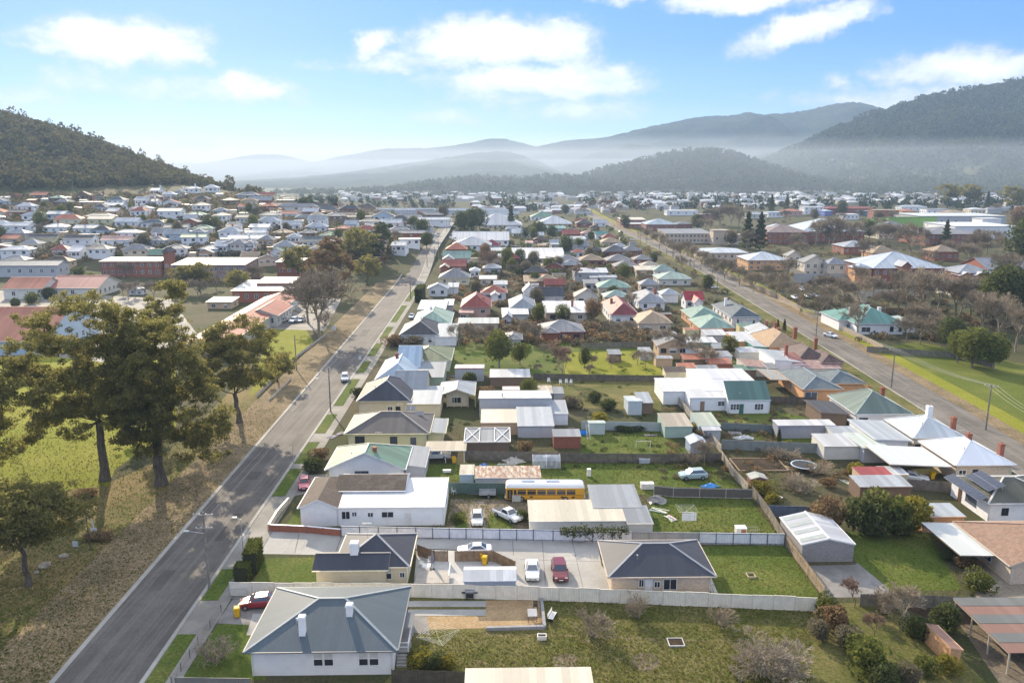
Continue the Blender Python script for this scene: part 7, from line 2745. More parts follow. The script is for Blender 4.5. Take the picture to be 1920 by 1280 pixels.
# ================================================================ SCHOOL, beyond the first street
big('two storey red brick school wing under a long pale roof', 182, 304, 491, 481, h=7.0, roof='skb', pitch=3, rc='zinc', wc='brick', caps=False)
big('grey two storey school wing with white window frames', 322, 458, 497, 486, h=7.5, n=14, roof='skb', pitch=3, rc='zinc', wc=(.30, .20, .19), caps=False)
big('square brick school tower with a dark pyramid cap', 302, 317, 473, 465, h=11.5, rows=1, n=1, roof='hip', pitch=48, rc='charcoal')
big('brick school hall with a pale flat strip roof', 516, 566, 493, 480, h=7.0, rows=1, roof='skb', pitch=3, rc='pale', caps=False)
big('glaring white roofed school hall with brick walls', 432, 545, 545, 528, h=4.5, rows=1, roof='skb', pitch=3, rc=(.6, .6, .6), caps=False, wings=[dict(px=(478, 548, 531, 522), h=6.0, roof='skb', pitch=3, rc=(.56, .56, .56))])
big('long terracotta roofed school wing above the car park', 452, 521, 592, D=19, h=3.6, rows=1, roof='gy', pitch=20, rc=(.40, .15, .105), wc='pale', wings=[dict(px=(330, 420, 650, 556), h=3.6, roof='gy', pitch=16, rc=(.40, .15, .105), rk='metal'), dict(px=(395, 452, 632, 566), h=3.3, roof='skl', pitch=2, rc='zinc', caps=False)])
big('white walled house with a terracotta gable roof by the school yard', 2, 80, 541, 515, h=4.2, rows=1, n=2, roof='gx', pitch=24, rc=(.46, .20, .13), wc='pale')
big('low building with pinkish roof and white skylight behind the big gums', 84, 184, 540, 520, h=3.6, rows=1, n=3, roof='gx', pitch=20, rc=(.38, .17, .15), wc='pale')
big('terracotta roofed building half hidden by the big gums', -60, 84, 640, 600, h=4.0, rows=1, n=3, roof='gx', pitch=24, rc=(.42, .18, .12), wc='blue')
big('long dark roofed hall at the left edge below the houses', -20, 110, 500, 490, h=5.0, rows=1, n=6, roof='gx', pitch=16, rc=(.20, .22, .23), wc='grey')
mid('pale kiosk with a white awning in the school yard', 238, 268, 541, D=5, h=2.6, roof='hip', pitch=20, rc=(.7, .7, .68), wc='white')
mid('long low shelter with a cream roof beside the school oval', 385, 435, 566, 556, h=2.6, roof='skb', pitch=3, rc='cream', wc='tan', caps=False)

# ================================================================ HILLSIDE HOUSES
RC_ = [('grey', 'grey'), ('pale', 'pale'), ('white', 'white'), ('zinc', 'grey iron'), ('slate', 'slate'), ('tan', 'tan'), ('brown', 'brown'), ('red', 'red'), ('green', 'green'), ('pink', 'pinkish'), ('terracotta', 'orange'), ('bluegrey', 'blue grey'), ('sand', 'sandy')]
RNAME = dict(RC_)
HS = []
_h1 = """20 215 425 white white g;300 480 435 white white h;540 720 440 pale white g;850 1050 470 pale white h;1215 1400 430 bluegrey white g;1215 1390 482 zinc blue g;200 410 515 slate yellow g;470 685 520 slate white g;
745 960 530 pink white g;1095 1230 530 grey grey h;0 195 605 white white h;640 820 600 sand white h;900 1110 610 grey cream h;1220 1395 602 grey white h;1490 1635 600 zinc blue h;1340 1540 505 green white g;1430 1590 440 green pale h;
1630 1800 462 sand pale h;0 180 680 grey tan h;310 520 690 brown tan h;375 500 600 red pink h;0 130 520 terracotta tan g;580 755 240 sand tan f;760 920 265 white white g;950 1130 290 grey white h;1165 1360 310 grey white g;1000 1105 225 pale white g;
1110 1180 235 sand white g;150 330 345 pale white h;330 490 335 pale blue g;380 600 372 terracotta cream h;605 850 352 sand tan h;640 850 372 grey yellow g;845 1040 390 white white g;1040 1230 400 bluegrey white h;1360 1540 340 green pale h;
1580 1700 345 white cream h;1760 1870 362 bluegrey pale g;1430 1550 265 sand white h;1660 1760 225 tan brown h;1370 1490 138 pale white h;1530 1620 130 white white h;1290 1380 165 grey pale h;1200 1310 182 white white h;1120 1200 152 pale white g;1800 1900 185 grey grey h;
1880 1990 470 white white g;1830 1900 560 grey white h;1660 1790 555 zinc grey h;1500 1600 385 grey brown h;1690 1790 420 sand white g;1120 1215 470 grey white g;40 190 480 zinc grey h;500 610 620 white white g"""
for row in _h1.replace('\n', '').split(';'):
	q = row.split()
	HS.append((float(q[0]) / 4, float(q[1]) / 4, 320 + float(q[2]) / 4, q[3], q[4], q[5]))
_h2 = """510 720 190 grey pale h;335 495 257 grey pale h;325 490 300 pale white h;0 105 262 sand white h;160 270 276 bluegrey pale g;490 650 330 pale white g;700 845 290 zinc white g;840 980 262 grey brown h;680 850 345 pale white h;910 1030 357 red brick h;
1060 1220 366 red brick h;800 970 412 green white h;660 800 460 bluegrey pale g;1030 1130 432 pale white g;1385 1575 392 grey brick h;1400 1530 440 white white f;1335 1450 492 white white g;1480 1700 290 white white g;1480 1600 336 grey grey h;1075 1180 200 brown tan h;
985 1160 266 brown pale f;980 1080 322 pale white g;440 600 500 zinc pale h;600 700 512 pale white h;100 380 436 white white g;30 200 382 pale white h;220 390 392 grey white g;450 580 390 tan tan h;1100 1230 302 sand white h;1270 1390 312 pale white g;
1340 1440 362 grey white h;1240 1330 342 zinc pale h;1390 1520 266 grey tan h;640 760 392 grey brown h;1130 1210 402 pale white g;1500 1560 242 red brick h;1590 1680 250 grey brown h;850 930 480 white white g;720 800 520 sand pale h;
540 640 425 pale white h;1220 1320 385 sand cream h;1150 1260 460 pink tan h;900 1000 452 pale white h;260 420 350 white white g;120 240 480 grey pale h;0 110 500 white white g;1000 1070 395 zinc white g"""
for row in _h2.replace('\n', '').split(';'):
	q = row.split()
	HS.append((400 + float(q[0]) / 4, 400 + float(q[1]) / 4, 340 + float(q[2]) / 4, q[3], q[4], q[5]))
HS.sort(key=lambda t: t[2])
BAND = lambda y: 'under the forest edge' if y < 392 else ('on the upper hillside' if y < 415 else ('half up the hillside' if y < 438 else ('on the lower hillside' if y < 462 else 'behind the school')))
for (x0, x1, ye, rc, wc, ty) in HS:
	rt = {'g': 'gx', 'h': 'hip', 'f': 'flat'}[ty]
	lab = f"{wc if wc != 'brick' else 'brick'} house with {RNAME[rc]} {'gable' if ty == 'g' else ('hip' if ty == 'h' else 'flat')} roof {BAND(ye)}"
	house(lab, x0, x1, ye, D=rnd.uniform(8, 10), h=rnd.choice((3.0, 3.4, 4.4)), roof=rt, pitch=rnd.uniform(18, 27), rc=rc, wc=wc, group='houses on the hillside across the first street', win='auto', nw=3, rot=rnd.uniform(-.12, .12), chim=[(rnd.uniform(-2, 2), 1.0, 3.4, 6.6, .8, rnd.choice(('brick', 'white')), False)] if rnd.random() < .35 else ())



def clear_spot(x, y, r):
	if abs(x - LX(y)) < 13 + r:
		return False
	rx = np.interp(y, [p[1] for p in RROAD], [p[0] for p in RROAD])
	if abs(x - rx) < 11 + r:
		return False
	return all((a - x) ** 2 + (b - y) ** 2 > (q * .78 + r) ** 2 for a, b, q in FOOT)


_g = random.Random(77)
WN = dict(white='white', cream='cream', tan='tan', pale='pale', grey='grey', blue='pale blue', brick='brick', pink='pink', yellow='yellow', brown='brown', palebrick='buff brick')


def infill(n, box, where, wmin, wmax, group, shedp=.3):
	k = tr = 0
	while k < n and tr < n * 60:
		tr += 1
		px, py = _g.uniform(box[0], box[1]), _g.uniform(box[2], box[3])
		p = at(px, py)
		isshed = _g.random() < shedp
		wd = _g.uniform(4, 6.5) if isshed else _g.uniform(wmin, wmax)
		if not clear_spot(p.x, p.y, wd * .55):
			continue
		e0 = p - EX * wd / 2
		e1 = p + EX * wd / 2
		h = 2.4 if isshed else 3.1
		a, b = to_px(e0 + Vector((0, 0, h))), to_px(e1 + Vector((0, 0, h)))
		rc = _g.choice(('grey', 'grey', 'slate', 'zinc', 'pale', 'tan', 'brown', 'red', 'green', 'terracotta', 'sand', 'bluegrey', 'charcoal', 'white'))
		wc = _g.choice(('white', 'cream', 'tan', 'pale', 'brick', 'brick', 'palebrick', 'grey', 'yellow', 'brown', 'blue'))
		rn = dict(RNAME, charcoal='charcoal')[rc]
		if isshed:
			shed(f"{WN[wc]} backyard shed with {rn} roof {where}", a[0], b[0], a[1], D=wd * .7, roof=_g.choice(('skb', 'gx', 'skl')), pitch=8, rc=rc, wc=wc, group='sheds ' + where, rust=_g.choice((0, 0, .3)))
		else:
			rt = _g.choice(('hip', 'hip', 'gx', 'gyh'))
			house(f"{WN[wc]} house with {rn} {'hip' if rt == 'hip' else 'gable'} roof {where}", a[0], b[0], a[1], D=_g.uniform(7.5, 9.5), h=_g.choice((2.9, 3.2, 3.8)), roof=rt, pitch=_g.uniform(20, 30), rc=rc, wc=wc, rk=_g.choice(('metal', 'tile')), group=group, nw=3,
				  rot=_g.uniform(-.1, .1) if p.x < -40 else 0, chim=[(_g.uniform(-2, 2), 1.0, 3.4, 6.4, .8, 'brick', False)] if _g.random() < .4 else ())
		k += 1


infill(62, (-20, 840, 372, 500), 'tucked into the hillside', 8, 12, 'houses on the hillside across the first street', .12)
infill(70, (-20, 840, 368, 480), 'on the hillside streets', 8, 11, 'sheds on the hillside', .82)
infill(34, (870, 1220, 420, 560), 'packed in the middle block', 8, 11, 'houses of the middle block', .45)
infill(16, (1240, 1420, 600, 720), 'behind the second road houses', 8, 10, 'outbuildings behind the second road', .8)

# ================================================================ THE FAR TOWN IN THE HAZE: one mass of roofs
def far_town(label, boxes, seed):
	rng = np.random.default_rng(seed)
	mb = MB()
	mats = [M_plain(c, .7) for c in ((.60, .60, .60), (.28, .29, .31), (.18, .15, .13), (.50, .44, .35), (.26, .12, .09), (.66, .66, .64))]
	for (px0, px1, py0, py1, n) in boxes:
		for _ in range(n):
			p = at(rng.uniform(px0, px1), rng.uniform(py0, py1))
			w_, d_, h_ = rng.uniform(9, 16), rng.uniform(8, 11), rng.uniform(2.8, 4.2)
			wm = int(rng.choice((0, 3, 4, 5, 0)))
			rm = int(rng.choice((0, 1, 2, 1, 5)))
			x0, x1, y0, y1 = p.x - w_ / 2, p.x + w_ / 2, p.y - d_ / 2, p.y + d_ / 2
			z = p.z
			mb.box(x0, x1, y0, y1, z - 2, z + h_, wm)
			mb.face(((x0 - .4, y0 - .4, z + h_), (x1 + .4, y0 - .4, z + h_), (x1 - 2.5, p.y, z + h_ + 2), (x0 + 2.5, p.y, z + h_ + 2)), rm)
			mb.face(((x1 + .4, y1 + .4, z + h_), (x0 - .4, y1 + .4, z + h_), (x0 + 2.5, p.y, z + h_ + 2), (x1 - 2.5, p.y, z + h_ + 2)), rm)
			mb.face(((x0 - .4, y1 + .4, z + h_), (x0 - .4, y0 - .4, z + h_), (x0 + 2.5, p.y, z + h_ + 2)), rm)
			mb.face(((x1 + .4, y0 - .4, z + h_), (x1 + .4, y1 + .4, z + h_), (x1 - 2.5, p.y, z + h_ + 2)), rm)
	o = part('far_town', mb, mats, None)
	o['kind'] = 'stuff'
	o['label'] = label


far_town('hazy mass of far roofs spread over the valley floor', [(640, 1100, 362, 378, 150), (1080, 1500, 358, 376, 170), (1480, 1900, 362, 384, 150), (880, 1150, 384, 402, 60), (1120, 1560, 378, 394, 90), (1840, 2100, 384, 400, 30)], 5)
# ================================================================ TREES
NP = np.random.default_rng


def gum_thing(label, p, args, seed, lm=LEAF_GUM, bark=BARK_GUM, rz=0.0, s=1.0, **k):
	wood, V, Q = make_gum(*args, NP(seed), **k)
	o = thing('gum_tree', label, 'tree', p, rz, None, s)
	link('trunk', wood.mesh('trunk', bark), o)
	link('crown', np_mesh('crown', V, Q, lm), o)
	return o


# the big gums on the park edge
gum_thing('tallest gum tree in the park with a broad open crown and a straight trunk', at(197, 900), (10.0, [(-1, 0, 26.0, 8.5, 6, 4.5), (-8.5, 0, 19.5, 6.0, 6, 5.5), (2, 2, 19, 7, 6, 5), (-10.5, -1, 12.0, 5.0, 5, 2.8), (-6, 0, 14.0, 5, 5, 4), (6, 1, 24, 6, 5, 4), (-9, -1, 9.0, 4.5, 4, 2.6), (-3, 0, 11, 4.5, 4, 3.2), (3, 0, 13, 5, 4, 4)], 235), 21, leaf_n=250, leaf=.32, tr=.75)
gum_thing('dense dark gum tree leaning over the street with a forked trunk', at(303, 908), (8.5, [(0, 0, 17.0, 9.0, 7, 6.5), (5.5, -1, 13.5, 5.5, 5, 6), (2, 0, 22, 7, 6, 3.5), (-3, 0, 11.0, 5, 5, 4.0), (8.5, -1, 11, 3, 4, 4), (7.5, -1, 8.0, 4.5, 4, 4.0), (0, -1, 8.5, 5, 4, 3.2), (-5, 0, 15, 4, 4, 5)], 240), 22, leaf_n=260, leaf=.32, tr=.85)
gum_thing('rounded gum tree behind the two big ones beside the school grass', at(449, 792), (6.0, [(0, 0, 17, 8, 6, 4.5), (2, 0, 13, 8, 6, 5), (-4, 0, 12, 6, 5, 5), (9, -1, 11, 3, 3, 3)], 120), 23, leaf_n=240, leaf=.32, tr=.55)
gum_thing('gum tree rising left of the terracotta roof', at(318, 760), (9.0, [(0, 0, 20, 4.5, 4, 4), (2, 0, 25, 3.5, 3, 2.5), (-4, 0, 16, 4, 4, 4)], 44), 24, leaf_n=170, tr=.4)
gum_thing('gum tree cropped by the left edge', at(-30, 930), (7.0, [(0, 0, 15, 5, 5, 6), (2, 0, 9, 4.2, 4, 3.5), (-4, 0, 18, 6, 5, 5)], 105), 25, leaf_n=240, leaf=.32, tr=.6)
gum_thing('small spreading park tree by the boulders with a leaning fork', at(54, 1098), (5.2, [(0, 0, 10.0, 5.6, 5, 2.6), (3.5, 0, 9.6, 3.6, 4, 2.6), (-4.5, 0, 9, 4, 4, 2.6), (2, 0, 7.4, 4.0, 3, 1.2)], 95), 26, leaf_n=230, leaf=.32, tr=.36)
gum_thing('small dark gum hanging over the low verge rail', at(520, 716), (3.0, [(0, 0, 5.5, 2.6, 2.4, 2.2), (1.8, 0, 4.5, 1.8, 2, 1.8)], 22), 27, leaf_n=150, tr=.22)
gum_thing('bronze leaved gum tree behind the school car park', at(622, 552), (5.0, [(0, 0, 16, 6.5, 6, 5), (-5, 0, 12, 5, 5, 5), (5, 0, 11, 5, 5, 5), (1, 0, 21, 4.5, 4, 3)], 82), 28, LEAF_BROWN, leaf_n=170, tr=.5)
gum_thing('dark evergreen beside the street above the school', at(716, 492), (4.0, [(0, 0, 12, 6, 6, 6), (-6, 0, 8, 5, 5, 5), (2, 0, 17, 3.5, 4, 3.5)], 62), 29, LEAF_DARK, leaf_n=170, tr=.5)

# prototypes for the rest
def proto(wood, leaf, bark, lm):
	ps = []
	if wood is not None:
		ps.append(('trunk', wood.mesh('trunk', bark)))
	if leaf is not None:
		ps.append(('crown', np_mesh('crown', leaf[0], leaf[1], lm)))
	return ps


def trunk_only(h, r, seed):
	w_ = Wood()
	g = NP(seed)
	w_.curve((0, 0, 0), (g.normal() * .1, g.normal() * .1, h), r, r * .6, .05, g, 7)
	for i in range(4):
		a = i * 1.57 + g.uniform(0, 1)
		w_.seg((0, 0, h * .8), (math.cos(a) * h * .45, math.sin(a) * h * .45, h * 1.5), r * .5, r * .25, 5)
	return w_


BARE = [TreeKind('bare_tree', 'tree', [('trunk', make_bare(10, 1.0, NP(40 + i), 6, .2, (3, 4), .22, .35, .026).mesh('trunk', TWIG))]) for i in range(3)]
BARE_RED = [TreeKind('bare_tree', 'tree', [('trunk', make_bare(10, .85, NP(50 + i), 7, .16, (2, 4), .19, .5, .026).mesh('trunk', TWIG_RED))]) for i in range(2)]
BARE_SH = [TreeKind('bare_shrub', 'shrub', [('stems', make_shrub(3.0, NP(60 + i), 14, 4, .85).mesh('stems', TWIG))]) for i in range(3)]
BARE_PALE = [TreeKind('bare_shrub', 'shrub', [('stems', make_shrub(3.6, NP(70 + i), 22, 5, 1.15, .018).mesh('stems', TWIG_PALE))]) for i in range(2)]


def bushes(mat, seed, r=1.6, h=2.2, n=1500, leaf=.22, lobes=7, k=2):
	return [TreeKind('bush', 'bush', proto(trunk_only(h * .4, .07, seed + i), make_bush(NP(seed + i), r, h, n, leaf, lobes), BARK_GREY, mat)) for i in range(k)]


B_GREEN, B_DARK, B_YEL, B_BRN, B_GREY = bushes(LEAF_GREEN, 100), bushes(LEAF_DARK, 110), bushes(LEAF_YELLOW, 120), bushes(LEAF_BROWN, 130), bushes(LEAF_GREY, 140)
ROUND = [TreeKind('round_tree', 'tree', proto(trunk_only(2.6, .2, 200 + i), (lambda q: (q[0] + np.array((0, 0, 1.2)), q[1]))(make_bush(NP(210 + i), 3.4, 6.5, 3600, .34, 10)), BARK_GREY, m)) for i, m in enumerate((LEAF_GREEN, LEAF_DARK, LEAF_GREY, LEAF_BROWN))]
CON = [TreeKind('conifer', 'tree', proto(trunk_only(2.0, .2, 230 + i), make_conifer(NP(240 + i), 2.4, 10, 3400, .42), BARK_GREY, LEAF_DARK)) for i in range(2)]
GUMS = []
for i in range(2):
	wd, V, Q = make_gum(4.0, [(0, 0, 8.5, 4.5, 4.5, 3), (-2, 1, 6.5, 3.5, 3.5, 2.5), (2, -1, 6.5, 3.5, 3.5, 2.5)], 34, NP(250 + i), leaf_n=90, leaf=.5, tr=.3)
	GUMS.append(TreeKind('gum_tree', 'tree', [('trunk', wd.mesh('trunk', BARK_GUM)), ('crown', np_mesh('crown', V, Q, LEAF_GUM))]))


def put(kinds, label, x, y, s=1.0, sz=None, group=None):
	k = kinds[rnd.randrange(len(kinds))]
	return k.put(label, at(x, y), s, None, group, sz)


# ---- near block
put(BARE_PALE, 'wide pale leafless shrub spreading on the lower lawn', 1446, 1268, 1.5, 1.15)
put(BARE_SH, 'leafless shrub on the lawn beside the gravel bed', 1112, 1192, 1.45, 1.2)
put(BARE_SH, 'brown leafless shrub against the cream fence', 1196, 1158, 1.0, 1.1)
put(BARE_SH, 'faint leafless shrub below the middle of the cream fence', 1352, 1172, 1.0, .9)
put(BARE_SH, 'leafless grey shrub on the front lawn of the white house', 403, 1240, 1.25, 1.1)
for x, y, s, k, l in ((1545, 1150, 1.0, B_GREEN, 'green bush at the end of the cream fence'), (1562, 1178, 1.25, B_BRN, 'tan leaved bush in the shrub border'), (1540, 1200, 1.0, B_GREY, 'grey bush in the shrub border'), (1590, 1212, 1.1, B_GREY, 'dull grey green bush in the shrub border'),
					  (1612, 1232, 1.2, B_GREEN, 'bright green bush in the shrub border'), (1630, 1262, 1.5, B_GREEN, 'largest green bush at the bottom of the shrub border'), (1655, 1290, 1.2, B_DARK, 'dark bush at the bottom of the shrub border'), (1700, 1282, 1.0, B_GREY, 'grey bush cut by the bottom edge'),
					  (1735, 1262, .9, B_GREEN, 'green bush below the terracotta hut'), (1775, 1262, .9, B_YEL, 'yellowish bush beside the terracotta hut'), (1720, 1196, 1.2, B_DARK, 'dark bush behind the terracotta hut'), (1770, 1180, 1.4, B_DARK, 'dark tangle of bush above the terracotta hut')):
	put(k, l, x, y, s)
put(BARE, 'bare branching tree beside the concrete apron', 1692, 1175, .78)
put(BARE_RED, 'reddish bare tree at the foot of the concrete apron', 1602, 1138, .55)
put(BARE_RED, 'reddish bare tree among the border shrubs', 1640, 1196, .5)
put(BARE_SH, 'bare thicket in front of the concrete apron', 1655, 1150, 1.1)
for x, y, s, k, l in ((790, 1248, .95, B_YEL, 'yellow flowering bush beside the porch steps'), (815, 1252, .9, B_DARK, 'dark bush below the clothes hoist'), (836, 1250, .75, B_YEL, 'yellow green bush below the clothes hoist'), (775, 1240, .6, B_GREEN, 'green bush at the porch steps')):
	put(k, l, x, y, s, s * .8)
put(B_GREEN, 'round clipped light green bush beside the gravel drive', 1832, 1106, 1.35, 1.1)
put(B_BRN, 'brown bush in front of the white carport', 1808, 1062, 1.1, .7)
put(B_DARK, 'dark bush in the corner under the white carport', 1780, 1050, .9, .7)
# hedges


def hedge(label, pts, w_, h, mat, n, leaf=.2, name='hedge', cat='hedge'):
	W = [at(*p) for p in pts]
	o0 = W[0].copy()
	rng = NP(int(abs(o0.x) * 10) + 5)
	L = []
	for a, b in zip(W[:-1], W[1:]):
		d = b - a
		ln = d.length
		u = np.array(d / ln)
		s = np.array((-u[1], u[0], 0))
		m = n
		q = rng.uniform(-1, 1, (m, 3))
		face = rng.integers(0, 4, m)
		q[face == 0, 1] = 1
		q[face == 1, 1] = -1
		q[face == 2, 2] = 1
		q[face == 3, 2] = 1
		q += rng.normal(size=(m, 3)) * np.array((.02, .05, .04))
		P = np.array(a - o0)[None, :] + ((q[:, :1] + 1) / 2 * ln) * u + q[:, 1:2] * (w_ / 2) * s + np.stack([np.zeros(m), np.zeros(m), (q[:, 2] + 1) / 2 * h], 1)
		L.append(P)
	V, Q = quads_from(np.concatenate(L), leaf, rng, .8)
	o = thing(name, label, cat, o0)
	link('foliage', np_mesh('foliage', V, Q, mat), o)
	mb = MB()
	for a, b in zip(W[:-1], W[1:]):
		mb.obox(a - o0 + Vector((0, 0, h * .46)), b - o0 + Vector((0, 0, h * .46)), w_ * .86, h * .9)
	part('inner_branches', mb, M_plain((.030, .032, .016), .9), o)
	return o


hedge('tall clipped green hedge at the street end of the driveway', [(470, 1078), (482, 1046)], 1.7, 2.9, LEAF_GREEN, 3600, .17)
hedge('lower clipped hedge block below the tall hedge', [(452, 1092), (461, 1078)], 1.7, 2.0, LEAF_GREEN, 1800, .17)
# the four big clipped trees behind the grey garage
for x, y, s, k, l in ((1552, 992, 1.9, B_BRN, 'big rounded tan bush behind the grey garage'), (1618, 996, 2.15, B_DARK, 'big dark green bush second in the clipped row'), (1664, 998, 2.2, B_GREEN, 'big yellow topped bush in the clipped row'), (1714, 998, 2.05, B_YEL, 'big golden bush at the carport end of the row'), (1690, 1002, 1.7, B_DARK, 'dark green bush filling the gap in the row'), (1640, 1003, 1.6, B_DARK, 'lower dark bush at the foot of the row')):
	put(k, l, x, y, s, s * 1.15)
put(B_YEL, 'golden round bush by the bend of the grey paling fence', 1428, 925, 1.2, 1.0)
put(B_YEL, 'yellow bush by the vegetable patch fence', 1448, 942, .9, .7)
put(BARE, 'bare spreading fruit tree beside the four wheel drive', 1320, 872, .62)
put(BARE_SH, 'bare shrub behind the parked four wheel drive', 1300, 872, 1.0)
put(BARE_PALE, 'pale tangle of canes round the trampoline', 1496, 920, 1.0, .8)
put(BARE_SH, 'dark bare thicket above the trampoline', 1480, 862, 1.4, .7)
put(BARE_SH, 'bare thicket at the edge of the vegetable bed', 1530, 888, 1.5, .8)
put(BARE_SH, 'brown thicket behind the log edged bed', 1460, 856, 1.4, .6)
put(B_BRN, 'tan grass clump beside the trampoline', 1552, 912, .9, .7)
put(B_YEL, 'yellow green bush beside the old patched shed', 1604, 892, .9, 1.1)
put(B_BRN, 'orange brown bush by the white garage with crossed frames', 985, 850, 1.15, 1.1)
put(B_DARK, 'dark bush in the driveway garden of the white cottage', 588, 882, 1.6, 1.0)
put(B_BRN, 'brown shrub before the white gabled cottage', 600, 862, 1.3, 1.0)
put(B_DARK, 'dark bush between the white car and the cream shed', 978, 975, .9, .7)
put(B_GREEN, 'green bush at the corner of the white rendered house', 858, 978, .8, .5)
put(CON, 'small dark conical cypress in the narrow garden', 1460, 830, .28)
put(CON, 'tiny dark conical cypress beside the larger one', 1448, 822, .2)
put(B_YEL, 'yellow bush in the narrow garden by the grey fence', 1478, 838, .6)
put(B_YEL, 'yellow and brown bush leaning over the lane fence', 1305, 812, 1.2, 1.0)
put(B_BRN, 'brown bush under the yellow one by the lane', 1318, 824, 1.1, .9)
put(B_DARK, 'dark ivy clump over the striped sheet fence', 1200, 806, 1.3, .5)
put(B_DARK, 'dark leafy mass along the striped sheet fence', 1170, 808, 1.4, .5)
put(B_YEL, 'lit rounded bush above the pale green garden shed', 1126, 792, 1.5, 1.0)
put(B_DARK, 'dark bush beside the blue tin shed', 1140, 768, 1.6, 1.1)
put(B_DARK, 'dark bush on the path to the blue tin shed', 1115, 752, 1.4, 1.0)
put(B_GREY, 'grey bush behind the solar house yard', 1072, 764, 1.7, 1.2)
put(ROUND[:1], 'rounded dense green tree behind the solar house', 990, 745, .55)
put(B_BRN, 'orange brown round bush behind the veranda', 908, 744, 2.0, 1.1)
put(B_DARK, 'dark bush beside the red edged garage', 880, 722, 1.5)
# orchard
put(ROUND[:1], 'broad green garden tree in the orchard with lit crown', 936, 690, 1.25)
put(ROUND[:1], 'smaller green tree joined to the broad garden tree', 975, 684, .75)
birch = BARE_RED[0].put('tall pale stemmed birch with a reddish bare crown', at(1053, 712), 1.35, 1.0)
put(ROUND[1:2], 'dark upright bush right of the birch', 1095, 690, .5, sz=.75)
for i, (x, y, s) in enumerate(((1060, 690, .45), (1110, 686, .4), (1146, 690, .45), (1195, 684, .55), (1010, 700, .4), (1020, 668, .5), (1105, 702, .35))):
	put(BARE, 'small bare fruit tree on the orchard grass', x, y, s)
put(BARE, 'bare tree at the top of the orchard beside the grey wall', 1150, 640, .9)
put(BARE_RED, 'reddish bare tree before the long grey roof', 1120, 636, .8)
for x, y, s in ((860, 648, .9), (880, 640, .9), (900, 650, .8), (918, 640, .8), (985, 640, 1.0), (1005, 646, .8), (1180, 636, .9), (1240, 660, .9), (1262, 668, .9), (1290, 672, 1.0), (1310, 680, .8), (1330, 690, .7), (1210, 690, .7)):
	put(BARE + BARE_SH * 0, 'bare grey tree in the overgrown middle gardens', x, y, s * 1.0, group='bare trees in the middle gardens')
put(ROUND[:1], 'round yellow green tree beside the white flat sheds', 1368, 668, .72)
for x, y, s in ((1405, 632, .32), (1412, 626, .36), (1420, 630, .36), (1470, 622, .34), (1458, 616, .26)):
	put(CON, 'small dark conifer by the cottages on the second road', x, y, s * 1.2)
put(ROUND[:1], 'dark green tree before the long white hall', 1010, 606, .85)
put(ROUND[:1], 'round green tree before the middle of the long white hall', 1055, 606, .8)
put(ROUND[3:4], 'bronze green tree at the end of the long white hall', 1113, 604, 1.0)
put(B_GREY, 'grey hedge mass along the first street gardens', 770, 652, 2.4, 1.4)
put(B_BRN, 'brown hedge mass along the first street gardens', 740, 648, 2.2, 1.4)
put(B_DARK, 'dark hedge at the street before the navy roofed house', 672, 742, 1.3, .9)
hedge('dark square clipped hedge at the crossing', [(781, 562), (795, 562)], 12, 5.0, LEAF_DARK, 2600, .5)

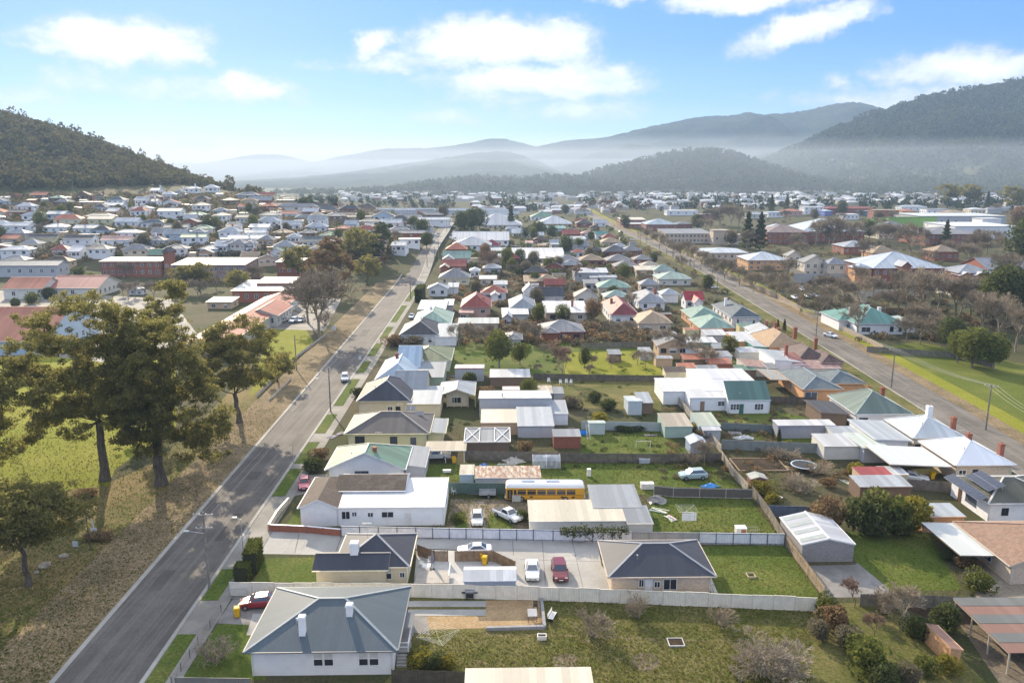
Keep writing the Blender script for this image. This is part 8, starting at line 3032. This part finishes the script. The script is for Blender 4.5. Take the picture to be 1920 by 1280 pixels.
# ---- along the roads and the far block
for x, y, s, k, l in ((885, 434, 2.2, ROUND[1:2], 'dark tree clump beside the long street'), (868, 434, 1.9, ROUND[1:2], 'dark tree at the kerb of the long street'), (900, 432, 2.2, ROUND[1:2], 'dark spreading tree behind the long white house'), (958, 430, 1.9, CON, 'tall dark cypress in the far block'),
					  (1010, 446, 1.6, ROUND[1:2], 'dark tree by the yellow bank'), (1000, 452, 1.2, ROUND[:1], 'green tree by the yellow bank'), (985, 448, 1.1, ROUND[1:2], 'small dark tree by the yellow bank'), (1036, 448, 1.3, ROUND[1:2], 'dark tree behind the factory annex'), (1060, 478, 1.5, ROUND[1:2], 'dark tree at the end of the factory'),
					  (1030, 512, 1.0, ROUND[:1], 'yellow green round tree before the tan roof'), (1048, 505, .9, ROUND[2:3], 'grey green tree before the tan roof'), (908, 490, 1.2, ROUND[3:4], 'bronze tree behind the red roofed houses'), (950, 500, 1.2, ROUND[:1], 'green tree before the factory wall'),
					  (975, 496, 1.1, ROUND[1:2], 'dark tree before the factory wall'), (1000, 500, 1.1, ROUND[2:3], 'grey tree before the factory wall'), (960, 515, 1.0, ROUND[:1], 'green tree in the hollow of the middle block'), (985, 518, 1.0, ROUND[2:3], 'grey green tree in the hollow of the middle block'),
					  (1005, 535, .8, ROUND[1:2], 'dark bush like tree below the tan roof'), (1170, 526, 1.0, ROUND[:1], 'rounded green tree before the units'), (1105, 524, .9, BARE_RED, 'rusty bare tree beside the barn'), (1075, 530, 1.3, BARE_RED, 'tall rusty bare tree by the barn'),
					  (905, 514, 1.6, BARE_RED, 'tall bronze bare tree behind the red houses'), (920, 512, 1.5, BARE_RED, 'second tall bronze bare tree behind the red houses'), (1107, 570, .7, ROUND[1:2], 'dark bush beside the brown bungalow'), (1148, 560, .7, ROUND[1:2], 'dark bush between the green roofs'),
					  (1325, 545, .9, ROUND[1:2], 'dark round tree at the road before the red roof'), (1342, 575, .35, ROUND[1:2], 'small clipped tree on the lit lawn'), (1172, 428, 1.4, ROUND[1:2], 'dark tree at the head of the second road'), (1060, 404, 1.5, ROUND[1:2], 'dark tree at the far end of the block'),
					  (955, 402, 1.3, ROUND[2:3], 'grey tree in the far haze of the street'), (830, 412, 1.6, ROUND[2:3], 'grey green tree at the crest of the street'), (1015, 404, 1.4, BARE, 'bare tree at the far end of the block'), (775, 434, 1.3, ROUND[1:2], 'dark tree opposite the parked cars'), (790, 446, 1.5, ROUND[1:2], 'dark hedge like tree opposite the parked cars'),
					  (800, 466, 1.2, ROUND[1:2], 'dark bush opposite the corner'), (1085, 470, 1.0, ROUND[:1], 'green tree before the orange roof'), (1108, 452, .9, ROUND[1:2], 'dark tree among the far cottages'), (1225, 496, .8, ROUND[1:2], 'dark garden tree beside the unit row')):
	put(k, l, x, y, s)
for x, y, s in ((1236, 468, 1.3), (1278, 492, 1.4), (1294, 500, 1.4), (1230, 486, .6), (1455, 560, 1.35), (1300, 486, 1.0), (1440, 540, .8), (1250, 476, 1.1), (1262, 484, 1.2), (1314, 506, 1.2), (1335, 516, 1.1), (1358, 528, 1.2), (1385, 538, 1.2), (1412, 548, 1.0), (1500, 578, 1.1), (1475, 566, 1.0), (1212, 456, 1.2), (1196, 446, 1.2), (1540, 596, 1.1)):
	put(BARE, 'bare street tree on the verge of the second road', x, y, s * 1.15, group='bare street trees on the second road')
for x, y, s in ((1110, 400, 2.2), (1130, 398, 2.4), (1145, 397, 2.0), (1195, 398, 2.2), (1215, 402, 2.0), (1160, 400, 1.6), (1095, 402, 1.5)):
	put(BARE_RED, 'dark red bare tree at the far head of the roads', x, y, s, group='bare trees at the head of the roads')
# ---- hospital grounds
for x, y, s in ((1330, 424, 2.0), (1350, 424, 2.0), (1370, 425, 2.2), (1385, 428, 1.8), (1320, 440, 1.5), (1530, 462, 2.0), (1555, 462, 2.2), (1580, 460, 1.8), (1600, 458, 1.8), (1652, 456, 1.6), (1680, 462, 1.6), (1705, 488, 2.4), (1660, 460, 1.6), (1665, 522, 1.6), (1830, 480, 1.6), (1850, 478, 1.8), (1880, 488, 1.6),
				(1550, 585, 1.3), (1580, 580, 1.4), (1610, 578, 1.2), (1570, 560, 1.1), (1730, 600, 2.0), (1760, 590, 1.7), (1790, 596, 1.8), (1820, 590, 1.8), (1700, 596, 1.2), (1660, 590, 1.1), (1870, 640, 1.6), (1905, 660, 1.6), (1880, 540, 1.7), (1900, 532, 1.6), (1700, 640, .9), (1725, 646, .9), (1745, 640, .9), (1765, 650, .8), (1840, 622, 1.5), (1500, 590, .6), (1635, 560, 1.2), (1590, 600, .7)):
	put(BARE, 'bare grey tree in the old hospital grounds', x, y, s * 1.2, group='bare trees in the hospital grounds')
for x, y, s, k, l in ((1400, 468, 2.3, CON, 'tall dark cypress beside the pale blue ward'), (1424, 470, 2.3, CON, 'tall dark cypress nearer the brick ward'), (1308, 432, 1.7, ROUND[1:2], 'dark cedar by the motel'), (1630, 450, 1.9, ROUND[1:2], 'dark round tree before the brick ward'), (1580, 402, 1.9, ROUND[1:2], 'dark tree in the middle of the town'),
					  (1772, 462, 1.7, CON, 'dark pointed tree before the plain brick ward'), (1915, 500, 3.4, ROUND[1:2], 'huge dark tree at the right edge of the hospital'), (1890, 612, 2.6, ROUND[1:2], 'large dark evergreen at the right edge above the paddock'), (1868, 606, 2.2, ROUND[:1], 'large tree with golden top above the paddock'), (1785, 660, 1.3, ROUND[1:2], 'dark evergreen behind the bright paddock trees'),
					  (1822, 690, 1.35, ROUND[:1], 'bright leafy tree at the paddock edge'), (1862, 694, 1.2, ROUND[:1], 'second bright leafy tree at the paddock edge'), (1795, 680, 1.1, ROUND[:1], 'lit rounded tree left of the bright pair'), (1735, 634, .7, B_DARK, 'dark bush beside the teal roofed house'), (1600, 620, 1.4, B_GREY, 'grey bush before the teal roofed house'),
					  (1775, 392, 2.6, GUMS, 'big gum tree at the far edge of the town'), (1815, 394, 2.6, GUMS, 'second big gum tree at the far edge of the town'), (1850, 394, 2.2, CON, 'dark conifer at the far edge of the town'), (1895, 402, 2.6, GUMS, 'leafy gum at the right edge of the town'), (1446, 398, 2.0, CON, 'dark pine at the start of the town'), (1475, 396, 1.9, CON, 'second dark pine at the start of the town'), (1905, 432, 2.4, ROUND[3:4], 'bronze tree beside the supermarket')):
	put(k, l, x, y, s)
# ---- school side
put(BARE, 'broad bare tree beside the school car park', 600, 634, 2.7)
put(BARE, 'second bare tree behind the school car park', 578, 606, 2.2)
put(BARE_SH, 'tan bare scrub under the broad bare tree', 610, 610, 2.0)
put(BARE, 'bare tree before the two storey school wing', 232, 520, 1.1)
put(BARE, 'bare tree before the grey school wing', 345, 528, 1.0)
put(B_BRN, 'tan bush at the end of the grey school wing', 466, 520, 2.2, 2.0)
put(B_BRN, 'dry tan grass clump by the flagpole', 163, 930, 1.3, .5)
put(B_BRN, 'dry tan scrub around the flagpole foot', 190, 1010, 1.3, .45)
for x, y, s, k in ((90, 560, 1.3, B_DARK), (60, 570, 1.2, B_GREEN), (30, 576, 1.0, B_DARK), (130, 536, 1.2, B_GREY), (150, 520, 1.4, B_DARK), (170, 530, 1.2, B_GREEN)):
	put(k, 'garden bush beside the buildings by the school yard', x, y, s * 1.6, group='bushes by the school yard')


# ---- scattered garden trees that keep clear of buildings, roads and each other
def free(x, y, r):
	if abs(x - LX(y)) < 11 + r:
		return False
	rx = np.interp(y, [p[1] for p in RROAD], [p[0] for p in RROAD])
	if abs(x - rx) < 8 + r:
		return False
	for (a, b, q) in FOOT:
		if (a - x) ** 2 + (b - y) ** 2 < (q * .82 + r) ** 2:
			return False
	return True


def scatter(n, box, kinds, label, group, smin, smax, r=1.0):
	k = tries = 0
	while k < n and tries < n * 40:
		tries += 1
		px, py = rnd.uniform(box[0], box[1]), box[2] + (box[3] - box[2]) * rnd.random()
		p = at(px, py)
		if free(p.x, p.y, r):
			kd = kinds[rnd.randrange(len(kinds))]
			kd.put(label, p, rnd.uniform(smin, smax), None, group)
			FOOT.append((p.x, p.y, r))
			k += 1


scatter(34, (0, 830, 392, 480), [ROUND[1], ROUND[2], ROUND[0], BARE[0]], 'garden tree among the hillside houses', 'garden trees on the hillside', .6, 1.15, 1.0)
scatter(16, (880, 1220, 470, 600), [BARE[0], BARE[1], ROUND[2], BARE_RED[0]], 'garden tree between the houses of the middle block', 'garden trees in the middle block', .5, .95, 1.0)
scatter(14, (190, 500, 524, 572), [BARE[0], BARE[1], BARE[2], GUMS[0]], 'tree in the school yard', 'trees in the school yard', .7, 1.1, 1.5)
scatter(12, (560, 760, 440, 540), [ROUND[1], BARE[0], GUMS[0], GUMS[1], ROUND[2]], 'tree beside the street above the school', 'trees above the school', 1.0, 1.7, 1.5)
scatter(22, (1240, 1900, 470, 640), [BARE[0], BARE[1], BARE[2]], 'bare brown tree between the road and the hospital', 'bare trees by the hospital', 1.1, 1.7, 1.5)
scatter(18, (1240, 1880, 396, 470), [BARE[0], BARE[1], ROUND[2]], 'tree between the town buildings', 'trees between the town buildings', 1.0, 1.9, 2)


def scrub(name, label, n, box, size, mat, seed, cards=26, hgt=.8, card=.4, r=.8):
	"""undergrowth nobody could count, kept clear of buildings and roads"""
	g = NP(seed)
	P = []
	t = 0
	while len(P) < n and t < n * 20:
		t += 1
		p = at(g.uniform(box[0], box[1]), g.uniform(box[2], box[3]))
		if free(p.x, p.y, r):
			P.append((p.x, p.y, p.z - .2))
	return woods(name, label, np.array(P), size, cards, mat, seed + 1, hgt, card)


scrub('undergrowth', 'dark shrubs and hedges filling gardens on the hillside', 1500, (-40, 850, 366, 485), 2.0, LEAF_GREY, 300, 34, 1.0, .26)
scrub('undergrowth', 'low brush between the hillside houses', 900, (-40, 850, 366, 485), 1.7, LEAF_DARK, 301, 34, 1.0, .26)
scrub('undergrowth', 'brown scrub between the hillside houses', 700, (-40, 850, 366, 500), 1.7, LEAF_BROWN, 309, 34, 1.0, .26)
scrub('undergrowth', 'brown winter shrubs between the middle houses', 420, (850, 1230, 440, 650), 1.5, LEAF_BROWN, 302, 70, .9, .2)
scrub('undergrowth', 'dull green shrubs between the middle houses', 480, (850, 1240, 430, 650), 1.5, LEAF_GREY, 303, 70, .9, .2)
scrub('undergrowth', 'dark green shrubs in the far end of the block', 320, (860, 1180, 405, 520), 1.9, LEAF_DARK, 304, 40, 1.1, .3)
scrub('undergrowth', 'grey brush in the hospital grounds', 420, (1230, 1920, 400, 640), 1.6, LEAF_GREY, 305, 60, .8, .2)
scrub('undergrowth', 'brown brush in the hospital grounds', 130, (1230, 1920, 400, 640), 1.5, LEAF_BROWN, 310, 60, .8, .2)
scrub('undergrowth', 'low weeds and brush in the back yards', 260, (1240, 1640, 640, 900), .6, LEAF_GREY, 306, 70, .7, .18)
scrub('undergrowth', 'dry brown brush in the back yards', 160, (1240, 1640, 640, 900), .8, LEAF_BROWN, 311, 70, .8, .16)
scrub('undergrowth', 'low weeds along the yards of the near block', 200, (800, 1240, 660, 880), .5, LEAF_DARK, 307, 60, .7, .2)
scrub('far_wood', 'dark belts of trees across the hazy valley', 620, (560, 1950, 362, 396), 4.2, LEAF_FAR, 308, 24, 1.3, .4, 4)


# ---- grass tufts and fallen leaves that roughen the nearer ground
def tufts(name, label, n, box, mat, seed, size, hgt, flat=0.0, test=None):
	g = NP(seed)
	px, py = g.uniform(box[0], box[1], n), box[2] + (box[3] - box[2]) * g.random(n)
	c = g.normal(size=(n // 14 + 1, 2))
	P = []
	for i in range(n):
		p = at(px[i], py[i])
		if test is None or test(p.x, p.y):
			P.append((p.x, p.y, .06 + hgt * g.random()))
	V, Q = quads_from(np.array(P), size, g, .6, flat)
	o = link(name, np_mesh(name, V, Q, mat))
	o['kind'] = 'stuff'
	o['label'] = label


def on_lawn(x, y):
	a, b = to_px((x, y, 0))
	return not (a < 1024 and b < 1184)


def off_apron(x, y):
	a, b = to_px((x, y, 0))
	return a < 1498 + max(0, b - 1050) * .62 or a > 1614 + max(0, b - 1040) * .86 or b < 1030


T_GRASS = M_leaf('tuft_green', (.075, .095, .02), (.17, .17, .045), .4)
T_DRY = M_leaf('tuft_dry', (.20, .15, .075), (.36, .27, .15), .35)
T_LIT = M_leaf('fallen_leaf', (.22, .13, .075), (.48, .34, .21), .15)
tufts('grass', 'tufted grass on the wide lower lawn', 17000, (790, 1520, 1125, 1282), T_GRASS, 401, .2, .05, 0, on_lawn)
tufts('grass', 'dry tufts on the wide lower lawn', 2500, (790, 1520, 1125, 1282), T_DRY, 402, .17, .04, 0, on_lawn)
tufts('grass', 'dry tufts over the park slope', 6000, (-20, 520, 760, 1282), T_DRY, 403, .26, .08, 0, lambda x, y: x < LX(y) - 5)
tufts('grass', 'green tufts over the park slope', 20000, (-20, 520, 760, 1282), T_GRASS, 404, .26, .08, 0, lambda x, y: x < LX(y) - 5)
tufts('leaf_litter', 'fallen leaves along the park side of the street', 5000, (100, 640, 640, 1282), T_LIT, 405, .20, .03, .0, lambda x, y: LX(y) - 17 < x < LX(y) - 4.8)
tufts('grass', 'rough grass in the yards behind the near block', 16000, (800, 1470, 800, 1010), T_GRASS, 406, .26, .08, 0, lambda x, y: free(x, y, .2))
tufts('grass', 'grass on the lots of the second road', 7000, (1330, 1800, 995, 1120), T_GRASS, 407, .18, .04, 0, lambda x, y: free(x, y, .2) and off_apron(x, y))

# creeper over the blue framed fence
g_ = NP(500)
P_ = []
for i in range(900):
	p = at(g_.uniform(1050, 1178), 1016)
	P_.append((p.x, p.y + g_.normal() * .35, abs(1.75 + g_.normal() * .28 - (.9 * g_.random() if g_.random() < .25 else 0))))
V, Q = quads_from(np.array(P_), .3, g_, .7)
o = thing('creeper', 'dark creeper sprawling over the top of the blue framed fence', 'creeper', (0, 0, 0))
link('foliage', np_mesh('foliage', V, Q, LEAF_DARK), o)
wd = Wood()
for i in range(14):
	a, b = at(g_.uniform(1050, 1175), 1016), at(g_.uniform(1050, 1175), 1016)
	wd.curve((a.x, a.y, .1), (b.x, b.y, 1.8), .03, .015, .2, g_, 4)
link('stems', wd.mesh('stems', BARK_GREY), o)
# ================================================================ FINISH: every label says which one
ORD = ['first', 'second', 'third', 'fourth', 'fifth', 'sixth', 'seventh', 'eighth', 'ninth', 'tenth', 'eleventh', 'twelfth', 'thirteenth', 'fourteenth', 'fifteenth', 'sixteenth', 'seventeenth', 'eighteenth', 'nineteenth', 'twentieth']


def ordinal(i):
	if i < 20:
		return ORD[i]
	tens = {2: 'twenty', 3: 'thirty', 4: 'forty'}[(i + 1) // 10]
	u = (i + 1) % 10
	return tens + ('-' + ORD[u - 1] if u else 'th')


by = {}
for o in THINGS:
	by.setdefault(o['label'], []).append(o)
for lab, L in by.items():
	if len(L) > 1:
		L.sort(key=lambda o: to_px(o.location)[0])
		for i, o in enumerate(L):
			o['label'] = f"{lab}, {ordinal(i)} from left"
for o in THINGS:
	n = len(o['label'].split())
	if n > 16:
		print('LONG', n, o['label'])
